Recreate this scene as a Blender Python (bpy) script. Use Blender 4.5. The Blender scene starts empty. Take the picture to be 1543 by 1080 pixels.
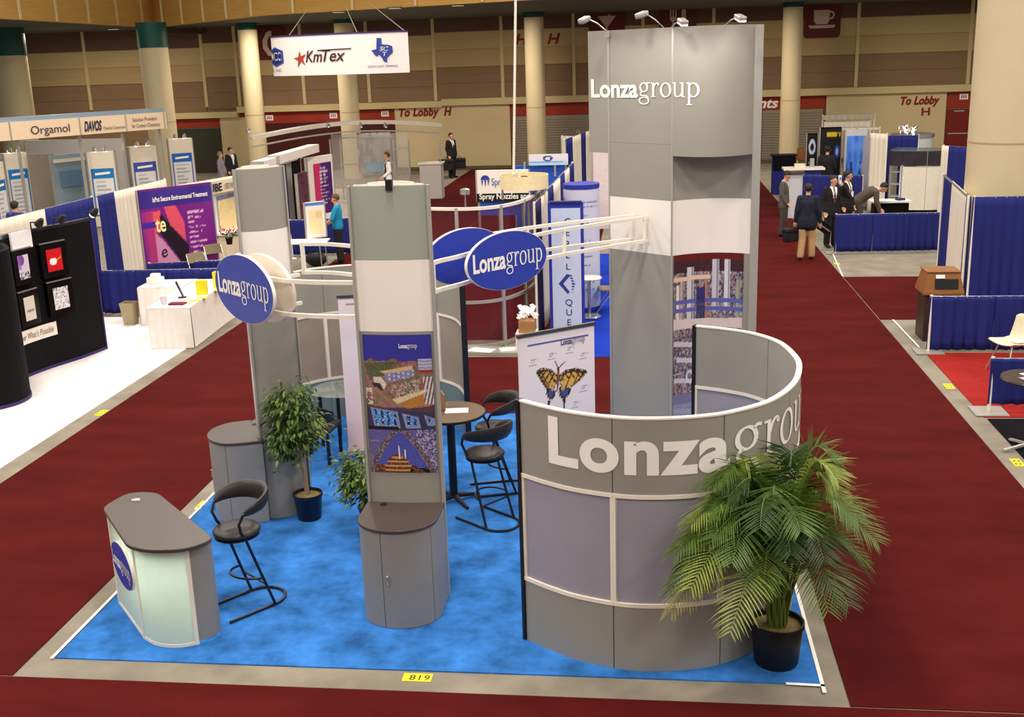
import bpy, bmesh, math, random
import numpy as np
from mathutils import Vector, Matrix
random.seed(7); RNG = np.random.default_rng(11)
SC = bpy.context.scene
COL = SC.collection
# ------------------------------------------------------------------ camera
CAM_H = 4.75
FPX, YAW, PITCH, ROLL = 1678.94, math.radians(-7.255), math.radians(15.204), math.radians(-1.897)
def _axes():
    cy, sy, cp, sp = math.cos(YAW), math.sin(YAW), math.cos(PITCH), math.sin(PITCH)
    f = Vector((sy*cp, cy*cp, -sp)); r = Vector((cy, -sy, 0)); u = r.cross(f)
    cr, sr = math.cos(ROLL), math.sin(ROLL)
    return cr*r + sr*u, -sr*r + cr*u, f
CR, CU, CF = _axes()
CO = Vector((0, 0, CAM_H))
cd = bpy.data.cameras.new('camera'); cam = bpy.data.objects.new('camera', cd); COL.objects.link(cam)
cam.matrix_world = Matrix(((CR.x, CU.x, -CF.x, 0), (CR.y, CU.y, -CF.y, 0), (CR.z, CU.z, -CF.z, CAM_H), (0, 0, 0, 1)))
cd.sensor_width = 36; cd.lens = FPX/1543*36; cd.clip_end = 300; cd.clip_start = .1
SC.camera = cam
# ------------------------------------------------------------------ world, hall lamps, exposure
SC.view_settings.view_transform = 'Standard'; SC.view_settings.look = 'None'
SC.view_settings.gamma = 1; SC.view_settings.use_curve_mapping = False
SC.view_settings.exposure = 0.0
wd = bpy.data.worlds.new('hall_air'); SC.world = wd; wd.use_nodes = True
bg = wd.node_tree.nodes['Background']; bg.inputs[0].default_value = (1, .94, .87, 1); bg.inputs[1].default_value = .36
def area(name, loc, size, power, color=(1, .91, .79), aim=(0, 0, -1)):
    l = bpy.data.lights.new(name, 'AREA'); l.shape = 'SQUARE'; l.size = size; l.energy = power; l.color = color
    o = bpy.data.objects.new(name, l); COL.objects.link(o); o.location = loc
    o.rotation_euler = Vector(aim).to_track_quat('-Z', 'Y').to_euler(); return o
for x in (-18, -10, -2, 6, 14):
    for y in (1, 8, 15, 22, 29):
        area('hall_lamp', (x, y, 9.6), 1.2, 400)
# ------------------------------------------------------------------ pixel -> point helpers (surveying the place)
def ray(x, y): return CF*FPX + CR*(x-771.5) - CU*(y-540)
def G(x, y, z=0):
    d = ray(x, y); return CO + d*((z-CAM_H)/d.z)
def PY(x, y, Y):
    d = ray(x, y); return CO + d*(Y/d.y)
def proj(P):
    P = Vector(P)-CO; k = FPX/P.dot(CF); return 771.5+k*P.dot(CR), 540-k*P.dot(CU)
def HZ(b, x, y):
    b = Vector((b[0], b[1], 0)); d = ray(x, y); n = b; t = b.dot(n)/(d.x*n.x+d.y*n.y); return (CO+d*t)
# ------------------------------------------------------------------ materials
def lin(c):
    c = np.asarray(c, float)/255; return np.where(c <= .04045, c/12.92, ((c+.055)/1.055)**2.4)
MATS = {}
def mat(name, rgb, rough=.6, metal=0, var=.06, scale=18, bump=0, spec=.35, emit=0, transl=0, alpha=1, detail=3, stretch=None):
    if name in MATS: return MATS[name]
    m = bpy.data.materials.new(name); m.use_nodes = True; nt = m.node_tree; N = nt.nodes; L = nt.links
    b = N['Principled BSDF']; c = lin(rgb)
    b.inputs['Roughness'].default_value = rough; b.inputs['Metallic'].default_value = metal
    b.inputs['Specular IOR Level'].default_value = spec
    tc = N.new('ShaderNodeTexCoord'); nz = N.new('ShaderNodeTexNoise'); nz.inputs['Scale'].default_value = scale
    nz.inputs['Detail'].default_value = detail
    if stretch:
        mp = N.new('ShaderNodeMapping'); mp.inputs['Scale'].default_value = stretch
        L.new(tc.outputs['Object'], mp.inputs['Vector']); L.new(mp.outputs[0], nz.inputs['Vector'])
    else: L.new(tc.outputs['Object'], nz.inputs['Vector'])
    cr = N.new('ShaderNodeValToRGB'); cr.color_ramp.elements[0].position = .3; cr.color_ramp.elements[1].position = .7
    cr.color_ramp.elements[0].color = (*np.clip(c*(1-var), 0, 1), 1); cr.color_ramp.elements[1].color = (*np.clip(c*(1+var), 0, 1), 1)
    L.new(nz.outputs['Fac'], cr.inputs['Fac']); L.new(cr.outputs[0], b.inputs['Base Color'])
    if bump:
        bp = N.new('ShaderNodeBump'); bp.inputs['Strength'].default_value = bump; bp.inputs['Distance'].default_value = .01
        L.new(nz.outputs['Fac'], bp.inputs['Height']); L.new(bp.outputs[0], b.inputs['Normal'])
    if emit:
        b.inputs['Emission Color'].default_value = (*c, 1); b.inputs['Emission Strength'].default_value = emit
    if transl:
        t = N.new('ShaderNodeBsdfTranslucent'); L.new(cr.outputs[0], t.inputs['Color']); mx = N.new('ShaderNodeMixShader')
        mx.inputs[0].default_value = transl; L.new(b.outputs[0], mx.inputs[1]); L.new(t.outputs[0], mx.inputs[2])
        L.new(mx.outputs[0], N['Material Output'].inputs[0])
    if alpha < 1: b.inputs['Alpha'].default_value = alpha
    MATS[name] = m; return m
def print_mat():
    if 'printed_ink' in MATS: return MATS['printed_ink']
    m = bpy.data.materials.new('printed_ink'); m.use_nodes = True; N = m.node_tree.nodes
    a = N.new('ShaderNodeAttribute'); a.attribute_name = 'ink'; b = N['Principled BSDF']
    b.inputs['Roughness'].default_value = .45; b.inputs['Specular IOR Level'].default_value = .25
    m.node_tree.links.new(a.outputs['Color'], b.inputs['Base Color']); MATS['printed_ink'] = m; return m
def concrete_mat(name, rgb):
    m = mat(name, rgb, .75, var=.22, scale=2.2, detail=8); return m
def carpet_mat(name, rgb, var=.14, scale=1.6, fine=260, streak=None):
    if name in MATS: return MATS[name]
    m = bpy.data.materials.new(name); m.use_nodes = True; nt = m.node_tree; N = nt.nodes; L = nt.links; b = N['Principled BSDF']
    c = lin(rgb); b.inputs['Roughness'].default_value = .95; b.inputs['Specular IOR Level'].default_value = .05
    tc = N.new('ShaderNodeTexCoord'); n1 = N.new('ShaderNodeTexNoise'); n1.inputs['Scale'].default_value = scale; n1.inputs['Detail'].default_value = 7
    n1.inputs['Roughness'].default_value = .62
    mp = N.new('ShaderNodeMapping'); mp.inputs['Scale'].default_value = streak or (1, 1, 1)
    L.new(tc.outputs['Object'], mp.inputs[0]); L.new(mp.outputs[0], n1.inputs['Vector'])
    n2 = N.new('ShaderNodeTexNoise'); n2.inputs['Scale'].default_value = fine; L.new(tc.outputs['Object'], n2.inputs['Vector'])
    ad = N.new('ShaderNodeMath'); ad.operation = 'MULTIPLY_ADD'; ad.inputs[1].default_value = .22
    L.new(n2.outputs['Fac'], ad.inputs[0]); L.new(n1.outputs['Fac'], ad.inputs[2])
    r = N.new('ShaderNodeValToRGB'); e = r.color_ramp.elements; e[0].position = .42; e[1].position = .82
    e[0].color = (*(c*(1-var)), 1); e[1].color = (*np.clip(c*(1+var), 0, 1), 1)
    L.new(ad.outputs[0], r.inputs[0]); L.new(r.outputs[0], b.inputs['Base Color'])
    bp = N.new('ShaderNodeBump'); bp.inputs['Strength'].default_value = .25; bp.inputs['Distance'].default_value = .006
    L.new(n2.outputs['Fac'], bp.inputs['Height']); L.new(bp.outputs[0], b.inputs['Normal'])
    MATS[name] = m; return m
def glass_mat(name, rgb, alpha=.3, rough=.08):
    if name in MATS: return MATS[name]
    m = mat(name, rgb, rough, var=.02, spec=.5); m.node_tree.nodes['Principled BSDF'].inputs['Alpha'].default_value = alpha; return m

GREY = mat('grey_panel_laminate', (150, 145, 136), .5, var=.025, scale=3)
GREYG = mat('grey_green_panel_laminate', (158, 163, 153), .5, var=.03, scale=2)
GREYD = mat('grey_cabinet_laminate', (138, 136, 134), .5, var=.025, scale=4)
WHITE = mat('warm_white_panel', (240, 231, 222), .5, var=.015, scale=3)
CREAM = mat('cream_frame_metal', (238, 229, 214), .4, var=.02)
SILVER = mat('satin_aluminium', (178, 174, 168), .35, metal=.35, var=.03)
STEEL = mat('bright_steel', (200, 198, 194), .25, metal=.8, var=.02)
BLACK = mat('black_metal_coating', (24, 22, 30), .4, var=.1)
BLACKP = mat('black_plastic', (20, 20, 22), .5, var=.1)
NAVYP = mat('dark_navy_pot_plastic', (22, 24, 48), .35, var=.08)
LEATH = mat('black_vinyl_upholstery', (40, 34, 34), .42, var=.12, scale=40, bump=.1)
TOPB = mat('dark_brown_laminate_top', (74, 63, 60), .38, var=.06, scale=60)
SIGNB = mat('royal_blue_sign_face', (44, 62, 168), .45, var=.02)
INKW = mat('white_lettering', (246, 240, 234), .5, var=.01)
INKD = mat('dark_navy_lettering', (34, 36, 74), .5, var=.02)
INKK = mat('black_lettering', (26, 24, 26), .5, var=.02)
INKR = mat('maroon_lettering', (128, 24, 20), .6, var=.03)
FROST = mat('frosted_lavender_panel', (178, 174, 186), .35, var=.04, scale=2, transl=.35)
FROSTT = mat('frosted_tan_panel', (176, 160, 148), .4, var=.07, scale=2.5, transl=.25)
FROSTG = mat('frosted_pale_green_panel', (220, 228, 218), .4, var=.03, scale=2, transl=.55)
DRAPEB = mat('royal_blue_drape_cloth', (34, 40, 112), .75, var=.12, scale=6, spec=.2, stretch=(6, 6, .3))
DRAPEW = mat('cream_drape_cloth', (226, 216, 200), .8, var=.06, scale=6, spec=.15, stretch=(6, 6, .3))
WHITEC = mat('white_table_cloth', (240, 232, 226), .8, var=.03, scale=8, spec=.1)
WOOD = mat('walnut_veneer', (140, 88, 44), .45, var=.16, scale=5, stretch=(1, 1, 12))
YEL = mat('yellow_card', (232, 218, 40), .55, var=.04)
PAPER = mat('white_paper', (244, 240, 240), .7, var=.01)
LAMPON = mat('lit_lamp_lens', (255, 250, 250), .3, var=0, emit=9)
SOIL = mat('straw_mulch', (138, 122, 76), .9, var=.3, scale=60, bump=.5)
BARK = mat('pale_tan_bark', (158, 138, 108), .8, var=.2, scale=25, bump=.2)

# ------------------------------------------------------------------ object helpers
OFF = {}
def tag(o, label=None, cat=None, group=None, kind=None):
    if label: o['label'] = label
    if cat: o['category'] = cat
    if group: o['group'] = group
    if kind: o['kind'] = kind
    return o
def thing(name, label, cat, loc=(0, 0, 0), group=None, rz=0):
    o = bpy.data.objects.new(name, None); COL.objects.link(o); o.location = loc; o.rotation_euler = (0, 0, rz)
    o.empty_display_size = .1; OFF[o] = Vector(loc); return tag(o, label, cat, group)
def link_mesh(name, me, m, parent=None, smooth=None):
    o = bpy.data.objects.new(name, me); COL.objects.link(o)
    if m is not None:
        for mm in (m if isinstance(m, (list, tuple)) else [m]): me.materials.append(mm)
    if parent is not None: o.parent = parent; OFF[o] = OFF.get(parent, Vector())
    if smooth:
        for p in me.polygons: p.use_smooth = True
        me.set_sharp_from_angle(angle=math.radians(smooth))
    return o
class MB:
    def __init__(s): s.v = []; s.f = []
    def add(s, vs, fs):
        n = len(s.v); s.v += [tuple(map(float, p)) for p in vs]; s.f += [tuple(i+n for i in f) for f in fs]; return s
    def box(s, c, d, rz=0, M=None):
        c = Vector(c); R = M or Matrix.Rotation(rz, 3, 'Z'); vs = []
        for z in (-.5, .5):
            for y in (-.5, .5):
                for x in (-.5, .5): vs.append(c + R @ Vector((x*d[0], y*d[1], z*d[2])))
        return s.add(vs, [(0, 2, 3, 1), (4, 5, 7, 6), (0, 1, 5, 4), (2, 6, 7, 3), (0, 4, 6, 2), (1, 3, 7, 5)])
    def bar(s, a, b, w, h=None):
        a, b = Vector(a), Vector(b); h = h or w; d = b-a; L = d.length
        if L < 1e-6: return s
        q = d.to_track_quat('Y', 'Z').to_matrix(); return s.box((a+b)/2, (w, L, h), M=q)
    def prism(s, poly, z0, z1):
        n = len(poly); vs = [(x, y, z0) for x, y in poly]+[(x, y, z1) for x, y in poly]
        fs = [tuple(range(n))[::-1], tuple(range(n, 2*n))]+[(i, (i+1) % n, n+(i+1) % n, n+i) for i in range(n)]
        return s.add(vs, fs)
    def ribbon(s, path, z0, z1, t, o=0, top=None):
        """wall along a plan path; o = offset of its outer face along the right-hand normal, t = thickness inwards"""
        P = [Vector((p[0], p[1])) for p in path]; n = len(P); vs = []
        for i in range(n):
            d = (P[min(i+1, n-1)]-P[max(i-1, 0)]).normalized(); nn = Vector((d.y, -d.x))
            a = P[i]+nn*o; b = P[i]+nn*(o-t)
            vs += [(a.x, a.y, z0), (a.x, a.y, z1), (b.x, b.y, z1), (b.x, b.y, z0)]
        fs = []
        for i in range(n-1):
            k = 4*i
            for j in range(4): fs.append((k+j, k+4+j, k+4+(j+1) % 4, k+(j+1) % 4))
        fs += [(0, 1, 2, 3), (4*n-1, 4*n-2, 4*n-3, 4*n-4)]
        return s.add(vs, fs)
    def tube(s, path, r, n=8, closed=False, cap=True):
        P = [Vector(p) for p in path]; m = len(P); rs = r if isinstance(r, (list, tuple)) else [r]*m
        up = Vector((0, 0, 1)); prev = None; vs = []
        for i in range(m):
            if closed: d = (P[(i+1) % m]-P[i-1]).normalized()
            else: d = (P[min(i+1, m-1)]-P[max(i-1, 0)]).normalized()
            if prev is None:
                a = up if abs(d.z) < .9 else Vector((1, 0, 0)); x = d.cross(a).normalized()
            else: x = (prev - d*prev.dot(d)).normalized()
            prev = x; y = d.cross(x)
            for k in range(n):
                t = 2*math.pi*k/n; vs.append(P[i]+(x*math.cos(t)+y*math.sin(t))*rs[i])
        fs = []
        for i in range(m if closed else m-1):
            for k in range(n):
                a = i*n+k; b = i*n+(k+1) % n; j = ((i+1) % m)*n
                fs.append((a, b, j+(k+1) % n, j+k))
        if cap and not closed: fs += [tuple(range(n))[::-1], tuple(range((m-1)*n, m*n))]
        return s.add(vs, fs)
    def lathe(s, prof, c=(0, 0, 0), n=20, axis=None):
        vs = []; m = len(prof); R = axis or Matrix.Identity(3); c = Vector(c)
        for r, z in prof:
            for k in range(n):
                t = 2*math.pi*k/n; vs.append(c + R @ Vector((r*math.cos(t), r*math.sin(t), z)))
        fs = [(i*n+k, i*n+(k+1) % n, (i+1)*n+(k+1) % n, (i+1)*n+k) for i in range(m-1) for k in range(n)]
        if prof[0][0] > 1e-4: fs.append(tuple(range(n))[::-1])
        if prof[-1][0] > 1e-4: fs.append(tuple(range((m-1)*n, m*n)))
        return s.add(vs, fs)
    def ball(s, c, r, n=10, sc=(1, 1, 1)):
        vs = []; m = n//2+1; c = Vector(c)
        for i in range(m+1):
            a = math.pi*i/m
            for k in range(n):
                t = 2*math.pi*k/n
                vs.append(c+Vector((r*sc[0]*math.sin(a)*math.cos(t), r*sc[1]*math.sin(a)*math.sin(t), -r*sc[2]*math.cos(a))))
        return s.add(vs, [(i*n+k, i*n+(k+1) % n, (i+1)*n+(k+1) % n, (i+1)*n+k) for i in range(m) for k in range(n)])
    def build(s, name, m, parent=None, smooth=35, bevel=0):
        me = bpy.data.meshes.new(name); o = OFF.get(parent, Vector()) if parent is not None else Vector()
        me.from_pydata([(x-o.x, y-o.y, z-o.z) for x, y, z in s.v], [], s.f); me.update()
        ob = link_mesh(name, me, m, parent, smooth)
        if bevel:
            b = ob.modifiers.new('soft_edges', 'BEVEL'); b.width = bevel; b.segments = 2; b.limit_method = 'ANGLE'
        return ob
def single(name, mb, m, label, cat, group=None, smooth=35, bevel=0, kind=None):
    o = mb.build(name, m, None, smooth, bevel); return tag(o, label, cat, group, kind)
def struct(name, mb, m, parent=None, smooth=35):
    o = mb.build(name, m, parent, smooth)
    if parent is None: o['kind'] = 'structure'
    return o
def copy_tree(o, parent=None):
    c = o.copy(); COL.objects.link(c); c.parent = parent
    for ch in list(o.children): copy_tree(ch, c)
    return c
# plan paths
def catmull(P, n=10):
    P = [np.array(p, float) for p in P]; Q = [2*P[0]-P[1]]+P+[2*P[-1]-P[-2]]; out = []
    for i in range(1, len(Q)-2):
        for k in range(n):
            t = k/n; a, b, c, d = Q[i-1], Q[i], Q[i+1], Q[i+2]
            out.append(.5*((2*b)+(-a+c)*t+(2*a-5*b+4*c-d)*t*t+(-a+3*b-3*c+d)*t**3))
    out.append(P[-1]); return np.array(out)
class Path:
    def __init__(s, pts):
        s.p = np.array(pts, float)[:, :2]; d = np.hypot(*np.diff(s.p, axis=0).T); s.s = np.r_[0, np.cumsum(d)]; s.L = s.s[-1]
    def at(s, t): return np.array([np.interp(t, s.s, s.p[:, 0]), np.interp(t, s.s, s.p[:, 1])])
    def nrm(s, t):
        d = s.at(min(t+.02, s.L))-s.at(max(t-.02, 0)); d /= np.hypot(*d); return np.array([d[1], -d[0]])
    def sub(s, a, b, step=.06):
        n = max(2, int(abs(b-a)/step)+1); return [s.at(t) for t in np.linspace(a, b, n)]
    def pos(s, t, z, o=0):
        q = s.at(t)+s.nrm(t)*o; return Vector((q[0], q[1], z))
    def find(s, px, py, zr=(0, 2.6), lo=0.0):
        best = None
        for t in np.linspace(s.L*lo, s.L, 160):
            q = s.at(t); d = ray(px, py)
            k = (q[0]*d.x+q[1]*d.y)/(d.x**2+d.y**2); P = CO+d*k; e = math.hypot(P.x-q[0], P.y-q[1])
            if zr[0] <= P.z <= zr[1] and (best is None or e < best[0]): best = (e, t, P.z)
        return best[1], best[2]
# ------------------------------------------------------------------ lettering
_TX = {}
def text_geo(body, bold=0.0, xs=1.0, shear=0.0, gap=1.0):
    """flat letters of cap height 1; returns verts Nx2, faces"""
    k = (body, bold, xs, shear, gap)
    if k in _TX: return _TX[k]
    cu = bpy.data.curves.new('tmp_text', 'FONT'); cu.body = body; cu.size = 1; cu.offset = bold; cu.shear = shear
    cu.space_character = gap; cu.resolution_u = 6; cu.align_x = 'LEFT'
    o = bpy.data.objects.new('tmp_text', cu); COL.objects.link(o); bpy.context.view_layer.update()
    me = bpy.data.meshes.new_from_object(o.evaluated_get(bpy.context.evaluated_depsgraph_get()))
    V = np.array([v.co[:2] for v in me.vertices]) if len(me.vertices) else np.zeros((0, 2)); F = [tuple(p.vertices) for p in me.polygons]
    bpy.data.objects.remove(o); bpy.data.curves.remove(cu); bpy.data.meshes.remove(me)
    V = V/.73; V[:, 0] *= xs; V[:, 0] -= V[:, 0].min(); _TX[k] = (V, F); return V, F
def stroke(P, wmin=.05, wmax=.16, nib=0):
    P = np.array(P, float); d = np.gradient(P, axis=0); d /= np.hypot(d[:, 0], d[:, 1])[:, None]+1e-9
    w = wmin+(wmax-wmin)*np.abs(np.sin(np.arctan2(d[:, 1], d[:, 0])-nib))**1.3
    n = np.c_[-d[:, 1], d[:, 0]]*(w/2)[:, None]; V = np.r_[P+n, P-n]; m = len(P)
    return V, [(i, i+1, m+i+1, m+i) for i in range(m-1)]
def ell(cx, cy, rx, ry, a0=0, a1=360, n=28):
    t = np.radians(np.linspace(a0, a1, n)); return np.c_[cx+rx*np.cos(t), cy+ry*np.sin(t)]
def serif_group():
    V = []; F = []; x = 0
    def put(vf):
        v, f = vf; n = sum(len(q) for q in V); V.append(np.array(v)+[x, 0]); F.extend(tuple(i+n for i in g) for g in f)
    def rect(x0, x1, y0, y1): put((np.array([[x0, y0], [x1, y0], [x1, y1], [x0, y1]]), [(0, 1, 2, 3)]))
    def stem(cx, y0, y1, w=.15): rect(cx-w/2, cx+w/2, y0, y1)
    # g
    put(stroke(ell(.43, .66, .29, .30), .06, .15, .2)); put(stroke(ell(.44, -.24, .38, .23), .06, .13, 0))
    put(stroke(catmull([(.30, .40), (.17, .27), (.20, .14), (.42, .10), (.68, .06), (.80, -.10)], 6), .08, .11))
    put(stroke(catmull([(.64, .86), (.74, .96), (.90, .95)], 6), .09, .10)); x += .97
    # r
    stem(.22, 0, .97); rect(.04, .42, 0, .06); rect(.03, .22, .90, .97)
    put(stroke(catmull([(.26, .62), (.36, .84), (.52, .95), (.66, .90)], 6), .07, .12)); put(stroke(ell(.63, .86, .035, .035), .08, .08)); x += .74
    # o
    put(stroke(ell(.48, .48, .37, .46), .06, .16, .15)); x += 1.0
    # u
    stem(.22, .25, .97); rect(.03, .24, .91, .97); put(stroke(catmull([(.22, .32), (.27, .10), (.45, .04), (.62, .10), (.78, .26)], 6), .06, .14))
    stem(.80, 0, .97); rect(.58, .82, .91, .97); rect(.80, 1.0, 0, .06); x += 1.06
    # p
    stem(.22, -.52, .97); rect(.02, .44, -.52, -.46); rect(.02, .24, .91, .97)
    put(stroke(ell(.50, .47, .33, .45, -150, 150), .06, .16, .1)); x += .92
    return np.concatenate(V), F, x
def logo_geo(xs=.80, gap=1.0, ks=1.0, bold=.028):
    V1, F1 = text_geo('Lonza', bold, xs, 0, gap); w1 = V1[:, 0].max()
    V2, F2, w2 = serif_group(); k = .78; V2 = V2*[k*.82*ks, k]+[w1+.04*ks, 0]
    return np.concatenate([V1, V2]), F1+[tuple(i+len(V1) for i in f) for f in F2], w1
def geo_width(g): return g[0][:, 0].max()
def letters(name, geo, f, m, parent, slice_x=None):
    """f maps flat (x, y) to a point on the surface"""
    V, F = geo[0], geo[1]; me = bpy.data.meshes.new(name); off = OFF.get(parent, Vector())
    if slice_x:
        bm = bmesh.new(); vs = [bm.verts.new((x, y, 0)) for x, y in V]
        for q in F:
            try: bm.faces.new([vs[i] for i in q])
            except ValueError: pass
        for x in np.arange(V[:, 0].min()+slice_x, V[:, 0].max(), slice_x):
            bmesh.ops.bisect_plane(bm, geom=bm.verts[:]+bm.edges[:]+bm.faces[:], plane_co=(x, 0, 0), plane_no=(1, 0, 0))
        for v in bm.verts: v.co = Vector(f(v.co.x, v.co.y))-off
        bm.to_mesh(me); bm.free()
    else:
        me.from_pydata([Vector(f(x, y))-off for x, y in V], [], F)
    me.update(); return link_mesh(name, me, m, parent)
def flat_letters(name, geo, O, ux, uy, m, parent, lift=.004):
    O, ux, uy = Vector(O), Vector(ux), Vector(uy); n = ux.cross(uy).normalized()*lift
    return letters(name, geo, lambda x, y: O+ux*x+uy*y+n, m, parent)
def poly_geo(*polys):
    V = []; F = []
    for p in polys:
        n = len(V); V += [tuple(q) for q in p]; F.append(tuple(range(n, n+len(p))))
    return np.array(V, float), F
# ------------------------------------------------------------------ printed pictures (ink stored on a fine grid)
def vnoise(U, V, s, seed=0):
    r = np.random.default_rng(seed); g = r.random((72, 72)); x = U*s; y = V*s
    xi = np.floor(x).astype(int); yi = np.floor(y).astype(int); fx = x-xi; fy = y-yi; fx = fx*fx*(3-2*fx); fy = fy*fy*(3-2*fy)
    w = lambda a, b: g[a % 72, b % 72]
    return (w(xi, yi)*(1-fx)+w(xi+1, yi)*fx)*(1-fy)+(w(xi, yi+1)*(1-fx)+w(xi+1, yi+1)*fx)*fy
def inpoly(U, V, poly):
    c = np.zeros(U.shape, bool); n = len(poly)
    for i in range(n):
        x1, y1 = poly[i]; x2, y2 = poly[(i+1) % n]
        if y1 == y2: continue
        m = ((y1 > V) != (y2 > V)) & (U < (x2-x1)*(V-y1)/(y2-y1)+x1); c ^= m
    return c
def printed(name, parent, f, nx, ny, paint, smooth=False):
    """f(u,v) -> point; paint(U, T) with T running down from the top -> sRGB 0..255"""
    u = np.linspace(0, 1, nx+1); v = np.linspace(0, 1, ny+1); U, V = np.meshgrid(u, v); off = OFF.get(parent, Vector())
    vs = [Vector(f(a, b))-off for a, b in zip(U.ravel(), V.ravel())]
    fs = [(j*(nx+1)+i, j*(nx+1)+i+1, (j+1)*(nx+1)+i+1, (j+1)*(nx+1)+i) for j in range(ny) for i in range(nx)]
    me = bpy.data.meshes.new(name); me.from_pydata(vs, [], fs); me.update()
    C = np.clip(np.asarray(paint(U, 1-V), float), 0, 255); C = lin(C).reshape(-1, 3)
    a = me.color_attributes.new('ink', 'FLOAT_COLOR', 'POINT'); a.data.foreach_set('color', np.c_[C, np.ones(len(C))].astype(np.float32).ravel())
    return link_mesh(name, me, print_mat(), parent)
def plane_f(O, ux, uy, lift=.004):
    O, ux, uy = Vector(O), Vector(ux), Vector(uy); n = ux.cross(uy).normalized()*lift
    return lambda u, v: O+ux*u+uy*v+n
def canvas(U, col): return np.ones(U.shape+(3,))*np.array(col, float)
def put(C, m, col, a=1.0): C[m] = C[m]*(1-a)+np.array(col, float)*a
def sheet_paint(bgc, head, ink, hh=.18, n=9, seed=0, marg=.1, border=None):
    def p(U, T):
        C = canvas(U, bgc); put(C, T < hh, head)
        if border: put(C, (U < .06) | (U > .94) | (T > .96), border)
        q = (T-hh-.06)/(1-hh-.1); row = np.floor(q*n); r = np.random.default_rng(seed).random(n+1)
        idx = np.clip(row, 0, n).astype(int)
        put(C, (q > 0) & (q < 1) & ((q*n-row) < .45) & (U > marg) & (U < marg+(1-2*marg)*(.5+.5*r[idx])), ink, .75); return C
    return p
# ================================================================== THE HALL
CONC = concrete_mat('stained_concrete', (134, 126, 112))
REDC = carpet_mat('burgundy_aisle_carpet', (79, 21, 20), .24, 1.3, 220, (.55, 1.2, 1))
BLUC = carpet_mat('bright_blue_booth_carpet', (54, 116, 192), .46, 3.0, 240)
WHTC = carpet_mat('white_booth_carpet', (244, 238, 240), .04, 1.5, 200)
DBLC = carpet_mat('royal_blue_booth_carpet', (30, 58, 172), .15, 2.0, 240)
CORC = carpet_mat('bright_red_booth_carpet', (150, 40, 36), .12, 2.0, 240)
BLKC = carpet_mat('black_booth_carpet', (24, 22, 28), .2, 2.0, 240)
struct('floor', MB().box((0, 26, -.05), (90, 60, .1)), CONC)
def carpet(name, x0, x1, y0, y1, m, label, group=None, h=.008):
    return single(name, MB().box(((x0+x1)/2, (y0+y1)/2, h/2), (x1-x0, y1-y0, h)), m, label, 'carpet', group)
carpet('aisle_carpet', -26, 26, 2.5, 7.52, REDC, 'burgundy carpet across the near aisle in front of the blue booth', 'burgundy aisle carpets')
carpet('aisle_carpet', -7.70, -5.15, 7.54, 49, REDC, 'burgundy carpet of the aisle between the blue and the white booth floor', 'burgundy aisle carpets')
carpet('aisle_carpet', 1.49, 4.07, 7.54, 49, REDC, 'burgundy carpet of the aisle right of the palm and curved wall', 'burgundy aisle carpets')
carpet('aisle_carpet', -5.13, 1.47, 14.46, 17.40, REDC, 'burgundy carpet of the cross aisle behind the blue booth floor', 'burgundy aisle carpets')
carpet('aisle_carpet', 4.09, 26, 19.95, 23.85, REDC, 'burgundy carpet of the side aisle past the wooden bin', 'burgundy aisle carpets')
carpet('aisle_carpet', -5.13, -1.25, 18.55, 48.5, REDC, 'burgundy carpet stretching to the far wall behind the silver frame wall', 'burgundy aisle carpets')
carpet('booth_carpet', -4.93, 1.31, 7.82, 14.44, BLUC, 'bright blue carpet under the grey towers and curved walls', h=.012)
carpet('booth_carpet', -16, -8.0, 9.0, 20.4, WHTC, 'white carpet under the black curved display and draped tables', h=.01)
carpet('booth_carpet', -1.23, 1.45, 17.42, 27, DBLC, 'royal blue carpet below the tall lettered blue banner', h=.01)
carpet('booth_carpet', 4.34, 9, 14.42, 17.66, CORC, 'bright red carpet under the cream shell chair', h=.01)
carpet('booth_carpet', 4.36, 9, 8, 14.36, BLKC, 'black carpet under the dark round table', h=.01)
# white floor tape round the booths
TAPE = mat('white_floor_tape', (240, 238, 234), .6, var=.02)
def tape(a, b, label):
    single('floor_tape', MB().bar((a[0], a[1], .0145), (b[0], b[1], .0145), .03, .003), TAPE, label, 'tape', 'white booth outline tapes')
tape((-4.955, 7.80), (-4.955, 12.2), 'white tape along the left edge of the blue carpet')
tape((1.325, 7.70), (1.325, 9.6), 'white tape along the right edge of the blue carpet by the palm')
tape((1.05, 7.81), (1.34, 7.80), 'short white tape at the blue carpet corner by the palm')
tape((4.32, 17.8), (4.30, 19.9), 'white tape on the concrete beside the wooden bin')
tape((4.08, 23.9), (4.30, 26.7), 'white tape on the concrete by the low blue drape')
for (px, py, rz, label, n) in ((629, 1021, .03, 'yellow floor tag with number on the concrete before the blue carpet', 1),
                             (306, 761, .95, 'yellow floor tag beside the cabinet of the left column', 0),
                             (153, 622, .9, 'yellow floor tag on the concrete by the white carpet', 0),
                             (1430, 582, -.9, 'yellow floor tag beside the bright red carpet', 0),
                             (1533, 697, -.9, 'yellow floor tag beside the black carpet', 0),
                             (1261, 397, 0, 'yellow floor tag on the concrete before the low blue drape', 0)):
    p = G(px, py); o = thing('floor_tag', label, 'tag', (p.x, p.y, .001), 'yellow booth number tags')
    w, h = (.235, .115) if n else (.12, .25)
    MB().box((p.x, p.y, .003), (w, h, .003)).build('card', YEL, o)
    if n:
        g = text_geo('819', .005, .95, 0, 1.15); k = .078; flat_letters('lettering', g, (p.x+.10-geo_width(g)*k, p.y-k/2, .0048), (k, 0, 0), (0, k, 0), INKK, o, .0)
    else:
        for dx, dy in ((-.02, .05), (.03, .05), (-.03, -.05), (.02, -.05)): MB().box((p.x+dx, p.y+dy, .0048), (.02, .04, .0006)).build('printed_mark', INKK, o)
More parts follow.
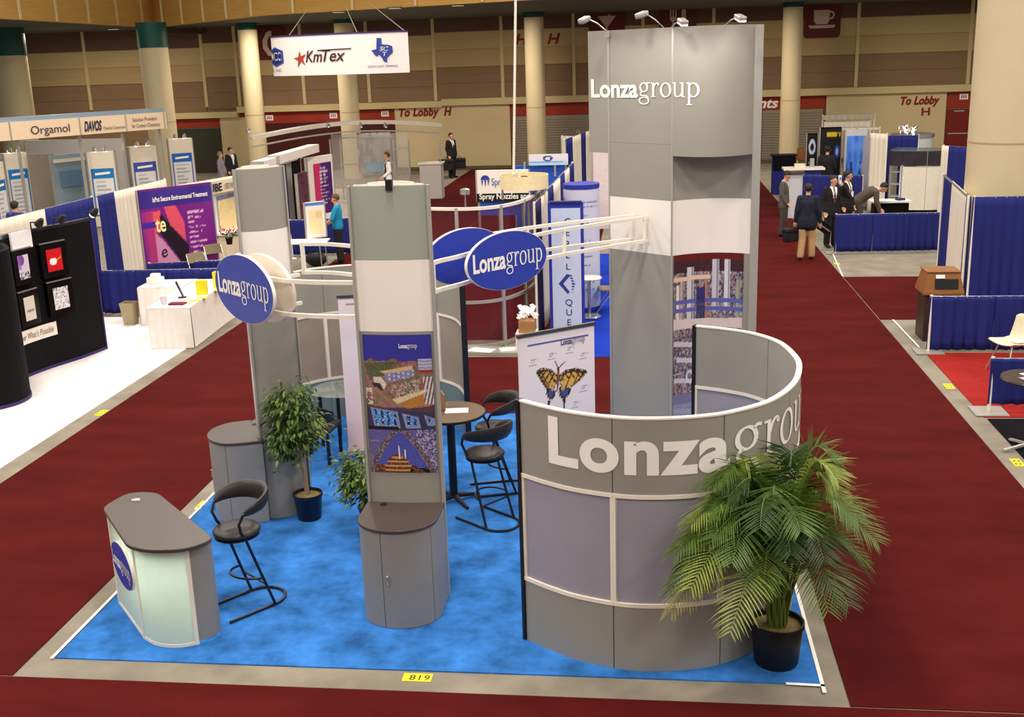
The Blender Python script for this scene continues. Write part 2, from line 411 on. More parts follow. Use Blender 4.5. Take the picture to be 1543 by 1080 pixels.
# ---------------------------------------------------------------- back wall
WY = 49.5
TANW = mat('tan_wall_panelling', (192, 168, 124), .75, var=.05, scale=3, stretch=(.2, 1, 9))
TAND = mat('tan_wall_panelling_deeper', (180, 154, 110), .75, var=.05, scale=3, stretch=(.2, 1, 9))
BRNW = mat('brown_wall_panelling', (136, 108, 82), .75, var=.07, scale=3, stretch=(.2, 1, 9))
BRND = mat('dark_brown_wall_panelling', (100, 74, 60), .75, var=.07, scale=3, stretch=(.2, 1, 9))
LEDG = mat('cream_wall_ledge', (206, 188, 140), .7, var=.04)
REDW = mat('rust_red_wall_paint', (150, 44, 24), .6, var=.06, scale=2)
LOBB = mat('pale_tan_wall_paint', (208, 188, 146), .7, var=.03, scale=1)
SHUT = mat('grey_steel_shutter', (146, 134, 116), .5, var=.05, metal=.2)
DOORR = mat('dark_red_door_paint', (120, 26, 14), .5, var=.06)
wall = struct('wall_back', MB().box((0, WY+.25, 3.5), (80, .5, 7.0)), BRNW)
def wpart(name, x0, x1, z0, z1, m, d=.04, par=wall):
    return MB().box(((x0+x1)/2, WY-d/2, (z0+z1)/2), (x1-x0, d, z1-z0)).build(name, m, par)
BX = [-31, -28.1, -25.25, -22.5, -19.75, -18.2, -15.2, -12.24, -9.28, -6.3, -3.2, -.25, 2.7, 5.65, 8.6, 13.1, 17, 21, 25]
for i in range(len(BX)-1):
    a, b = BX[i]+.05, BX[i+1]-.05; s = -.28 if b < -18.3 else (-.1 if b < -9 else 0)
    wpart('wall_panel', a, b, 5.83+s, 6.9, BRND, .05); wpart('wall_panel', a, b, 5.08+s, 5.80+s, TANW, .06)
    wpart('wall_panel', a, b, 4.34+s, 5.07+s, TAND, .06); wpart('wall_panel', a, b, 3.66+s, 4.32+s, BRNW, .05); wpart('wall_panel', a, b, 2.95+s, 3.65+s, BRNW, .05)
for x in BX: wpart('batten', x-.07, x+.07, 2.95, 6.9, LEDG, .09)
wpart('ledge', -40, -18.3, 2.46, 2.72, LEDG, .3); wpart('ledge', -18.3, -9, 2.66, 2.93, LEDG, .3); wpart('ledge', -9, 40, 2.72, 3.0, LEDG, .3)
wpart('red_band', -21.6, -18.3, 2.05, 2.46, REDW); wpart('red_band', -18.3, -11.15, 2.15, 2.66, REDW); wpart('red_band', -6.0, 7.4, 2.18, 2.72, REDW); wpart('red_band', 12.3, 26, 2.05, 2.72, REDW)
lp = wpart('lobby_panel', -11.15, -6.03, 0, 2.72, LOBB, .12); lp2 = wpart('lobby_panel', 7.43, 12.3, 0, 2.70, LOBB, .12)
wpart('lobby_panel', -19.2, -17.9, 0, 2.45, LOBB, .12)
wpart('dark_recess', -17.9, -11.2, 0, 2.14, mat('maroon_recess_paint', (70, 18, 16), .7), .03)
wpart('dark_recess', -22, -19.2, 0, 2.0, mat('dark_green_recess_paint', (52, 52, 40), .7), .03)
flat_letters('lettering', text_geo('To Lobby  H', .05, 1.02, .25, 1.08), (-10.95, WY-.125, 2.31), (.30, 0, 0), (0, 0, .36), INKR, wall)
flat_letters('lettering', text_geo('To Lobby', .05, .92, .25, 1.05), (10.45, WY-.125, 2.24), (.30, 0, 0), (0, 0, .33), INKR, wall)
flat_letters('lettering', text_geo('H', .03, 1.05), (11.32, WY-.125, 1.78), (.38, 0, 0), (0, 0, .32), INKR, wall)
flat_letters('lettering', text_geo('H', .03, 1.0, .25), (-5.7, WY-.07, 5.2), (.5, 0, 0), (0, 0, .44), INKR, wall)
flat_letters('lettering', text_geo('H', .03, 1.0, .25), (-4.32, WY-.07, 5.18), (.5, 0, 0), (0, 0, .44), INKR, wall)
flat_letters('lettering', text_geo('nts', .028, 1, .25), (4.62, WY-.05, 2.26), (.48, 0, 0), (0, 0, .42), INKW, wall)
# small white notices on the red band
for x, z in ((-16.9, 2.4), (-13.95, 2.42), (-11.6, 2.44), (13.0, 2.5)):
    n = thing('wall_notice', 'small pale notice plate on the red wall band at ' + {-16.9: 'the far left', -13.95: 'the middle', -11.6: 'its lobby end', 13.0: 'the right pillar'}[x], 'notice', (x, WY-.05, z), 'notice plates')
    MB().box((x, WY-.055, z), (.34, .02, .24)).build('plate', PAPER, n)
    for k in range(3): MB().box((x-.08+k*.08, WY-.068, z), (.04, .006, .12)).build('printed_mark', INKR, n)
# roller shutters, as doors of the hall
def shutter(n, x0, x1, zt):
    d = MB().box(((x0+x1)/2, WY-.02, zt/2), (x1-x0, .04, zt)).build('door_%d' % n, SHUT); d['kind'] = 'structure'; OFF[d] = Vector()
    me = MB().box((0, 0, 0), (x1-x0-.1, .03, .085)).build('slat', SHUT, d); first = True
    for k in range(int(zt/.11)):
        o = me if first else me.copy()
        if not first: COL.objects.link(o)
        o.location = ((x0+x1)/2, WY-.055, .06+k*.11); first = False
    for x in (x0, x1): MB().box((x, WY-.06, zt/2), (.1, .1, zt)).build('guide_rail', BRND, d)
shutter(1, -5.95, -2.4, 2.17); shutter(2, -2.3, 4.7, 2.15); shutter(3, 4.75, 7.38, 2.15)
def door(n, x0, x1, zt):
    d = MB().box(((x0+x1)/2, WY-.03, zt/2), (x1-x0, .06, zt)).build('door_%d' % n, DOORR); d['kind'] = 'structure'; OFF[d] = Vector()
    MB().box(((x0+x1)/2, WY-.075, 1.0), ((x1-x0)*.8, .03, .05)).build('push_bar', STEEL, d)
    MB().box((x0+.5, WY-.075, zt-.08), (.4, .04, .05)).build('door_closer', STEEL, d)
    MB().box((x1+.03, WY-.05, zt/2), (.06, .1, zt)).build('door_frame', BRND, d)
door(4, 12.35, 13.35, 2.0); door(5, 13.45, 14.5, 2.0)
ROAD = mat('olive_brown_plinth', (92, 80, 52), .8, var=.1)
b_ = struct('baseboard_back', MB().box((-.5, WY-.5, .04), (24, 1.0, .08)), ROAD)
# ---------------------------------------------------------------- pictogram signs on the wall
MARO = mat('maroon_sign_face', (92, 20, 18), .5, var=.03); PICT = mat('pale_pictogram', (206, 184, 168), .6, var=.02)
def rrect(w, h, r, n=5):
    out = []
    for cx, cy, a in ((w/2-r, h/2-r, 0), (-w/2+r, h/2-r, 90), (-w/2+r, -h/2+r, 180), (w/2-r, -h/2+r, 270)):
        for k in range(n+1):
            t = math.radians(a+90*k/n); out.append((cx+r*math.cos(t), cy+r*math.sin(t)))
    return out
def pictogram(cx, cz, w, h, label, icon):
    y = WY-.14; o = thing('wall_sign', label, 'sign', (cx, y, cz), 'maroon pictogram signs')
    P = rrect(w, h, .18); n = len(P); m = MB()
    m.add([(cx+a, y, cz+b) for a, b in P]+[(cx+a, y+.06, cz+b) for a, b in P], [tuple(range(n)), tuple(range(n, 2*n))[::-1]]+[(i, n+i, n+(i+1) % n, (i+1) % n) for i in range(n)])
    m.build('sign_board', MARO, o)
    for nm, polys in icon: letters(nm, poly_geo(*polys), lambda a, b: Vector((cx+a, y-.012, cz+b)), PICT, o)
pictogram(7.13, 5.73, 1.48, 1.38, 'maroon wall sign with a coffee cup and saucer', (
    ('cup_mark', [[(-.36, .42), (-.34, -.02), (-.25, -.14), (.2, -.14), (.27, -.02), (.29, .42)], [(.29, .38), (.42, .36), (.50, .22), (.42, .06), (.28, .03), (.28, .10), (.37, .12), (.43, .22), (.38, .30), (.29, .31)]]),
    ('saucer_mark', [[(-.58, -.18), (.54, -.18), (.46, -.30), (-.48, -.30)]])))
pictogram(-1.76, 5.93, 1.5, 1.34, 'maroon wall sign with a martini glass', (('glass_mark', [[(-.40, .30), (.38, .30), (.03, -.14), (.03, -.5), (-.05, -.5), (-.05, -.14)]]), ('olive_mark', [[(.06, .30), (.14, .30), (.14, .36), (.06, .36)]])))
pictogram(1.20, 5.95, 1.55, 1.34, 'maroon wall sign with a fork and knife', (
    ('fork_mark', [[(-.32, .45), (-.27, .45), (-.27, .15), (-.21, .15), (-.21, .45), (-.16, .45), (-.16, .15), (-.10, .15), (-.10, .45), (-.05, .45), (-.05, .02), (-.15, -.06), (-.13, -.6), (-.24, -.6), (-.22, -.06), (-.32, .02)]]),
    ('knife_mark', [[(.16, .40), (.25, .48), (.34, .40), (.34, -.6), (.16, -.6)]])))
pictogram(-16.55, 5.62, 1.35, 1.42, 'maroon wall sign with a telephone handset behind the hanging sign', (('handset_mark', [[(.10, .52), (-.14, .46), (-.34, .10), (-.34, -.22), (-.12, -.54), (.12, -.58), (.12, -.36), (-.02, -.34), (-.12, -.16), (-.12, .08), (-.02, .28), (.10, .30)]]),))
# ---------------------------------------------------------------- soffit and fascia of the gallery
SZ = 6.38
SOFF = mat('dark_green_grey_soffit', (92, 98, 92), .8, var=.06, scale=2)
FASC = mat('honey_oak_fascia', (196, 152, 78), .6, var=.08, scale=3, stretch=(.3, .3, 6))
pA, pB, pD, pE = [G(x, y, SZ) for x, y in ((0, 27), (233, 41), (400, 22), (780, 0))]
pA2 = pA+(pA-pB)*.6
edge = [pA2, pA, pB, pD, pE, Vector((6, 34.4, SZ)), Vector((40, 34.0, SZ))]
struct('ceiling', MB().prism([(p.x, p.y) for p in edge]+[(40, WY+.2), (-45, WY+.2), (-45, pA2.y)], SZ, SZ+.2), SOFF)
tr = struct('trim_1', MB().ribbon([(p.x, p.y) for p in edge], SZ-.02, SZ+1.9, .25, .02), FASC)
for (p, q, n) in ((pA2, pA, 5), (pA, pB, 5), (pB, pD, 5), (pD, pE, 4), (pE, edge[5], 3)):
    for k in range(n):
        c = p+(q-p)*((k+.5)/n); MB().box((c.x, c.y-.02, SZ+.95), (.09, .14, 1.9)).build('joint_strip', LEDG, tr)
struct('trim_2', MB().bar((pB.x, pB.y, SZ-.14), PY(308, 47, 48.5), .5, .24), mat('dark_bulkhead', (70, 56, 44), .7))
for px, py, where in ((125, 52, ''), (3, 45, 'at the left edge'), (62, 55, 'left of the bright bluish one'), (85, 58, 'just below left of the bright bluish one'), (171, 43, 'between the bluish one and the corner'), (204, 48, 'nearest the teal collared pillar'), (595, 11, 'above the right of the hanging sign'), (690, 7, 'right of the hanging sign'), (510, 17, 'above the middle of the hanging sign')):
    p = G(px, py, SZ-.01); w_ = (.9 if px == 125 else .35)
    o = thing('ceiling_light', 'bright bluish ceiling light under the gallery near the green topped pillar' if px == 125 else 'small dim gallery ceiling light '+where, 'ceiling light', p, None if px == 125 else 'recessed gallery lights')
    MB().box((p.x, p.y, SZ-.02), (w_+.1, .4, .04)).build('housing', SOFF, o)
    MB().box((p.x, p.y, SZ-.045), (w_, .3, .02)).build('lens', LAMPON if px == 125 else mat('dim_lamp_lens', (225, 200, 160), .4, emit=.4), o)
for x, y in ((-24, 44), (-15, 44), (-6, 43), (3, 43), (12, 43)): area('gallery_downlight', (x, y, 6.2), .8, 330, (1, .87, .70))
# ---------------------------------------------------------------- pillars
PILL = mat('cream_painted_pillar', (206, 190, 154), .6, var=.03, scale=1.5); TEAL = mat('dark_teal_band', (10, 74, 66), .5, var=.04)
def pillar(x, y, r, top, label, band=True, ring=None):
    o = thing('pillar', label, 'pillar', (x, y, 0), 'round hall pillars')
    zb = top; MB().lathe([(r, 0), (r, zb)], (x, y, 0), 32).build('shaft', PILL, o)
    if band: MB().lathe([(r+.02, zb), (r+.02, SZ)], (x, y, 0), 32).build('collar', TEAL, o)
    for z in (ring or (2.7,)): MB().lathe([(r+.006, z-.015), (r+.006, z+.015)], (x, y, 0), 32).build('joint_ring', TAND, o)
pillar(-4.54, 46, .39, 6.18, 'round cream pillar behind the hanging pole')
pillar(5.53, 46, .38, 6.2, 'round cream pillar left of the coffee cup sign')
pillar(-12.28, 46, .40, 6.22, 'round cream pillar behind the hanging oval sign')
pillar(-16.35, 46, .40, 6.1, 'round cream pillar left of the hanging oval sign')
pp = PY(231, 72, 42); pillar(pp.x, pp.y, .54, pp.z, 'round pillar with teal collar behind the lettered booth header')
pp = PY(13, 84, 42); pillar(pp.x, pp.y, .66, pp.z, 'round pillar with teal collar cut by the left edge')
pillar(6.42, 21.3, .68, 9, 'large round cream pillar at the right edge', False, (2.98,))
# hanging pole / rope
p0 = PY(777, -10, 19.8); p1 = PY(774, 262, 19.8)
h = thing('hanging_pole', 'thin white pole hanging down in front of the cream pillar', 'pole', (p1.x, 19.8, p1.z))
MB().tube([(p0.x, 19.8, p0.z+3), p0, p1], .022, 8).build('rod', CREAM, h); MB().ball(p1, .035, 8).build('end_knob', CREAM, h)
# ================================================================== THE GREY BOOTH
U_ = .622                                    # one panel module of the system
LOGO = logo_geo(); LW = LOGO[0][:, 0].max()
# ---------------------------------------------------------------- curved walls
def curved_wall(label, path, z_r1, z_r2, top, nsec, frost, base_m, front=1):
    o = thing('curved_partition', label, 'partition', (path.p[0][0], path.p[0][1], .012)); z0 = .012
    S = np.linspace(.03, path.L-.03, nsec+1); t = .035
    for i in range(nsec):
        a, b = S[i]+.004, S[i+1]-.004
        MB().ribbon(path.sub(a, b), z0, z_r1-.012, t, t/2).build('base_panel', base_m, o)
        MB().ribbon(path.sub(a+.025, b-.025), z_r1+.012, z_r2-.012, .012, .006).build('frosted_panel', frost, o)
        MB().ribbon(path.sub(a, b), z_r2+.012, top-.014, t, t/2).build('header_panel', GREY, o)
        MB().ribbon(path.sub(S[i], S[i+1]), z_r1-.016, z_r1+.016, t+.014, t/2+.007).build('lower_rail', CREAM, o)
        MB().ribbon(path.sub(S[i], S[i+1]), z_r2-.016, z_r2+.016, t+.014, t/2+.007).build('upper_rail', CREAM, o)
        MB().ribbon(path.sub(S[i], S[i+1]), top-.014, top, t+.012, t/2+.006).build('top_cap', CREAM, o)
    for i, s in enumerate(S):
        MB().ribbon(path.sub(max(0, s-.022), min(path.L, s+.022), .02), z_r1+.016, z_r2-.016, t+.008, t/2+.004).build('mullion', CREAM, o)
    for a, b in ((0, .03), (path.L-.03, path.L)):
        MB().ribbon(path.sub(a-.0, b, .015), z0, top, .07, .035).build('end_post', BLACK, o)
    return o
FW = Path(catmull([(-1.03, 8.39), (-.78, 8.20), (-.54, 8.06), (-.19, 7.95), (.11, 7.945), (.37, 8.0), (.61, 8.11), (.93, 8.40), (1.17, 8.88), (1.28, 9.42), (1.27, 9.82), (1.19, 10.22), (1.0, 10.53), (.76, 10.71), (.44, 10.86)], 8))
fwall = curved_wall('curved grey wall with giant white lettering and frosted panels', FW, .58, 1.49, 2.12, 6, FROST, GREY)
kx, kz = .40*.905, .40
def on_wall(x, y):
    return FW.pos(.335+x*kx*1.05, 1.685+y*kz*.95, .0235)
big = (np.concatenate([LOGO[0]]), LOGO[1]); WLOGO = logo_geo(1.10, 1.08, 1.35, .033); letters('lettering', WLOGO, on_wall, INKW, fwall, .10)
BW = Path(catmull([(-4.72, 13.45), (-4.66, 13.78), (-4.45, 14.08), (-4.12, 14.30), (-3.72, 14.40), (-3.25, 14.38), (-2.85, 14.20), (-2.5, 13.88), (-2.30, 13.42)], 8))
bwall = curved_wall('curved grey wall with tan frosted panels at the back left', BW, .58, 1.49, 2.12, 4, FROSTT, mat('grey_blue_base_laminate', (120, 134, 134), .5, var=.03, scale=3))

# ---------------------------------------------------------------- lens shaped columns
def lens(w, fb, bb, n=14):
    """plan outline, chord along x, front bulge fb towards -y, back bulge bb towards +y"""
    P = []
    for k in range(n+1):
        t = -1+2*k/n; P.append((t*w/2, -fb*(1-t*t)))
    for k in range(1, n):
        t = 1-2*k/n; P.append((t*w/2, bb*(1-t*t)))
    return P
def column(label, c, rz, mats, w=.70, fb=.10, bb=.27):
    o = thing('display_column', label, 'display column', (c[0], c[1], .012))
    cs, sn = math.cos(rz), math.sin(rz); tr = lambda P: [(c[0]+x*cs-y*sn, c[1]+x*sn+y*cs) for x, y in P]
    F = [(-w/2+w*k/14, -fb*(1-(-1+2*k/14)**2)) for k in range(15)]; B = [(w/2-w*k/14, bb*(1-(-1+2*k/14)**2)) for k in range(15)]
    for i, j in ((0, 4), (4, 5), (5, 6)):
        m = mats[i]; z0, z1 = i*U_+.012+.001, j*U_+.012-.001
        MB().ribbon(tr([(x*.93, y) for x, y in F]), z0, z1, .02, .0).build('front_panel', m, o)
        MB().ribbon(tr([(x*.93, y) for x, y in B]), z0, z1, .02, .0).build('back_panel', m, o)
    for s in (-1, 1):
        MB().prism(tr([(s*w/2*.93, -.022), (s*w/2, -.016), (s*w/2, .03), (s*w/2*.93, .036)][::(1 if s > 0 else -1)]), .012, 6*U_+.012).build('edge_post', SILVER, o)
        for i in range(3):
            pass
    MB().ribbon(tr([(x*.86, y*.9) for x, y in F]), 6*U_-.06, 6*U_+.02, .012, -.02).build('top_lip', WHITE, o)
    MB().ribbon(tr([(x*.86, y*.86) for x, y in B[2:-2]]), 6*U_-.30, 6*U_+.025, .012, -.02).build('inner_liner', WHITE, o)
    return o, tr
colB, trB = column('tall grey and white column with the industrial photo poster', (-2.15, 9.10), 0, [GREY, GREY, GREY, GREY, WHITE, GREYG], fb=.03, bb=.30)
MB().box((-2.13, 9.07, 3.75), (.055, .05, .09)).build('cable_clip', BLACKP, colB)
colA, trA = column('grey and white column behind the round blue sign at left', (-3.89, 10.92), math.radians(40), [GREY, GREY, GREY, GREY, WHITE, GREY], w=.54)
def on_front(tr, u, z, w, fb=.03, lift=.006):
    x = (u-.5)*w; t = x/.35; q = tr([(x, -fb*(1-t*t)-lift)])[0]; return Vector((q[0], q[1], z))
# poster on column B
def paint_plant(U, T):
    C = canvas(U, (56, 52, 150)); n1 = vnoise(U, T*2, 9, 1); n2 = vnoise(U, T*2, 30, 2); n3 = .6*vnoise(U, T*2, 64, 3)+.4*vnoise(U*1.3+.2, T*2.4, 97, 13)
    m = (T > .165+.03*n1) & (T < .52); base = np.stack([112+50*n1, 84+42*n2, 78+30*n1], -1); C[m] = base[m]
    q = inpoly(U, T, [(.0, .2), (.45, .19), (.38, .27), (.08, .33)]); put(C, q & m, (78, 92, 62), .8)
    put(C, m & (n2 > .62) & (T < .24), (96, 62, 58), .7)
    put(C, inpoly(U, T, [(.22, .26), (.72, .215), (.72, .245), (.30, .275)]), (206, 172, 128)); q = inpoly(U, T, [(.30, .275), (.73, .245), (.73, .295), (.32, .34)])
    put(C, q, (126, 126, 170)); put(C, q & (np.sin(U*90) > .2) & (np.abs(((T-.08*U) % .03)-.015) < .008), (214, 208, 220), .8)
    q = inpoly(U, T, [(.80, .17), (1, .17), (1, .25), (.80, .25)]); put(C, q, (140, 136, 178)); put(C, q & (np.sin(T*260) > 0), (182, 178, 204)); put(C, (U > .82) & (T > .25) & (T < .272), (150, 52, 40))
    put(C, inpoly(U, T, [(.12, .30), (.24, .30), (.32, .35), (.28, .39), (.22, .345), (.14, .34)]), (216, 200, 186)); put(C, inpoly(U, T, [(.10, .34), (.22, .345), (.26, .40), (.14, .385)]), (58, 42, 58))
    q = inpoly(U, T, [(.34, .36), (.84, .31), (.80, .40), (.42, .47)]); put(C, q & (n3 > .55), (214, 196, 180), .7); put(C, q & (n3 < .35), (80, 66, 84), .7)
    put(C, inpoly(U, T, [(.34, .47), (.42, .455), (.92, .385), (.90, .41), (.46, .495), (.42, .49)]), (214, 190, 158)); put(C, inpoly(U, T, [(.46, .5), (.86, .42), (.88, .5), (.62, .53)]), (176, 118, 58))
    put(C, inpoly(U, T, [(.10, .38), (.16, .37), (.46, .49), (.44, .51), (.30, .47)]), (150, 118, 96))
    q = (U > .86) & (T > .30) & (T < .5); put(C, q & (np.abs(np.sin(U*60+T*30)) > .7), (206, 200, 206)); put(C, q & (np.abs(np.sin(U*60+T*30)) < .25), (50, 44, 70))
    put(C, (U < .1) & (T > .38) & (T < .5) & (n2 > .4), (206, 190, 174))
    m = (T >= .50+.03*np.sin(U*3)) & (T < .70); put(C, m, (58, 56, 88)); put(C, m & (T < .53+.03*U), (92, 62, 66), .8)
    for x0, x1, t0, t1, sk in ((.05, .46, .52, .67, .03), (.52, .76, .56, .67, .03), (.84, 1.0, .575, .655, .03)):
        fr = inpoly(U, T, [(x0, t0), (x1, t0+sk), (x1+.03, t1), (x0+.05, t1)]); put(C, fr, (132, 140, 176))
        sc = inpoly(U, T, [(x0+.04, t0+.012), (x1-.03, t0+sk+.008), (x1-.01, t1-.022), (x0+.075, t1-.022)]); put(C, sc, (82, 142, 214))
        put(C, sc & (np.sin(U*64) > .25) & (n2 > .3), (30, 34, 84)); put(C, sc & (n3 > .72), (206, 226, 244))
    put(C, (T > .66) & (T < .69) & (U < .46), (30, 24, 40)); m = T >= .685
    put(C, m, (96, 90, 150)); hw = .40*(np.clip(T-.70, 0, 1)/.27)**.72; sky = m & (T > .70) & (np.abs(U-.47) < hw); C[sky] = np.stack([52+30*T, 66+20*T, 168-0*T], -1)[sky]
    arch = m & (np.abs(U-.47) >= hw) & (np.abs(U-.47) < .075+.40*(np.clip(T-.685, 0, 1)/.27)**.72); put(C, arch, (104, 84, 96)); put(C, arch & (n3 > .6), (176, 160, 160), .6); put(C, arch & (n3 < .38), (56, 44, 62), .6)
    m2 = m & ~sky & ~arch & (U > .72); put(C, m2 & (n3 > .56), (196, 186, 196), .8); put(C, m2 & (n3 < .38), (70, 52, 74), .7); put(C, m & ~sky & ~arch & (U < .18) & (n2 > .6) & (T > .76), (150, 132, 140), .6)
    bl = m & (np.abs(U-.47) < hw) & (T > .945-.05*(np.abs(U-.42) < .16)-.03*(np.abs(U-.42) < .08)+.02*(U > .7)); put(C, bl, (92, 58, 44)); put(C, bl & (np.sin(T*200) > .2) & (np.abs(U-.42) < .2), (198, 150, 92)); put(C, bl & (n3 > .7), (220, 120, 70)); put(C, bl & (U > .6) & (n2 < .5), (26, 20, 30))
    for x in (.445, .535): put(C, m & (np.abs(U-x-(T-.85)*.02) < .009) & (T > (.80 if x < .5 else .83)) & (T < .90), (228, 220, 214))
    C *= (.80+.3*vnoise(U, T*2, 118, 31)*(T > .17)+.20*(T <= .17)+.04*(T > .17))[..., None]; return C
pw = .60; z0p, z1p = 1.22, 2.475
pst = printed('poster', colB, lambda u, v: on_front(trB, .5+(u-.5)*pw/.70, z0p+(z1p-z0p)*v, .70), 150, 312, paint_plant)
gs = .028
letters('lettering', LOGO, lambda x, y: on_front(trB, (.5+.0)+(x*gs+.02)/.70, 2.36+y*gs*1.35, .70, lift=.009), INKW, pst)
# ---------------------------------------------------------------- cabinets at the column feet
def cabinet(label, c, rz, w=.68, d=.62, h=.93, lab2=''):
    o = thing('storage_cabinet', label, 'cabinet', (c[0], c[1], .012))
    cs, sn = math.cos(rz), math.sin(rz); tr = lambda P: [(c[0]+x*cs-y*sn, c[1]+x*sn+y*cs) for x, y in P]
    r = w/2; st = d-r*.86
    arc = [(-r*math.cos(math.pi*k/24), -st-r*.86*math.sin(math.pi*k/24)) for k in range(25)]
    out = [(-r, 0)]+arc+[(r, 0)]
    pth = Path(out)
    MB().prism(tr([(x*.96, y*.97) for x, y in out]), .012, h-.03).build('body', mat('cabinet_shadow_gap', (60, 58, 58), .6), o)
    a, b = st, st+(pth.L-2*st)
    T = lambda P: tr([tuple(q) for q in P])
    cuts = [0, st-.01, st+(b-a)*.40, st+(b-a)*.86, pth.L]
    names = ('side_panel', 'fixed_panel', 'door', 'side_panel')
    for i in range(4):
        p = MB().ribbon(T(pth.sub(cuts[i]+.003, cuts[i+1]-.003, .03)), .016, h-.032, .015, .004).build(names[i], GREYD, o)
        if names[i] == 'door':
            q = pth.at(cuts[i]+.05); nq = pth.nrm(cuts[i]+.05)
            k = tr([tuple(q+nq*.012)])[0]; MB().ball((k[0], k[1], h*.54), .016, 8).build('knob', STEEL, p)
            MB().box((k[0], k[1], h*.54-.05), (.018, .018, .05)).build('lock_plate', STEEL, p)
    MB().prism(tr([(x*1.03, y*1.03) for x, y in out]), h-.028, h+.002).build('countertop', TOPB, o, bevel=.006)
    g = tr([(-r*.55, -.07)])[0]; MB().lathe([(.03, 0), (.034, .004), (.02, .006)], (g[0], g[1], h+.002), 14).build('cable_grommet', BLACKP, o)
    return o
cabinet('rounded grey cabinet with dark top before the poster column', (-2.155, 9.09), 0)
cabinet('rounded grey cabinet with dark top beside the left column', (-4.16, 11.03), math.radians(-70), w=.74, d=.56)
# ---------------------------------------------------------------- the tower
tC, tL, tR = np.array((.255, 12.6)), np.array((-.46, 13.17)), np.array((1.185, 12.66))
tB = np.array((.50, 14.0))
tower = thing('display_tower', 'tall grey tower with curved header and white lettering', 'display tower', (tC[0], tC[1], .012))
def arc_between(a, b, bulge, n=16):
    d = b-a; nn = np.array([d[1], -d[0]])/np.hypot(*d); return [a+d*t+nn*bulge*4*t*(1-t) for t in np.linspace(0, 1, n+1)]
HZ0 = 6*U_+.012-.12
zs = [.012+U_*i for i in range(9)]
TP = Path(arc_between(tC, tR, -.17))            # concave face with the pipe photo
LP = Path([tL, tC])
for i, j in ((0, 4), (4, 5), (5, 6), (6, 8)):
    m = WHITE if i == 4 else GREY
    z0, z1 = zs[i]+.001, zs[j]-.001
    MB().ribbon(LP.sub(0, LP.L), z0, z1, .025, 0).build('left_panel', m, tower)
    if i < 6: MB().ribbon(TP.sub(0, TP.L), z0, z1, .025, 0).build('hollow_panel', m, tower)
    MB().ribbon([tR, tB], z0, z1, .025, 0).build('rear_panel', m, tower); MB().ribbon([tB, tL], z0, z1, .025, 0).build('rear_panel', m, tower)
HP = Path(arc_between(tC, tR-np.array([.04, 0.0]), .24)); hb = 3.62
MB().ribbon(HP.sub(0, HP.L), hb, zs[8], .03, .004).build('header_panel', GREY, tower)
MB().prism([tuple(q) for q in HP.sub(0, HP.L)]+[tuple(q) for q in TP.sub(TP.L, 0)], hb, hb+.02).build('header_floor', GREYD, tower)
dl = (tC-tL)/np.hypot(*(tC-tL)); SP = Path([tL-dl*.30, tL-dl*.15, tL]); MB().ribbon(SP.sub(0, SP.L), hb, zs[8], .03, .004).build('header_side_panel', GREY, tower)
for q in (tC, tL): MB().box((q[0], q[1], 2.5), (.02, .02, 4.97)).build('corner_trim', SILVER, tower)
MB().box((tR[0]-.01, tR[1], 2.5), (.09, .05, 4.97)).build('edge_post', SILVER, tower)
dl = (tC-tL)/np.hypot(*(tC-tL)); nl = np.array([dl[1], -dl[0]])
TLP = Path([tL-dl*.30, tL]+[tL+dl*t for t in np.linspace(.1, LP.L-.05, 6)]+[tuple(q) for q in HP.sub(0.0, HP.L)])
kt = .235
letters('lettering', LOGO, lambda x, y: Path.pos(TLP, .045+x*.270, 4.255+y*.205, .012), INKW, tower, .12)
MB().ribbon(TLP.sub(.36, TLP.L-.1), 4.9, zs[8]-.01, .02, -.06).build('top_liner', WHITE, tower)
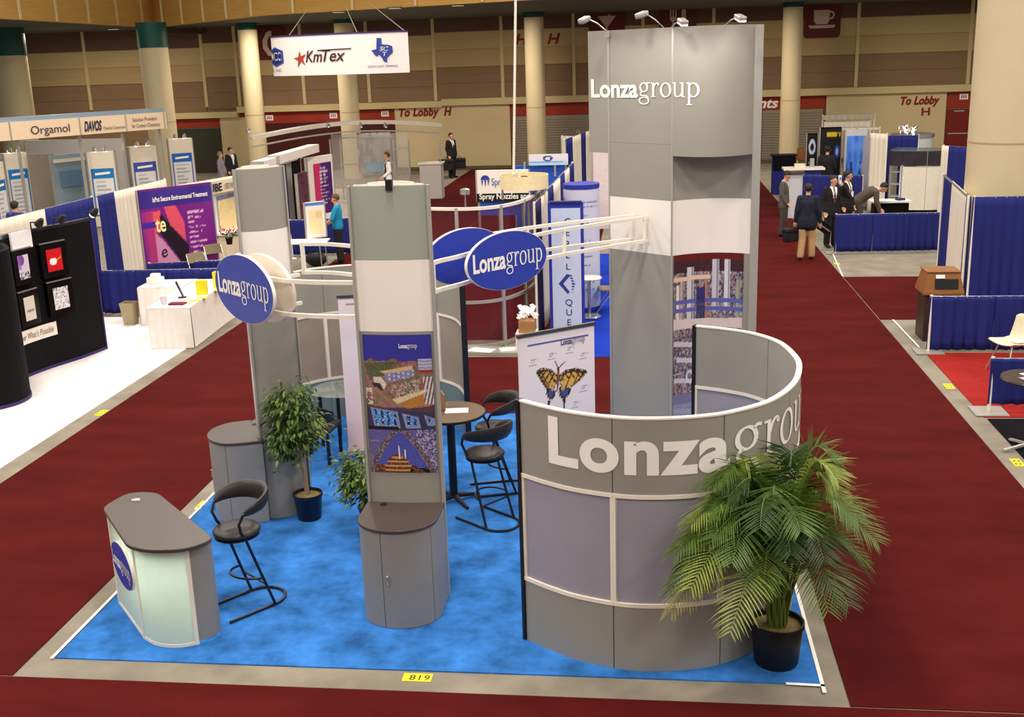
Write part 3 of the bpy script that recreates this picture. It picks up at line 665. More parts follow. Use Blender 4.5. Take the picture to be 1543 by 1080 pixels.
def paint_pipes(U, T):
    n1 = vnoise(U, T*2, 7, 5); n2 = vnoise(U, T*2, 28, 6); n3 = .6*vnoise(U, T*2, 58, 8)+.4*vnoise(U*1.4+.1, T*2.6, 90, 18)
    C = np.stack([88+64*n2, 76+58*n2, 88+62*n2], -1)
    put(C, n3 > .62, (196, 182, 180), .8); put(C, n3 < .36, (44, 36, 52), .8); put(C, (n2 > .74), (78, 78, 118), .5); put(C, (n1 > .7) & (n3 > .55), (176, 136, 106), .5)
    put(C, T < .03, (98, 28, 24)); put(C, (T > .03) & (T < .085), (56, 24, 30), .85)
    for x, w, t0, t1, col in ((.08, .035, .14, .32, (232, 212, 200)), (.14, .03, .11, .34, (188, 164, 160)), (.27, .05, .06, .33, (206, 196, 204)), (.62, .045, .03, .28, (196, 190, 200)), (.78, .04, .03, .26, (210, 206, 212)), (.93, .03, .12, .32, (150, 160, 140)), (.5, .02, .1, .33, (178, 122, 96))):
        s = np.abs(U-x) < w; put(C, s & (T > t0) & (T < t1), col); put(C, (np.abs(U-x-w*.55) < w*.3) & (T > t0) & (T < t1), (120, 112, 130), .7)
    put(C, (np.abs(T-.113-.02*(U-.5)**2) < .010) & (U < .55), (226, 190, 164)); put(C, (np.abs(T-.225) < .010), (92, 96, 168)); put(C, (np.abs(T-.265) < .010), (92, 96, 168))
    q = (np.abs(U-.42) < .06) & (T > .16) & (T < .31); put(C, q & (T < .22), (52, 48, 110)); put(C, q & (T >= .22), (44, 40, 86), .7); put(C, (np.hypot((U-.42)/.03, (T-.15)/.012) < 1), (170, 120, 100))
    put(C, (T > .30+.012*np.sin(U*3)) & (T < .355), (214, 196, 194))
    for t, x0, x1 in ((.42, .0, .4), (.50, .05, .45), (.60, .02, .3), (.75, .0, .8), (.86, .1, .9)): put(C, (np.abs(T-t-.05*(U-x0)) < .012) & (U > x0) & (U < x1), (200, 190, 204))
    put(C, (np.abs(T-.70-.02*U) < .03), (120, 118, 150)); put(C, (np.abs(np.hypot((U-.27)/.9, (T-.59)*1.9)-.05) < .014), (206, 206, 220))
    put(C, (T > .72) & (T < .80), (150, 148, 178), .8); return C
pp0, pp1 = .012+.02, zs[4]
printed('photo_panel', tower, lambda u, v: TP.pos(.03+u*(TP.L-.16), pp0+(pp1-pp0)*v, .006), 140, 250, paint_pipes)
# clip lamps on the tower
def clip_lamp(px0, py0, px1, py1, Y0, Y1, label, lit):
    a, b = PY(px0, py0, Y0), PY(px1, py1, Y1); o = thing('clip_lamp', label, 'lamp', a, 'clip lamps on the grey tower')
    sl = bpy.data.lights.new('clip_lamp_beam', 'SPOT'); sl.energy = 13; sl.spot_size = math.radians(110); sl.spot_blend = .8; sl.shadow_soft_size = .05; sl.color = (1, .95, .86)
    so = bpy.data.objects.new('clip_lamp_beam', sl); COL.objects.link(so); q_ = Vector((b.x-.10, b.y-.42, b.z-.10)); so.location = q_; so.rotation_euler = (Vector((a.x, a.y+.1, 3.9))-q_).to_track_quat('-Z', 'Y').to_euler()
    MB().box((a.x, a.y, a.z-.02), (.05, .04, .07)).build('clamp', STEEL, o); MB().tube([a, a+(b-a)*.5+Vector((0, 0, .02)), b], .007, 6).build('arm', STEEL, o)
    h = MB(); d = (b-a); d.z = 0; d.normalize(); M = Matrix(((d.x, -d.y, 0), (d.y, d.x, 0), (0, 0, 1)))
    h.box(b+d*.06+Vector((0, 0, -.01)), (.15, .085, .045), M=M @ Matrix.Rotation(.25, 3, 'Y')); h.build('lamp_head', SILVER, o, bevel=.012)
    MB().box(b+d*.06+Vector((0, 0, -.036)), (.13, .07, .012), M=M @ Matrix.Rotation(.25, 3, 'Y')).build('lens', LAMPON if lit else mat('dark_lamp_lens', (120, 112, 100), .3), o)
clip_lamp(915, 48, 885, 28, 13.1, 12.75, 'clip lamp leaning left off the tower by the martini sign', 0)
clip_lamp(1004, 46, 972, 20, 12.9, 12.6, 'clip lamp raised over the middle of the tower', 0)
clip_lamp(1008, 46, 1026, 31, 12.7, 12.3, 'lit clip lamp over the tower by the knife sign', 1)
clip_lamp(1090, 41, 1112, 25, 12.6, 12.25, 'lit clip lamp over the right of the tower', 1)
# ---------------------------------------------------------------- ladder arms and oval signs
def ladder(label, path, z0, z1, rungs, w=.035):
    o = thing('sign_truss', label, 'truss', (path.p[0][0], path.p[0][1], z0), 'cream ladder trusses')
    for z in (z0, z1): MB().ribbon(path.sub(0, path.L, .05), z-w/2, z+w/2, w, w/2).build('rail', CREAM, o)
    for s in rungs:
        q = path.at(s*path.L); MB().box((q[0], q[1], (z0+z1)/2), (w*1.1, w*1.1, z1-z0)).build('rung', CREAM, o)
    return o
def oval(label, c, ang, a, b, th, face, lettered, back=None, rim=WHITE):
    o = thing('oval_sign', label, 'sign', c, 'oval hanging signs'); ux = Vector((math.cos(ang), math.sin(ang), 0)); n = Vector((ux.y, -ux.x, 0)); c = Vector(c)
    def disc(d0, d1, ka, m, name):
        N = 56; vs = []
        for d in (d0, d1):
            for k in range(N):
                t = 2*math.pi*k/N; vs.append(c+ux*(a*ka*math.cos(t))+Vector((0, 0, b*ka*math.sin(t)))+n*d)
        return MB().add(vs, [tuple(range(N))[::-1], tuple(range(N, 2*N))]+[(k, (k+1) % N, N+(k+1) % N, N+k) for k in range(N)]).build(name, m, o)
    disc(-th, 0, 1.0, rim, 'rim'); disc(0, .004, .985, face, 'face')
    if back: disc(-th-.004, -th, .985, back, 'back_face')
    if not lettered:
        for s in (-.5, .5):
            for dz in (-.14, .12): q = c+ux*(a*s)+Vector((0, 0, dz)); MB().bar(q-n*th, q-n*(th+.20), .03).build('standoff', CREAM, o)
    if lettered:
        k = 2*a*.86/LW; letters('lettering', LOGO, lambda x, y: c+ux*(x*k-a*.86)+Vector((0, 0, (y*1.16-.42)*k))+n*.008, INKW, o)
    return o
La = Path(catmull([(-2.49, 9.13), (-2.9, 9.17), (-3.25, 9.30), (-3.6, 9.62), (-3.9, 10.1), (-4.06, 10.6)], 8))
ladder('cream ladder arms from the poster column to the left sign', La, 2.62, 2.92, (.0,))
Lb = Path(catmull([(-3.62, 11.2), (-3.25, 11.15), (-2.8, 10.85), (-2.5, 10.3), (-2.38, 9.75), (-2.36, 9.38)], 8))
ladder('cream ladder arms behind, between the left and poster columns', Lb, 2.62, 2.92, (.01,))
Lc = Path(catmull([(-2.06, 9.38), (-1.98, 10.02), (-1.76, 10.42), (-1.16, 11.62), (-.60, 12.25), (-.02, 12.79)], 8))
ladder('cream ladder arms in front, between poster column and tower', Lc, 2.65, 2.92, (.155, .70, .99))
Ld = Path(catmull([(-2.25, 9.38), (-2.35, 10.3), (-2.05, 11.15), (-1.42, 11.98), (-.82, 12.48), (-.17, 12.91)], 8))
ladder('cream ladder arms behind, between poster column and tower', Ld, 2.65, 2.92, (.2, .68, .99))
oval('blue oval sign with white lettering left of the poster column', (-3.60, 9.42, 2.81), math.atan2(-.66, .75), .525, .31, .03, SIGNB, True)
oval('plain cream oval backing disc behind the left blue sign', (-3.47, 9.57, 2.79), math.atan2(-.66, .75), .525, .31, .03, CREAM, False, None, CREAM)
oval('blue oval sign with white lettering between column and tower', (-1.36, 10.62, 2.83), math.atan2(.74, .67), .515, .285, .035, SIGNB, True, SIGNB)
oval('plain blue oval sign half hidden behind the lettered one', (-1.84, 11.04, 2.80), math.atan2(.74, .67), .515, .285, .035, SIGNB, False, SIGNB)
# ---------------------------------------------------------------- reception counter with backlit panels
def smooth_poly(P, r, n=5):
    out = []; m = len(P)
    for i in range(m):
        a, b, c = [np.array(P[(i+k) % m], float) for k in (-1, 0, 1)]; rr = r[i]
        if rr <= 0: out.append(tuple(b)); continue
        p = b+(a-b)/np.hypot(*(a-b))*rr; q = b+(c-b)/np.hypot(*(c-b))*rr
        for k in range(n+1):
            t = k/n; out.append(tuple(p*(1-t)**2+2*b*t*(1-t)+q*t*t))
    return out
ct = thing('reception_counter', 'backlit frosted counter with dark top and oval sign', 'counter', (-4.2, 8.5, .012))
ca, cb = np.array((-4.82, 8.78)), np.array((-4.30, 8.17))
front = Path([ca, cb]); curve = Path(catmull([(-4.30, 8.17), (-4.17, 8.08), (-4.03, 8.045), (-3.90, 8.06), (-3.79, 8.12)], 6)); H = .905
side = Path(catmull([(-3.79, 8.12), (-3.72, 8.17), (-3.675, 8.25), (-3.68, 8.33)], 5)); back = Path([(-3.68, 8.33), (-4.60, 9.10), (-4.74, 9.06), (-4.82, 8.93), (-4.82, 8.78)])
for nm, P, m, t in (('frosted_panel', front, FROSTG, .01), ('frosted_panel', curve, FROSTG, .01), ('side_panel', side, GREYD, .015), ('back_panel', back, GREYD, .015)):
    MB().ribbon(P.sub(0, P.L, .03), .04, H, t, 0).build(nm, m, ct)
for P in (front, curve): MB().ribbon(P.sub(0, P.L, .03), .012, .04, .03, .008).build('bottom_rail', CREAM, ct); MB().ribbon(P.sub(0, P.L, .03), H-.03, H, .03, .008).build('top_rail', CREAM, ct)
for P, s in ((front, .012), (front, front.L-.012), (curve, curve.L-.02)):
    q = P.at(s); n = P.nrm(s); MB().box((q[0]+n[0]*.002, q[1]+n[1]*.002, H/2), (.032, .02, H-.02), math.atan2(n[1], n[0])+math.pi/2).build('frame_post', CREAM, ct)
top = smooth_poly([(-4.90, 8.84), (-4.28, 8.04), (-4.05, 7.97), (-3.76, 8.01), (-3.60, 8.22), (-4.55, 9.22), (-4.82, 9.2)], [.10, .11, .10, .12, .10, .12, .12], 5)
MB().prism(top, H, H+.032).build('countertop', TOPB, ct, bevel=.006)
MB().lathe([(.036, 0), (.04, .005), (.024, .007)], (-4.66, 9.02, H+.032), 16).build('cable_grommet', STEEL, ct)
MB().box((-4.15, 8.46, .30), (.34, .2, .02)).build('inner_shelf', WHITE, ct)
fd = (cb-ca)/np.hypot(*(cb-ca)); fang = math.atan2(fd[1], fd[0]); fm = ca+fd*front.L*.53; fn = np.array([fd[1], -fd[0]])
sg = Vector((fm[0]+fn[0]*.03, fm[1]+fn[1]*.03, .56)); ux = Vector((fd[0], fd[1], 0)); nn_ = Vector((fn[0], fn[1], 0))
def disc_part(c, ux, n, a, b, d0, d1, m, name, par, N=44):
    vs = [c+ux*(a*math.cos(2*math.pi*k/N))+Vector((0, 0, b*math.sin(2*math.pi*k/N)))+n*d for d in (d0, d1) for k in range(N)]
    return MB().add(vs, [tuple(range(N))[::-1], tuple(range(N, 2*N))]+[(k, (k+1) % N, N+(k+1) % N, N+k) for k in range(N)]).build(name, m, par)
disc_part(sg, ux, nn_, .335, .20, -.025, 0, WHITE, 'sign_rim', ct); disc_part(sg, ux, nn_, .33, .195, 0, .004, SIGNB, 'sign_face', ct)
k = .56/LW; letters('lettering', LOGO, lambda x, y: sg+ux*(x*k-.28)+Vector((0, 0, (y*1.2-.42)*k))+nn_*.008, INKW, ct)
pl = bpy.data.lights.new('counter_tube_light', 'AREA'); pl.shape = 'RECTANGLE'; pl.size = .6; pl.size_y = .1; pl.energy = 13; pl.color = (.92, 1, .92)
po = bpy.data.objects.new('counter_tube_light', pl); COL.objects.link(po); po.location = (-4.2, 8.5, .86); po.rotation_euler = (0, 0, math.radians(-48))

# ---------------------------------------------------------------- bar stools
def bar_stool():
    o = thing('bar_stool', 'x', 'stool'); r = .0135
    MB().lathe([(.0, .715), (.17, .715), (.205, .73), (.212, .752), (.195, .772), (.12, .782), (0, .784)], (0, 0, 0), 28).build('seat', LEATH, o, 60)
    MB().lathe([(.18, .70), (.2, .703), (.2, .716)], (0, 0, 0), 24).build('seat_ring', BLACK, o)
    arc = [(-.20-.20*math.sin(math.radians(a)), .20*math.cos(math.radians(a)), r+.001) for a in range(0, 181, 15)]
    MB().tube([(.27, .20, r+.001), (.1, .20, r+.001)]+arc+[(.1, -.20, r+.001), (.27, -.20, r+.001)], r, 8).build('floor_loop', BLACK, o)
    for s in (1, -1):
        MB().tube([(-.20, s*.20, r), (-.07, s*.185, .42), (.02, s*.175, .71), (.075, s*.20, .80), (.10, s*.225, .89), (.06, s*.24, .97), (-.02, s*.245, 1.0)], r, 8).build('leg', BLACK, o)
    fr = [(-.115+.0+.20*math.sin(math.radians(a)), .19*math.cos(math.radians(a)), .30+.03*math.sin(math.radians(a))) for a in range(0, 181, 15)]
    MB().tube(fr, .011, 8).build('footrest', BLACK, o)
    MB().tube([(-.125, .19, .24), (-.125, -.19, .24)], .010, 8).build('cross_tube', BLACK, o)
    # padded back band wrapping round the rear half
    N = 22; vs = []; fs = []
    for k in range(N+1):
        a = math.radians(78+204*k/N); e = math.sin(math.pi*k/N)**.6; zc = .975+.065*e; hh = .022+.062*e; th = .018+.014*e
        R = .245+.012*e; ca_, sa_ = math.cos(a), math.sin(a)
        for q in range(10):
            t = 2*math.pi*q/10; rr = R+.02*e+th*math.cos(t); z = zc+hh*math.sin(t); tilt = .22*(z-zc)
            vs.append(((rr+tilt)*ca_, (rr+tilt)*sa_, z))
    for k in range(N):
        for q in range(10): fs.append((k*10+q, k*10+(q+1) % 10, (k+1)*10+(q+1) % 10, (k+1)*10+q))
    fs += [tuple(range(10))[::-1], tuple(range(N*10, N*10+10))]
    MB().add(vs, fs).build('backrest', LEATH, o, 60)
    return o
st0 = bar_stool()
for i, (x, y, a, label) in enumerate(((-3.64, 8.80, math.atan2(-.78, -.62), 'black tubular bar stool beside the backlit counter'),
                                      (-1.70, 10.83, math.atan2(.62, -.78), 'black bar stool in front of the round table, nearer the curved wall'),
                                      (-1.72, 11.68, math.atan2(-.28, -.95), 'black bar stool behind, at the far side of the round table'))):
    o = st0 if i == 0 else copy_tree(st0); o.location = (x, y, .012); o.rotation_euler = (0, 0, a); tag(o, label, 'stool', 'black tubular bar stools')
# ---------------------------------------------------------------- round bar table and papers
tb = thing('bar_table', 'round brown bar table on a black post between stools', 'table', (-2.14, 11.33, .012)); tc_ = (-2.14, 11.33)
MB().lathe([(0, 1.018), (.375, 1.018), (.385, 1.03), (.385, 1.04), (.38, 1.05), (0, 1.05)], (*tc_, 0), 40).build('tabletop', mat('brown_laminate_tabletop', (104, 82, 60), .35, var=.05), tb)
MB().lathe([(.386, 1.02), (.389, 1.024), (.389, 1.042), (.386, 1.046)], (*tc_, 0), 40).build('edge_band', BLACK, tb)
MB().tube([(*tc_, .06), (*tc_, 1.018)], .045, 14).build('post', BLACK, tb)
MB().lathe([(.14, .995), (.14, 1.018)], (*tc_, 0), 16).build('mount_plate', BLACK, tb)
for k in range(4):
    a = math.radians(38+90*k); d = Vector((math.cos(a), math.sin(a), 0)); c = Vector((*tc_, 0))
    MB().tube([c+d*.03+Vector((0, 0, .075)), c+d*.2+Vector((0, 0, .045)), c+d*.31+Vector((0, 0, .03))], [.03, .024, .018], 8).build('foot', BLACK, tb)
single('paper_sheet', MB().box((-2.07, 11.36, 1.0525), (.25, .17, .003), .12), PAPER, 'white paper sheet lying on the round bar table', 'paper')
cardholder = thing('card_holder', 'leaning brown card holder at the back of the bar table', 'card holder', (-2.23, 11.44, 1.05))
MB().box((-2.23, 11.44, 1.14), (.012, .2, .18), .35).build('card', mat('brown_card', (150, 112, 64), .6), cardholder); MB().box((-2.25, 11.43, 1.056), (.07, .16, .012), .35).build('base', WOOD, cardholder)
# ---------------------------------------------------------------- roll-up banners
def rollup(label, a, b, h, paint, nx, ny, tilt=.0):
    a, b = Vector((*a, 0)), Vector((*b, 0)); d = (b-a).normalized(); n = Vector((d.y, -d.x, 0)); w = (b-a).length; o = thing('rollup_banner', label, 'banner', (a+b)/2+Vector((0, 0, .012)))
    c = (a+b)/2; rz = math.atan2(d.y, d.x)
    MB().box((c.x, c.y, .06), (w+.04, .12, .09), rz).build('base_case', SILVER, o, bevel=.015)
    for s in (-.3, .3): q = c+d*(s*w); MB().box((q.x, q.y, .022), (.06, .30, .018), rz).build('foot', SILVER, o)
    pole = c-n*.05; MB().tube([(pole.x, pole.y, .1), (pole.x, pole.y, h)], .012, 8).build('support_pole', SILVER, o)
    MB().box((c.x, c.y, h), (w+.02, .035, .035), rz).build('top_rail', mat('dark_grey_rail', (74, 74, 78), .4, metal=.3), o)
    MB().box((c.x-n.x*.004, c.y-n.y*.004, (h+.1)/2), (w, .004, h-.1), rz).build('banner_sheet', PAPER, o)
    pr = printed('printed_sheet', o, plane_f((a.x, a.y, .1), d*w, (0, 0, h-.1), .003), nx, ny, paint)
    return o, pr, a, d, w, n
def paint_butterfly(U, T):
    C = np.stack([238-18*T, 226-14*T, 230-0*T], -1)
    put(C, (np.abs(T-.062) < .006) & (U > .12) & (U < .92), (78, 84, 160))
    T2 = T*1.86+.02                                            # picture proportions
    def wing(P): return inpoly(U, T2, P)
    L1 = [(.50, .50), (.42, .42), (.30, .385), (.23, .40), (.22, .43), (.30, .56), (.36, .64), (.44, .63), (.49, .57)]
    R1 = [(.52, .50), (.60, .46), (.74, .455), (.88, .50), (.90, .53), (.80, .60), (.70, .65), (.60, .67), (.53, .60)]
    L2 = [(.36, .62), (.46, .58), (.47, .66), (.46, .72), (.41, .75), (.37, .73), (.34, .67)]; R2 = [(.52, .62), (.64, .64), (.68, .66), (.66, .72), (.60, .77), (.53, .75), (.505, .70)]
    for P in (L1, R1): put(C, wing(P), (62, 46, 34))
    def inner(P, k, dx=0, dy=0):
        c = np.mean(P, axis=0); return [(c[0]+(x-c[0])*k+dx, c[1]+(y-c[1])*k+dy) for x, y in P]
    put(C, wing(inner(L1, .74, .02, .012)), (206, 158, 78)); put(C, wing(inner(R1, .74, -.02, .01)), (214, 168, 84))
    for P, s in ((L1, 1), (R1, -1)):
        w = wing(inner(P, .86)); put(C, w & (np.sin((U*s+T2*.8)*85) > .55) & (T2 < .56), (58, 42, 32)); put(C, w & (np.sin((U*s-T2*.6)*62) > .86), (70, 50, 36))
    put(C, wing(inner(L1, .93)) & ~wing(inner(L1, .86)) & (np.sin((U+T2)*120) > 0), (226, 200, 150)); put(C, wing(inner(R1, .93)) & ~wing(inner(R1, .86)) & (np.sin((U-T2)*120) > 0), (226, 200, 150))
    for P in (L2, R2):
        put(C, wing(P), (44, 38, 52)); put(C, wing(inner(P, .6)), (70, 82, 140)); q = wing(P) & ~wing(inner(P, .8)); put(C, q & (np.sin(U*150+T2*90) > .3), (226, 200, 180))
    put(C, wing(inner(L2, .35, .02, -.05)) | wing(inner(R2, .35, -.02, -.05)), (206, 160, 84))
    put(C, inpoly(U, T2, [(.365, .74), (.40, .75), (.375, .84), (.355, .86)]), (54, 46, 60)); put(C, inpoly(U, T2, [(.56, .76), (.60, .76), (.585, .88), (.572, .88)]), (54, 46, 60))
    put(C, inpoly(U, T2, [(.500, .44), (.525, .44), (.53, .52), (.505, .64), (.485, .68), (.478, .66)]), (122, 88, 58)); put(C, np.hypot(U-.512, (T2-.43)*.9) < .016, (60, 56, 70))
    for x0, y0, x1, y1 in ((.508, .42, .47, .345), (.518, .42, .60, .37)):
        t = np.clip(((U-x0)*(x1-x0)+(T2-y0)*(y1-y0))/((x1-x0)**2+(y1-y0)**2), 0, 1); put(C, np.hypot(U-x0-t*(x1-x0), T2-y0-t*(y1-y0)) < .0065, (80, 70, 66))
    for x, y in ((.18, .30), (.42, .27), (.66, .24), (.84, .33), (.84, .68), (.72, .84), (.18, .80), (.50, .92), (.80, 1.0), (.35, 1.1), (.65, 1.25), (.3, 1.4)):
        put(C, np.abs(np.hypot(U-x, T2-y)-.018) < .004, (150, 144, 160)); put(C, (np.abs(T2-y-.045) < .004) & (np.abs(U-x) < .05), (160, 154, 170)); put(C, (np.abs(T2-y+.02-.2*(U-x)) < .004) & (U > x+.01) & (U < x+.07), (160, 154, 170))
    return C
bn, pr1, ba, bd, bw_, bnn = rollup('white roll-up banner printed with a yellow butterfly', (-1.32, 10.87), (-.575, 11.44), 2.0, paint_butterfly, 96, 190)
k = .30/LW; flat_letters('lettering', LOGO, ba+bd*(bw_*.55)+Vector((0, 0, 2.0*.915))-Vector((0, 0, 0)), bd*k, (0, 0, k*1.15), mat('grey_navy_lettering', (62, 66, 96), .5), pr1, .008)
def paint_pale(U, T):
    C = np.stack([236-10*T, 222-50*np.clip(T-.35, 0, 1), 230-64*np.clip(T-.35, 0, 1)], -1); put(C, (np.abs(T-.05) < .006) & (U > .1), (170, 110, 110))
    for i in range(14):
        y = .1+i*.062; put(C, (np.abs(T-y-.01*np.sin(i)) < .004) & (U > .62+.1*math.sin(i*2.3)) & (U < .9), (120, 116, 134))
    return C
rollup('pale pinkish roll-up banner half hidden behind the poster column', (-3.70, 12.72), (-2.92, 12.86), 2.03, paint_pale, 40, 100)
# ---------------------------------------------------------------- glass meeting table and chairs at the back
gt = thing('glass_table', 'round glass table with black legs at the back left', 'table', (-3.87, 13.22, .012)); gc = Vector((-3.87, 13.22, 0))
MB().lathe([(0, .725), (.39, .725), (.40, .731), (.39, .737), (0, .737)], gc, 40).build('glass_top', glass_mat('pale_table_glass', (170, 176, 168), .28), gt)
for k in range(4):
    a = math.radians(30+90*k); q = gc+Vector((math.cos(a), math.sin(a), 0))*.30; MB().box((q.x, q.y, .37), (.04, .04, .70), a).build('leg', BLACK, gt)
for k in range(2): a = math.radians(30+90*k); MB().box((gc.x, gc.y, .70), (.62, .03, .03), a).build('frame_bar', BLACK, gt)
def side_chair(label, x, y, a):
    o = thing('side_chair', label, 'chair', (x, y, .012), 'black side chairs', a)
    def P(mb, nm, m, **k):
        mb.v = [(v[0]+x, v[1]+y, v[2]+.012) for v in mb.v]; return mb.build(nm, m, o, **k)
    P(MB().box((0, 0, .44), (.46, .46, .06)), 'seat', LEATH, bevel=.02)
    N = 14; vs = []; fs = []
    for k in range(N+1):
        t = math.radians(110+140*k/N); e = math.sin(math.pi*k/N)
        for (r_, z) in ((.25, .56-.02*e), (.25, .66+.12*e), (.275, .66+.12*e), (.275, .56-.02*e)): vs.append((r_*math.cos(t), r_*math.sin(t), z))
    for k in range(N):
        for q in range(4): fs.append((4*k+q, 4*k+(q+1) % 4, 4*k+4+(q+1) % 4, 4*k+4+q))
    fs += [(0, 1, 2, 3), (4*N+3, 4*N+2, 4*N+1, 4*N)]
    P(MB().add(vs, fs), 'backrest', LEATH)
    for sx in (-.2, .2):
        for sy in (-.2, .2): P(MB().box((sx, sy, .205), (.035, .035, .41)), 'leg', BLACK)
        P(MB().bar((-.2, sx, .45), (-.25, sx*.9, .62), .025), 'back_support', BLACK)
    return o
side_chair('black side chair before the glass table, behind the small tree', -4.02, 12.55, math.radians(85))
side_chair('black side chair behind the glass table beside the pale banner', -3.62, 13.86, math.radians(-110))
# ---------------------------------------------------------------- plants
LEAF = [mat('palm_leaf_green', (86, 114, 44), .42, var=.2, scale=14, transl=.3), mat('palm_leaf_light_green', (140, 156, 66), .42, var=.2, scale=14, transl=.3), mat('palm_leaf_dark_green', (54, 80, 36), .42, var=.2, scale=14, transl=.3), mat('palm_leaf_dry_tan', (150, 138, 70), .6, var=.2, scale=14)]
STEM = mat('palm_stem_green', (104, 124, 54), .5, var=.1)
palm = thing('potted_palm', 'large leafy areca palm in a black pot at the booth corner', 'plant', (1.01, 8.14, .012)); pc = Vector((1.01, 8.14, 0))
MB().lathe([(0, .012), (.165, .012), (.175, .03), (.20, .33), (.212, .34), (.212, .375), (.198, .375), (.19, .33), (0, .325)], pc, 36).build('pot', BLACKP, palm, 40)
MB().lathe([(0, .345), (.12, .34), (.192, .33)], pc, 24).build('soil', SOIL, palm)
wn = Vector((.66, -.75, 0)).normalized(); wp = Vector((.945, 8.37, 0))
def clear_wall(P):
    d = (P-wp).dot(wn)
    if d < .05 and P.z < 2.2: P = P+Vector((0, -1, 0))*((.05-d)/.75)
    return P
rp = random.Random(5); NF = 52
for i in range(NF):
    az = i*2.39996+rp.uniform(-.2, .2); lvl = i/NF
    up = 1.05-.80*lvl+rp.uniform(-.1, .1)          # inner fronds rise, outer ones arch over
    dr = Vector((math.cos(az), math.sin(az), 0)); back_ = dr.dot(wn)
    L = rp.uniform(.9, 1.25) if lvl < .6 else rp.uniform(.75, 1.05); reach = (.38+.58*lvl)*(1 if back_ > -.2 else .75)
    base = pc+dr*rp.uniform(.02, .07)+Vector((0, 0, .33)); zh = .56+.60*(1-lvl)+rp.uniform(-.08, .08)
    pts = []
    for k in range(15):
        t = k/14; r_ = reach*(t**1.35)*L; z = zh*1.28*(1-(1-min(1, t*1.25))**2)*(1 if t < .8 else 1)-max(0, t-.55)**1.6*(.55+.75*lvl*lvl)
        pts.append(clear_wall(base+dr*r_+Vector((0, 0, z))+Vector((-dr.y, dr.x, 0))*.05*math.sin(t*3+i)+Vector((-.13*t, 0, 0))))
    fr = MB().tube(pts, [.010-.008*k/14 for k in range(15)], 5).build('frond', STEM, palm)
    lm = MB(); tot = 34; side0 = Vector((-dr.y, dr.x, 0))
    for k in range(tot):
        t = .30+.70*k/(tot-1); f = t*14; a = int(min(13, f)); q = pts[a].lerp(pts[a+1], f-a); tan = (pts[a+1]-pts[a]).normalized()
        sd = tan.cross(Vector((0, 0, 1))); sd = sd.normalized() if sd.length > .1 else side0; nrm = sd.cross(tan)
        ll = .30*math.sin(math.pi*min(1, .22+.70*(k/(tot-1))))**.8*rp.uniform(.85, 1.1)*(.8+.3*L); wd_ = .0062
        for s in (1, -1):
            dirv = (sd*s*.88+tan*(.42+.45*k/tot)+nrm*.25).normalized(); droop = rp.uniform(.10, .38)
            wv = dirv.cross(nrm).normalized()*wd_; vs = []
            for j, (u, wq) in enumerate(((0, .5), (.3, 1.0), (.65, .8), (1, .08))):
                c = clear_wall(q+dirv*ll*u-Vector((0, 0, 1))*ll*droop*u*u); vs += [c-wv*wq, c+wv*wq]
            lm.add(vs, [(0, 1, 3, 2), (2, 3, 5, 4), (4, 5, 7, 6)])
    col_ = LEAF[3] if (lvl > .9 and i % 3 == 0) else LEAF[(0, 1, 0, 2)[i % 4]]
    tag(lm.build('leaflets', col_, fr), kind='stuff')
FL = [mat('ficus_leaf_green', (54, 78, 30), .4, var=.25, scale=22), mat('ficus_leaf_light', (106, 124, 46), .4, var=.25, scale=22)]
def ficus(label, x, y, lean, zc, rx, rz, n, pot=True, seed=1):
    o = thing('potted_ficus', label, 'plant', (x, y, .012), 'small ficus trees'); r = random.Random(seed); c = Vector((x, y, 0))
    MB().lathe([(0, .012), (.125, .012), (.15, .26), (.16, .27), (.16, .30), (.148, .30), (.14, .265), (0, .26)], c, 30).build('pot', NAVYP, o, 40)
    MB().lathe([(0, .285), (.1, .28), (.143, .268)], c, 20).build('soil', SOIL, o)
    tp = Vector((x+lean[0], y+lean[1], zc)); MB().tube([c+Vector((0, 0, .26)), c.lerp(tp, .4)+Vector((.01, 0, .1)), c.lerp(tp, .8)+Vector((0, 0, .05)), tp], [.028, .024, .02, .012], 8).build('trunk', BARK, o)
    fo = [MB(), MB()]
    cl = []
    for i in range(16):
        th = r.uniform(0, 6.28); ph = r.uniform(-.9, 1.0); k = r.uniform(.45, .8); q = tp+Vector((math.cos(th)*rx*k*math.sqrt(1-min(1, abs(ph))**2*.8), math.sin(th)*rx*k*math.sqrt(1-min(1, abs(ph))**2*.8), ph*rz*k)); cl.append(q)
        MB().tube([tp-Vector((0, 0, .12*r.random())), tp.lerp(q, .6)+Vector((0, 0, .03)), q], [.009, .006, .003], 5).build('branch', BARK, o)
    for i in range(n):
        q = r.choice(cl)+Vector((r.gauss(0, rx*.27), r.gauss(0, rx*.27), r.gauss(0, rz*.22)))
        d = Vector((q.x-tp.x, q.y-tp.y, 0)); d = (d.normalized() if d.length > .01 else Vector((1, 0, 0)))+Vector((r.uniform(-.6, .6), r.uniform(-.6, .6), r.uniform(-1.1, .2))); d.normalize()
        s = d.cross(Vector((r.uniform(-.4, .4), r.uniform(-.4, .4), 1))).normalized(); ll = r.uniform(.06, .095); w = ll*.23; up = s.cross(d)*.006
        fo[0 if r.random() < .7 else 1].add([q, q+d*ll*.45+s*w+up, q+d*ll-Vector((0, 0, .01)), q+d*ll*.45-s*w+up, q+d*ll*.5], [(0, 4, 1), (1, 4, 2), (0, 3, 4), (4, 3, 2)])
    for k in (0, 1): tag(fo[k].build('foliage', FL[k], o), kind='stuff')
    return o
ficus('small ficus tree in a navy pot before the left column', -3.63, 10.80, (-.09, .02), 1.10, .31, .40, 1900, seed=3)
ficus('bushy ficus half hidden behind the poster column', -2.84, 10.50, (0, 0), .68, .33, .34, 1700, seed=9)
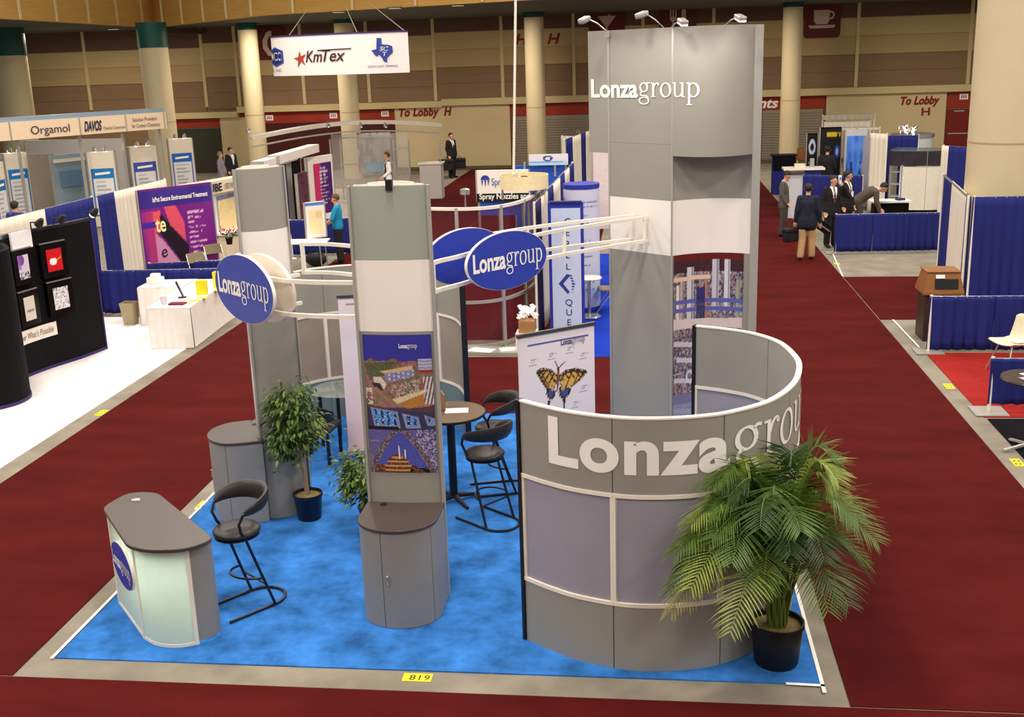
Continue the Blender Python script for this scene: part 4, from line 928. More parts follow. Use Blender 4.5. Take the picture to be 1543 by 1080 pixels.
# ================================================================== NEIGHBOURING BOOTHS: helpers
def drape(name, label, a, b, z0, z1, segs, posts=(0, 1), group='pipe and drape walls', amp=.022, plates=True):
    a, b = Vector((*a, 0)), Vector((*b, 0)); L = (b-a).length; d = (b-a)/L; n = Vector((d.y, -d.x, 0)); o = thing(name, label, 'drape', (a.x, a.y, 0), group)
    t0 = 0; r = random.Random(hash(label) % 1000 if False else len(label)*7+int(abs(a.x)*10))
    for m, w in segs:
        l = L*w; nx = max(6, int(l/.035)); rows = (0, .15, .5, .92, 1.0); vs = []; ph = r.uniform(0, 6)
        for j, v in enumerate(rows):
            for i in range(nx+1):
                s = t0+l*i/nx; k = amp*(1.25-.75*v); y = k*math.sin(s*34+ph+1.3*math.sin(s*5+ph))+k*.5*math.sin(s*71+ph)
                q = a+d*(s if s > 0 else -.03)+n*(y+.03); vs.append((q.x, q.y, z0+.02+(z1-z0-.02)*v))
        W = nx+1; fs = [(j*W+i, j*W+i+1, (j+1)*W+i+1, (j+1)*W+i) for j in range(len(rows)-1) for i in range(nx)]
        ob = MB().add(vs, fs).build('drape_panel', m, o, 80); t0 += l
        sm = ob.modifiers.new('cloth_thickness', 'SOLIDIFY'); sm.thickness = .006
    MB().tube([a+Vector((0, 0, z1-.015)), b+Vector((0, 0, z1-.015))], .02, 8).build('crossbar', STEEL, o)
    for t in posts:
        q = a+d*L*t; MB().tube([(q.x, q.y, .01), (q.x, q.y, z1+.02)], .024, 8).build('upright', CREAM, o)
        if plates: MB().box((q.x, q.y, .014), (.42, .42, .012)).build('base_plate', SILVER, o)
    return o
def cloth_table(label, a, b, dpt, h, group='white draped tables', cloth=WHITEC):
    """a, b = near edge ends on the floor; the table extends to the left of a->b"""
    a, b = Vector((*a, 0)), Vector((*b, 0)); d = (b-a).normalized(); n = Vector((-d.y, d.x, 0)); o = thing('draped_table', label, 'table', ((a+b)/2), group)
    C = [a, b, b+n*dpt, a+n*dpt]
    MB().prism([(p.x, p.y) for p in C], h-.03, h).build('tabletop_cloth', cloth, o, bevel=.01)
    for i in range(4):
        p, q = C[i], C[(i+1) % 4]; L = (q-p).length; nx = int(L/.03); e = (q-p)/L; m = Vector((e.y, -e.x, 0)); vs = []
        for v in (0, .5, 1):
            for k in range(nx+1):
                s = L*k/nx; y = (.016*(1.1-v))*math.sin(s*48+i)+.006; c = p+e*s+m*y; vs.append((c.x, c.y, .015+(h-.035)*v))
        W = nx+1; MB().add(vs, [(j*W+k, j*W+k+1, (j+1)*W+k+1, (j+1)*W+k) for j in range(2) for k in range(nx)]).build('skirt', cloth, o, 80)
    return o
def board(name, label, cat, p0, p1, zb, zt, th, m, paint=None, nx=24, ny=30, group=None, inset=.02, ppm=None, flip=False):
    """upright panel between plan points p0 -> p1 (left to right for the viewer)"""
    a, b = Vector((p0[0], p0[1], 0)), Vector((p1[0], p1[1], 0)); d = b-a; L = d.length; d.normalize(); n = Vector((d.y, -d.x, 0)); c = (a+b)/2-n*th/2
    o = thing(name, label, cat, (c.x, c.y, zb), group); MB().box((c.x, c.y, (zb+zt)/2), (L, th, zt-zb), math.atan2(d.y, d.x)).build('panel', m, o)
    for s in (0, 1): q = a+d*L*s-n*th/2; MB().box((q.x, q.y, (zb+zt)/2), (.03, th+.02, zt-zb), math.atan2(d.y, d.x)).build('edge_trim', SILVER, o)
    if paint: o['_'] = 0; pr = printed('printed_face', o, plane_f((a.x+d.x*inset*L, a.y+d.y*inset*L, zb+(zt-zb)*inset), d*L*(1-2*inset), (0, 0, (zt-zb)*(1-2*inset)), .004), nx, ny, paint); del o['_']
    return o, a, d, L, n
def spot(o_label, p, aimv, lit=True, group='small display spotlights', cat='lamp', m=BLACKP):
    o = thing('spotlight', o_label, cat, p, group); p = Vector(p); d = Vector(aimv).normalized()
    MB().tube([p, p+Vector((0, 0, .10)), p+Vector((0, 0, .12))+d*.22], .012, 6).build('arm', m, o)
    q = p+Vector((0, 0, .12))+d*.22; R3 = (-d+Vector((0, 0, -1.0))).to_track_quat('Z', 'Y').to_matrix()
    MB().lathe([(.03, -.06), (.055, 0), (.07, .08)], q, 14, R3).build('head', m, o)
    if lit: MB().lathe([(.062, .07), (.06, .09), (.04, .115), (0, .125)], q, 14, R3).build('lens', LAMPON, o)
# ---------------------------------------------------------------- black curved pop-up display (far left)
BLKF = mat('black_display_fabric', (13, 11, 15), .85, var=.15, scale=5, spec=.15); PURP = mat('dark_purple_edge', (52, 34, 92), .6)
PPH = 2.27
PP = Path(catmull([(-10.3, 14.15), (-9.85, 14.25), (-9.45, 14.42), (-9.24, 14.75), (-9.27, 15.12), (-9.52, 15.48), (-9.80, 15.82), (-9.90, 16.15), (-9.80, 16.67), (-9.58, 17.3), (-9.44, 17.95)], 8))
pop = thing('popup_display', 'black curved pop-up display wall on the white carpet', 'display wall', (-9.6, 16, .01))
cuts = np.linspace(0, PP.L, 8)
for i in range(7): MB().ribbon(PP.sub(cuts[i]+.002, cuts[i+1]-.002, .05), .01, PPH, .06, 0).build('fabric_panel', BLKF, pop)
MB().ribbon(PP.sub(0, PP.L, .06), .01, .06, .08, .012).build('foot_trim', PURP, pop)
MB().ribbon(PP.sub(PP.L*.5, PP.L, .06), PPH, PPH+.05, .09, .01).build('top_channel', BLACKP, pop)
MB().ribbon(PP.sub(PP.L-.03, PP.L, .02), .01, PPH, .08, .012).build('edge_trim', PURP, pop)
def on_pop(px0, py0, px1, py1):
    s0, z0 = PP.find(px0, py0); s1, z1 = PP.find(px1, py1); return s0, z0, s1, z1
def paint_red(U, T):
    C = canvas(U, (206, 18, 34)); put(C, np.hypot((U-.40)/.24, (T-.56)/.16) < 1, (248, 240, 240)); put(C, (np.abs(T-.56+(U-.6)*.5) < .035) & (U > .58) & (U < .95), (214, 150, 40)); return C
def paint_marks(seed, dens=.5):
    def f(U, T):
        C = canvas(U, (226, 222, 226)); n = vnoise(U, T, 13, seed); put(C, (n > .46) & (n < .54), (60, 60, 70)); put(C, vnoise(U, T, 22, seed+1) > .8, (90, 90, 100)); put(C, np.abs(T-.52) < .02, (240, 240, 240)); return C
    return f
def paint_face(U, T):
    C = canvas(U, (216, 206, 222)); put(C, np.hypot((U-.3)/.3, (T-.2)/.22) < 1, (120, 70, 150)); put(C, (U < .3) & (T < .6), (150, 96, 190), .7); put(C, (T > .72) & (vnoise(U, T, 14, 4) > .55), (60, 60, 60)); return C
def paint_card(U, T):
    C = canvas(U, (214, 204, 192)); put(C, (np.abs(T-.6) < .035) & (U > .2) & (U < .85) & (np.sin(U*60) > -.4), (44, 40, 44)); return C
for (px, py, w, h, paint, label) in ((76, 391, .50, .56, paint_red, 'black picture box with a red print on the pop-up wall'),
                                    (86, 448, .50, .56, paint_marks(3), 'black picture box with a black and white pattern print'),
                                    (30, 402, .44, .56, paint_face, 'black picture box with a purple and white print'),
                                    (39, 464, .44, .56, paint_card, 'black picture box with a plain beige card')):
    s, z = PP.find(px, py); c = PP.pos(s, z, .045); n = PP.nrm(s); d = Vector((-n[1], n[0], 0)); rz = math.atan2(d.y, d.x)
    o = thing('picture_box', label, 'picture', c, 'picture boxes on the black wall'); MB().box(c, (w, .08, h), rz).build('frame', mat('glossy_black_frame', (10, 10, 12), .2), o)
    pw_, ph_ = (.30, .36) if px != 39 and px != 30 else (.24, .38)
    printed('print', o, plane_f(c+Vector((n[0], n[1], 0))*.042-d*pw_/2-Vector((0, 0, ph_/2)), d*pw_, (0, 0, ph_), .002), 26, 30, paint)
    MB().box(c+Vector((n[0]*.03, n[1]*.03, h/2+.012)), (w, .03, .02), rz).build('lit_edge', STEEL, o)
s0, z0 = PP.find(31, 515, (0, 2.6), .55); s1, z1 = PP.find(84, 490, (0, 2.6), .55); zc = (z0+z1)/2
MB().ribbon(PP.sub(s0, s1, .05), zc-.11, zc+.11, .01, .02).build('slogan_strip', mat('cream_banner_strip', (232, 222, 210), .6), pop)
g = text_geo('ver What\u2019s Possible', 0, .8, .3); kk = (s1-s0)*.88/geo_width(g); letters('lettering', g, lambda x, y: PP.pos(s0+.03+x*kk, zc-.045+y*kk*1.25, .024), mat('grey_script', (96, 86, 96), .6), pop)
s0, z0 = PP.find(12, 362, (0, 3), .5); s1 = PP.find(44, 356, (0, 3), .5)[0]; MB().ribbon(PP.sub(min(s0, s1), s1, .05), PPH-.22, PPH+.06, .03, .05).build('header_sign', mat('white_header_sign', (244, 240, 244), .5), pop)
for i, px in enumerate((50, 84, 132)):
    s, z = PP.find(px, 345 if i < 2 else 335); spot(('black spotlight over the purple print on the black wall', 'black spotlight over the red print on the black wall', 'lit black spotlight at the right end of the black wall')[i], PP.pos(s, PPH+.05, -.03), (PP.nrm(s)[0], PP.nrm(s)[1], 0), i == 2)
# ---------------------------------------------------------------- drapes of the white-carpet booths
drape('pipe_and_drape', 'tall blue and cream drape wall behind the black pop-up display', (-11.05, 15.0), (-10.88, 20.85), .02, 2.33, ((DRAPEW, .32), (DRAPEW, .38), (DRAPEB, .30)), (0, 1))
drape('pipe_and_drape', 'tall blue and cream drape beside the purple display', (-10.86, 21.0), (-10.75, 24.0), .02, 2.33, ((DRAPEB, .22), (DRAPEW, .40), (DRAPEW, .38)), (1,))
drape('pipe_and_drape', 'low blue drape behind the white draped tables', (-10.75, 20.62), (-8.1, 20.78), .02, .90, ((DRAPEB, .5), (DRAPEB, .5)), (1,))
cloth_table('white draped table at the aisle edge with yellow packets', (-8.62, 17.93), (-7.86, 17.98), 2.55, .74)
cloth_table('white draped table at the back with a white box', (-9.62, 19.72), (-8.70, 19.78), .75, .74)
wb = thing('waste_bin', 'beige waste bin beside the white draped table', 'waste bin', (-9.86, 19.80, .01)); c = Vector((-9.86, 19.80, 0)); BEI = mat('beige_bin_plastic', (164, 150, 118), .5)
MB().prism([(c.x-.10, c.y-.09), (c.x+.10, c.y-.09), (c.x+.10, c.y+.09), (c.x-.10, c.y+.09)], .01, .03).build('base', BEI, wb)
for i, (dx, dy) in enumerate(((0, -1), (1, 0), (0, 1), (-1, 0))):
    tx, ty = -dy, dx; b0 = c+Vector((dx, dy, 0))*.095; t0 = c+Vector((dx, dy, 0))*.135; e = Vector((tx, ty, 0))
    MB().add([b0-e*.1+Vector((0, 0, .02)), b0+e*.1+Vector((0, 0, .02)), t0+e*.14+Vector((0, 0, .44)), t0-e*.14+Vector((0, 0, .44)), b0*.998+c*.002-e*.09+Vector((0, 0, .03)), b0*.998+c*.002+e*.09+Vector((0, 0, .03)), t0-Vector((dx, dy, 0))*.012+e*.13+Vector((0, 0, .44)), t0-Vector((dx, dy, 0))*.012-e*.13+Vector((0, 0, .44))], [(0, 1, 2, 3), (7, 6, 5, 4), (3, 2, 6, 7), (0, 3, 7, 4), (1, 5, 6, 2)]).build('side', BEI, wb)
bt = lambda x, y, lab, w, d, h, m, z=.74, rz=0, name='packet', cat='packet', grp=None: single(name, MB().box((x, y, z+h/2), (w, d, h), rz), m, lab, cat, grp, bevel=.004)
bt(-8.06, 19.05, 'yellow packet standing nearer the front of the draped table', .20, .12, .26, YEL, rz=.3)
bt(-7.98, 19.65, 'tall yellow packet standing behind the other yellow packet', .17, .10, .30, YEL, rz=-.2)
bt(-8.18, 18.22, 'dark red book lying on the draped table', .28, .17, .03, mat('dark_red_book', (120, 24, 48), .5), name='book', cat='book')
bt(-8.0, 18.5, 'yellow leaflet next to the dark red book', .22, .12, .008, YEL, rz=.4, name='leaflet', cat='leaflet', grp='yellow leaflets')
bt(-7.93, 18.72, 'yellow leaflet before the standing yellow packet', .2, .12, .008, YEL, rz=.1, name='leaflet', cat='leaflet', grp='yellow leaflets')
bt(-7.80+.05-.12, 19.4, 'yellow leaflet at the aisle edge of the draped table', .2, .14, .008, YEL, rz=.2, name='leaflet', cat='leaflet', grp='yellow leaflets')
tri = thing('picture_stand', 'dark tilted picture stand on the draped table', 'stand', (-8.35, 18.75, .74)); MB().box((-8.35, 18.75, .90), (.02, .16, .30), M=Matrix.Rotation(.35, 3, 'Z') @ Matrix.Rotation(-.35, 3, 'Y')).build('card', mat('dark_navy_card', (40, 40, 66), .4), tri); MB().box((-8.33, 18.78, .745), (.14, .12, .01), .35).build('foot', BLACKP, tri)
cup = thing('plastic_cup', 'clear plastic card cup at the front of the draped table', 'cup', (-8.42, 18.2, .74)); MB().lathe([(.045, .742), (.06, .88), (.055, .88), (.042, .75)], (-8.42, 18.2, 0), 14).build('body', glass_mat('clear_plastic', (214, 216, 226), .45), cup); MB().lathe([(0, .741), (.044, .741), (.044, .752), (0, .752)], (-8.42, 18.2, 0), 14).build('base', PAPER, cup)
mdl = thing('model_block', 'white carved block on the back draped table', 'model', (-9.42, 20.1, .74)); MB().prism(smooth_poly([(-9.57, 20.0), (-9.27, 20.0), (-9.27, 20.22), (-9.57, 20.22)], [.05]*4, 3), .74, .86).build('body', WHITEC, mdl, bevel=.03); MB().prism(smooth_poly([(-9.5, 20.04), (-9.32, 20.04), (-9.32, 20.18), (-9.5, 20.18)], [.04]*4, 3), .86, .93).build('raised_top', WHITEC, mdl, bevel=.02)
for i, (x, y) in enumerate(((-9.1, 20.05), (-8.9, 20.3), (-9.25, 19.85))): bt(x, y, ('loose white paper in the middle of the back table', 'loose white paper at the right of the back table', 'loose white paper at the front of the back table')[i], .21, .28, .004, PAPER, rz=.4*i, name='paper_sheet', cat='paper', grp='papers on the back table')
# purple display panel
def paint_purple(U, T):
    C = canvas(U, (122, 34, 134)); put(C, T < .17, (62, 42, 138)); C[...] += (vnoise(U, T, 5, 3)[..., None]-.5)*16
    ph = (U > .06) & (U < .60) & (T > .20); put(C, ph & (U < .2), (196, 60, 110)); put(C, inpoly(U, T, [(.16, .22), (.26, .20), (.25, .40), (.16, .42)]), (232, 90, 100)); put(C, inpoly(U, T, [(.32, .17), (.48, .17), (.58, .35), (.58, .55), (.38, .36)]), (226, 84, 108))
    put(C, inpoly(U, T, [(.26, .22), (.38, .36), (.60, .58), (.62, 1), (.55, 1), (.44, .70), (.24, .44)]), (34, 22, 38)); put(C, inpoly(U, T, [(.16, .42), (.26, .50), (.46, .74), (.52, .86), (.44, 1.0), (.18, 1.0)]), (206, 140, 180)); put(C, inpoly(U, T, [(.44, 1), (.52, .86), (.58, 1)]), (190, 40, 90))
    put(C, inpoly(U, T, [(0, .2), (.14, .2), (.16, 1), (.06, 1)]), (170, 46, 128), .7); put(C, (U < .2) & (np.abs(T-.34) < .03), (74, 40, 160))
    for i in range(9):
        y = .26+i*.052; put(C, (np.abs(T-y) < .011) & (U > .64) & (U < .88-.06*(i % 3)) & (vnoise(U, T, 40, i) > .4), (222, 170, 210))
    return C
q0, q1 = G(205, 287, 2.25), G(318, 274, 2.25)
pb, a_, d_, L_, n_ = board('display_banner', 'purple display panel with slanted photo and text lines', 'display panel', q0, q1, .02, 2.25, .05, mat('purple_panel', (110, 34, 124), .5), paint_purple, 70, 96)
flat_letters('lettering', text_geo('IsPut Secure Environmental Treatment', .03, .62), a_+d_*(L_*.19)+Vector((0, 0, 1.965)), d_*(L_*.74/geo_width(text_geo('IsPut Secure Environmental Treatment', .03, .62))), (0, 0, .10), INKW, pb, .012)
flat_letters('lettering', text_geo('te', .02, .8), a_+d_*(L_*.19)+Vector((0, 0, 1.32)), d_*.27, (0, 0, .34), mat('pale_yellow_lettering', (250, 244, 170), .5), pb, .012)
flat_letters('lettering', text_geo('e', .01, .9, .2), a_+d_*(L_*.24)+Vector((0, 0, .74)), d_*.27+Vector((0, 0, .08)), Vector((0, 0, .26))-d_*.06, mat('deep_violet_lettering', (60, 22, 84), .5), pb, .012)
# folding chairs in front of the purple panel
def folding_chair(label, p, rz, m=mat('khaki_chair_pad', (142, 128, 98), .6), grp='folding chairs'):
    o = thing('folding_chair', label, 'chair', p, grp, rz); p = Vector(p)
    def P(mb, nm, mm, **k): mb.v = [(v[0]+p.x, v[1]+p.y, v[2]+p.z) for v in mb.v]; return mb.build(nm, mm, o, **k)
    P(MB().box((0, 0, .44), (.42, .40, .035)), 'seat', m, bevel=.012); P(MB().box((0, .23, .78), (.42, .03, .22), M=Matrix.Rotation(-.18, 3, 'X')), 'backrest', m, bevel=.012)
    for s in (-.21, .21): P(MB().tube([(s, -.25, .01), (s, .08, .45), (s, .24, .86)], .012, 6), 'leg', STEEL); P(MB().tube([(s, .27, .01), (s, .0, .43)], .012, 6), 'leg', STEEL)
    P(MB().tube([(-.21, .20, .18), (.21, .20, .18)], .010, 6), 'stretcher', STEEL); return o
folding_chair('khaki folding chair left of the two before the purple panel', (G(305, 410, .5).x, G(305, 410, .5).y, .01), .9)
folding_chair('khaki folding chair right of the two before the purple panel', (G(330, 396, .5).x, G(330, 396, .5).y, .01), .9)
# ---------------------------------------------------------------- cream booth with header, posters and flower pot
CRM = mat('cream_booth_panel', (232, 214, 186), .6, var=.02)
q0, q1 = G(312, 292, 1.82), G(372, 278, 1.82)
def paint_sheets(U, T):
    C = canvas(U, (226, 220, 216))
    for x0, x1, t0, t1 in ((.10, .45, .05, .62), (.55, .95, .02, .33), (.55, .95, .35, .60)):
        put(C, (U > x0) & (U < x1) & (T > t0) & (T < t1), (110, 132, 178)); put(C, (U > x0+.02) & (U < x1-.02) & (T > t0+.05) & (T < t1-.015), (238, 214, 160))
    put(C, (vnoise(U, T, 30, 2) > .7) & (T < .62) & (U > .1), (226, 198, 150), .6); return C
ub, a_, d_, L_, n_ = board('booth_backwall', 'cream booth wall with yellow posters above the flower pot', 'booth wall', q0, q0+(q1-q0)*1.6, .02, 1.82, .06, CRM, paint_sheets, 60, 60)
h0, h1 = G(278, 281, 2.1), G(373, 264, 2.1)
hd, a2, d2, L2, n2 = board('booth_header', 'cream header board with dark lettering over the yellow posters', 'header', h0, h0+(h1-h0)*1.35, 1.80, 2.10, .35, CRM)
flat_letters('lettering', text_geo('UBE', .03, 1.0), a2+d2*(L2*.26)+Vector((0, 0, 1.86)), d2*.20, (0, 0, .19), INKD, hd, .03)
flat_letters('lettering', text_geo('UBE INDUSTRIES', .0, .62), a2+d2*(L2*.44)+Vector((0, 0, 1.88)), d2*.115, (0, 0, .14), INKD, hd, .03)
sh = a_+d_*.3+n_*.25; cw = thing('booth_counter', 'white counter shelf carrying the flower pot', 'counter', (sh.x, sh.y, .01)); MB().box((sh.x+d_.x*.7, sh.y+d_.y*.7, .86), (2.2, .5, .05), math.atan2(d_.y, d_.x)).build('top', WHITE, cw); MB().box((sh.x+d_.x*.7-n_.x*.05, sh.y+d_.y*.7-n_.y*.05, .42), (2.1, .4, .83), math.atan2(d_.y, d_.x)).build('body', CRM, cw)
fp = G(346, 368, .885); fl = thing('flower_pot', 'red flowers in a dark pot on the white counter shelf', 'plant', fp); MB().lathe([(0, 0), (.06, 0), (.085, .16), (.075, .16), (0, .14)], fp, 16).build('pot', BLACKP, fl)
rr = random.Random(2); f1, f2 = MB(), MB()
for i in range(70):
    q = fp+Vector((rr.gauss(0, .12), rr.gauss(0, .10), .24+rr.gauss(0, .06))); (f2 if q.z > fp.z+.26 else f1).add([q, q+Vector((rr.uniform(-.05, .05), .03, .03)), q+Vector((rr.uniform(-.05, .05), .0, .06)), q+Vector((.03, -.03, .02))], [(0, 1, 2, 3)])
tag(f1.build('foliage', FL[0], fl), kind='stuff'); tag(f2.build('blossoms', mat('red_petals', (206, 60, 44), .6), fl), kind='stuff')
drape('pipe_and_drape', 'low blue drape before the white counter shelf', (fp.x-1.3, fp.y-1.35), (fp.x+.9, fp.y-.9), .02, .72, ((DRAPEB, 1),), (0, 1))
# ---------------------------------------------------------------- far left booth with lettered header beam and kiosks
HB = mat('peach_header_board', (232, 206, 176), .6, var=.02); KIO = mat('pale_kiosk_panel', (226, 214, 196), .55, var=.02); GRB = mat('grey_blue_panel', (132, 152, 170), .5, var=.03)
A0, A1 = PY(-40, 196, 29.5), PY(251, 176, 34.5); zt, zb = PY(120, 177, 32.2).z, PY(120, 203, 32.2).z
hb, a3, d3, L3, n3 = board('booth_header', 'long peach header beam with three company names', 'header', A0, A1, zb, zt, .5, HB)
MB().box(((A0.x+A1.x)/2-n3.x*.3, (A0.y+A1.y)/2-n3.y*.3, zt+.06), (L3*.98, .5, .12), math.atan2(d3.y, d3.x)).build('roof_truss', GRB, hb)
def hx(px): 
    q = ray(px, 190); den = q.x*(-d3.y)+q.y*d3.x; t = ((A0.x)*(-d3.y)+(A0.y)*d3.x)/den; return (Vector((q.x*t, q.y*t, 0))-Vector((A0.x, A0.y, 0))).dot(Vector((d3.x, d3.y, 0)))
hh_ = zt-zb
for (px0, px1, s, bold, xs_, sh_, y0, kz_) in ((45, 104, 'Orgamol', .0, 1, 0, .25, .48), (126, 153, 'DAVOS', .035, 1, .35, .2, .58), (155, 188, 'Chemical Corporation', 0, .8, 0, .2, .2), (200, 237, 'Solution Providers', 0, .8, .1, .55, .24), (198, 241, 'for Custom Chemistry', 0, .8, .1, .18, .24)):
    g = text_geo(s, bold, xs_, sh_); s0, s1 = hx(px0), hx(px1); kx_ = (s1-s0)/geo_width(g)
    flat_letters('lettering', g, Vector((A0.x, A0.y, 0))+d3*s0+Vector((0, 0, zb+hh_*y0)), d3*kx_, (0, 0, hh_*kz_), INKD, hb, .03)
for px in (14, 120, 190, 248):
    s0 = hx(px); q = Vector((A0.x, A0.y, 0))+d3*s0+n3*.012; MB().box((q.x, q.y, (zb+zt)/2), (.03, .03, hh_)).build('joint_strip', SILVER, hb)
for px in (30, 125, 190, 247): s0 = hx(px); q = Vector((A0.x, A0.y, 0))+d3*s0-n3*.3; MB().box((q.x, q.y, zb/2), (.07, .07, zb)).build('leg_post', SILVER, hb)
for i, (x0, y0, x1, y1, label, hc) in enumerate(((-14, 246, 4, 243, 'pale kiosk cut by the left edge with a blue poster', (30, 110, 180)), (5, 232, 40, 229, 'pale kiosk with a slanted white heading on blue poster', (24, 120, 196)), (130, 230, 171, 228, 'pale kiosk with a blue poster and small diagram', (24, 120, 190)), (194, 222, 235, 219, 'pale kiosk with a violet bordered poster', (62, 84, 170)), (253, 210, 289, 208, 'pale kiosk with a blue poster left of the seated pair', (24, 100, 190)))):
    p0, p1 = G(x0, y0, 2.3), G(x1, y1, 2.3); w_ = (Vector((p1.x-p0.x, p1.y-p0.y, 0))).length
    o, a_, d_, L_, n_ = board('poster_kiosk', label, 'kiosk', p0, p1, .02, 2.3, .45, KIO, None, group='poster kiosks')
    printed('poster', o, plane_f(a_+d_*L_*.08+Vector((0, 0, .35)), d_*L_*.84, (0, 0, 1.45), .012), 26, 50, sheet_paint((222, 220, 222), hc, (150, 150, 165), .20, 8, i, .16, hc))
    flat_letters('lettering', poly_geo([(.22, 1.60), (.78, 1.63), (.78, 1.70), (.22, 1.67)]), a_, d_*L_, (0, 0, 1), INKW, o, .02)
    for s in (.3, .7): q = a_+d_*L_*s-n_*.2; spot(('left' if s < .5 else 'right')+' lit lamp on the '+label[5:].replace('with a', 'with').replace('small ', ''), (q.x, q.y, 2.3), (n_.x, n_.y, 0), True, 'kiosk lamps', m=STEEL)
for (x0, y0, x1, y1, zt_, m, label) in ((40, 232, 76, 232, 2.25, mat('taupe_panel', (146, 134, 120), .6), 'taupe panel beside the grey blue kiosk'), (76, 235, 128, 230, 2.2, GRB, 'grey blue kiosk panel with inset screen'), (36, 212, 185, 199, 2.75, mat('white_booth_wall', (224, 216, 212), .6), 'long white booth wall behind the grey blue kiosk')):
    p0, p1 = G(x0, y0, zt_), G(x1, y1, zt_)
    if 'long' in label: p0, p1 = PY(x0, y0, 41), PY(x1, y1, 41); zt_ = p0.z
    o, a_, d_, L_, n_ = board('booth_wall', label, 'booth wall', p0, p1, .02, zt_, .1, m)
    if 'screen' in label: MB().box(tuple(a_+d_*L_*.5+n_*.03+Vector((0, 0, zt_*.66))), (L_*.62, .06, .5), math.atan2(d_.y, d_.x)).build('inset_screen', mat('blue_grey_screen', (96, 128, 158), .3), o); MB().box(tuple(a_+d_*L_*.5+n_*.02+Vector((0, 0, zt_*.92))), (L_*.9, .06, .1), math.atan2(d_.y, d_.x)).build('head_rail', KIO, o)
# ---------------------------------------------------------------- stack of header boards and dark blue display near the white tower tops
NAVY = mat('navy_display_panel', (40, 40, 112), .5, var=.05)
def paint_navy(U, T):
    C = canvas(U, (44, 44, 118)); put(C, (np.abs(T-.07) < .03) & (U > .3) & (U < .62), (236, 232, 236)); put(C, (np.abs(T-.05) < .008) & (U > .68) & (U < .95), (220, 220, 230))
    for i in range(4): put(C, (U > .82) & (U < .97) & (np.abs(T-.30-i*.17) < .07), (150, 160, 214))
    return C
board('display_banner', 'navy display panel behind the left grey column top', 'display panel', G(378, 252, 2.2), G(446, 238, 2.2), .02, 2.2, .08, NAVY, paint_navy, 50, 50)
board('booth_header', 'black edged header top right of the navy display', 'header', G(437, 240, 2.28), G(452, 237, 2.28), .02, 2.28, .12, BLKF)
def paint_pink(U, T):
    C = canvas(U, (76, 34, 110)); put(C, U < .4-.06*T, (206, 50, 110)); 
    for i in range(11): put(C, (np.abs(T-.10-i*.07) < .018) & (U > .32) & (U < .66+.1*(i % 2)) & (vnoise(U, T, 30, i) > .4), (222, 200, 226))
    return C
o, a_, d_, L_, n_ = board('display_banner', 'pink and purple narrow banner on a white booth wall', 'display panel', G(462, 238, 2.15), G(500, 232, 2.15), .02, 2.15, .08, WHITE)
printed('printed_face', o, plane_f(a_+d_*L_*.22+Vector((0, 0, .5)), d_*L_*.7, (0, 0, 1.45), .012), 24, 44, paint_pink)
board('display_banner', 'brown photo panel left of the pink and purple banner', 'display panel', G(447, 262, 1.95), G(463, 258, 1.95), .02, 1.95, .06, mat('brown_violet_photo', (92, 50, 70), .5, var=.5, scale=4))
for i, (x0, y0, x1, y1, z_) in enumerate(((396, 243, 455, 226, 2.45), (420, 234, 480, 217, 2.5))):
    p0, p1 = G(x0, y0, z_), G(x1, y1, z_); board('booth_header', ('white header board above the navy display', 'second white header board above the pink banner')[i], 'header', p0, p1, z_-.22, z_, .3, WHITE)
# poster easel, white table, chairs near the man in turquoise
def paint_easel(U, T):
    C = canvas(U, (238, 234, 230)); put(C, T < .08, (90, 130, 200)); put(C, (U > .15) & (U < .88) & (T > .2) & (T < .92), (244, 222, 176)); put(C, (U > .5) & (U < .85) & (T > .25) & (T < .45), (230, 204, 150)); return C
ea, eb = PY(459, 318, 25.2), PY(489, 311, 25.5)
o, a_, d_, L_, n_ = board('poster_board', 'leaning white poster board beside the man in turquoise', 'poster', ea, eb, .752, 1.60, .03, PAPER, paint_easel, 30, 40)
wt = thing('white_table', 'small white table under the leaning poster board', 'table', (-7.95, 25.0, 0)); MB().box((-7.95, 24.95, .73), (1.1, .6, .04), .1).build('tabletop', WHITE, wt, bevel=.01)
for sx in (-.45, .45):
    for sy in (-.22, .22): MB().tube([(-7.95+sx, 24.95+sy, 0), (-7.95+sx*.95, 24.95+sy, .71)], .016, 6).build('leg', STEEL, wt)
folding_chair('white chair beside the small white table', (-8.25, 24.3, .0), 2.6, WHITE)
drape('pipe_and_drape', 'low blue drape behind the man in turquoise', (-9.0, 27.2), (-6.6, 27.6), .02, .92, ((DRAPEB, .5), (DRAPEB, .5)), (0, 1))
bg_ = thing('duffel_bag', 'black bag on the floor by the man in turquoise', 'bag', (-7.95, 25.75, 0)); MB().ball((-7.95, 25.75, .17), .17, 14, (1.6, .9, 1)).build('body', BLACKP, bg_); MB().tube([(-8.15, 25.65, .3), (-7.95, 25.63, .42), (-7.75, 25.65, .3)], .015, 6).build('handle', BLACKP, bg_)
# ---------------------------------------------------------------- clear walled booth with the map panel
CLR = glass_mat('clear_acrylic', (206, 200, 192), .28, .2); MAPG = glass_mat('grey_printed_film', (150, 148, 146), .55, .4)
gy = 38.5
def gp(px, py, Y=gy): return PY(px, py, Y)
gb = thing('exhibit_frame', 'silver framed exhibit with clear walls and grey map panel', 'exhibit', (gp(560, 300).x, gy, 0))
T0, T1 = gp(378, 208, 36.5), gp(662, 188, 40)
arcp = [T0.lerp(T1, t)+Vector((0, 0, .28*math.sin(math.pi*t))) for t in np.linspace(0, 1, 13)]
for i in range(12): MB().bar(arcp[i], arcp[i+1], .5, .12).build('arched_beam', mat('pale_beam', (214, 204, 192), .5), gb)
for i in range(0, 12): MB().bar(arcp[i]-Vector((0, 0, .30)), arcp[i+1]-Vector((0, 0, .30)), .06, .05).build('lower_chord', SILVER, gb)
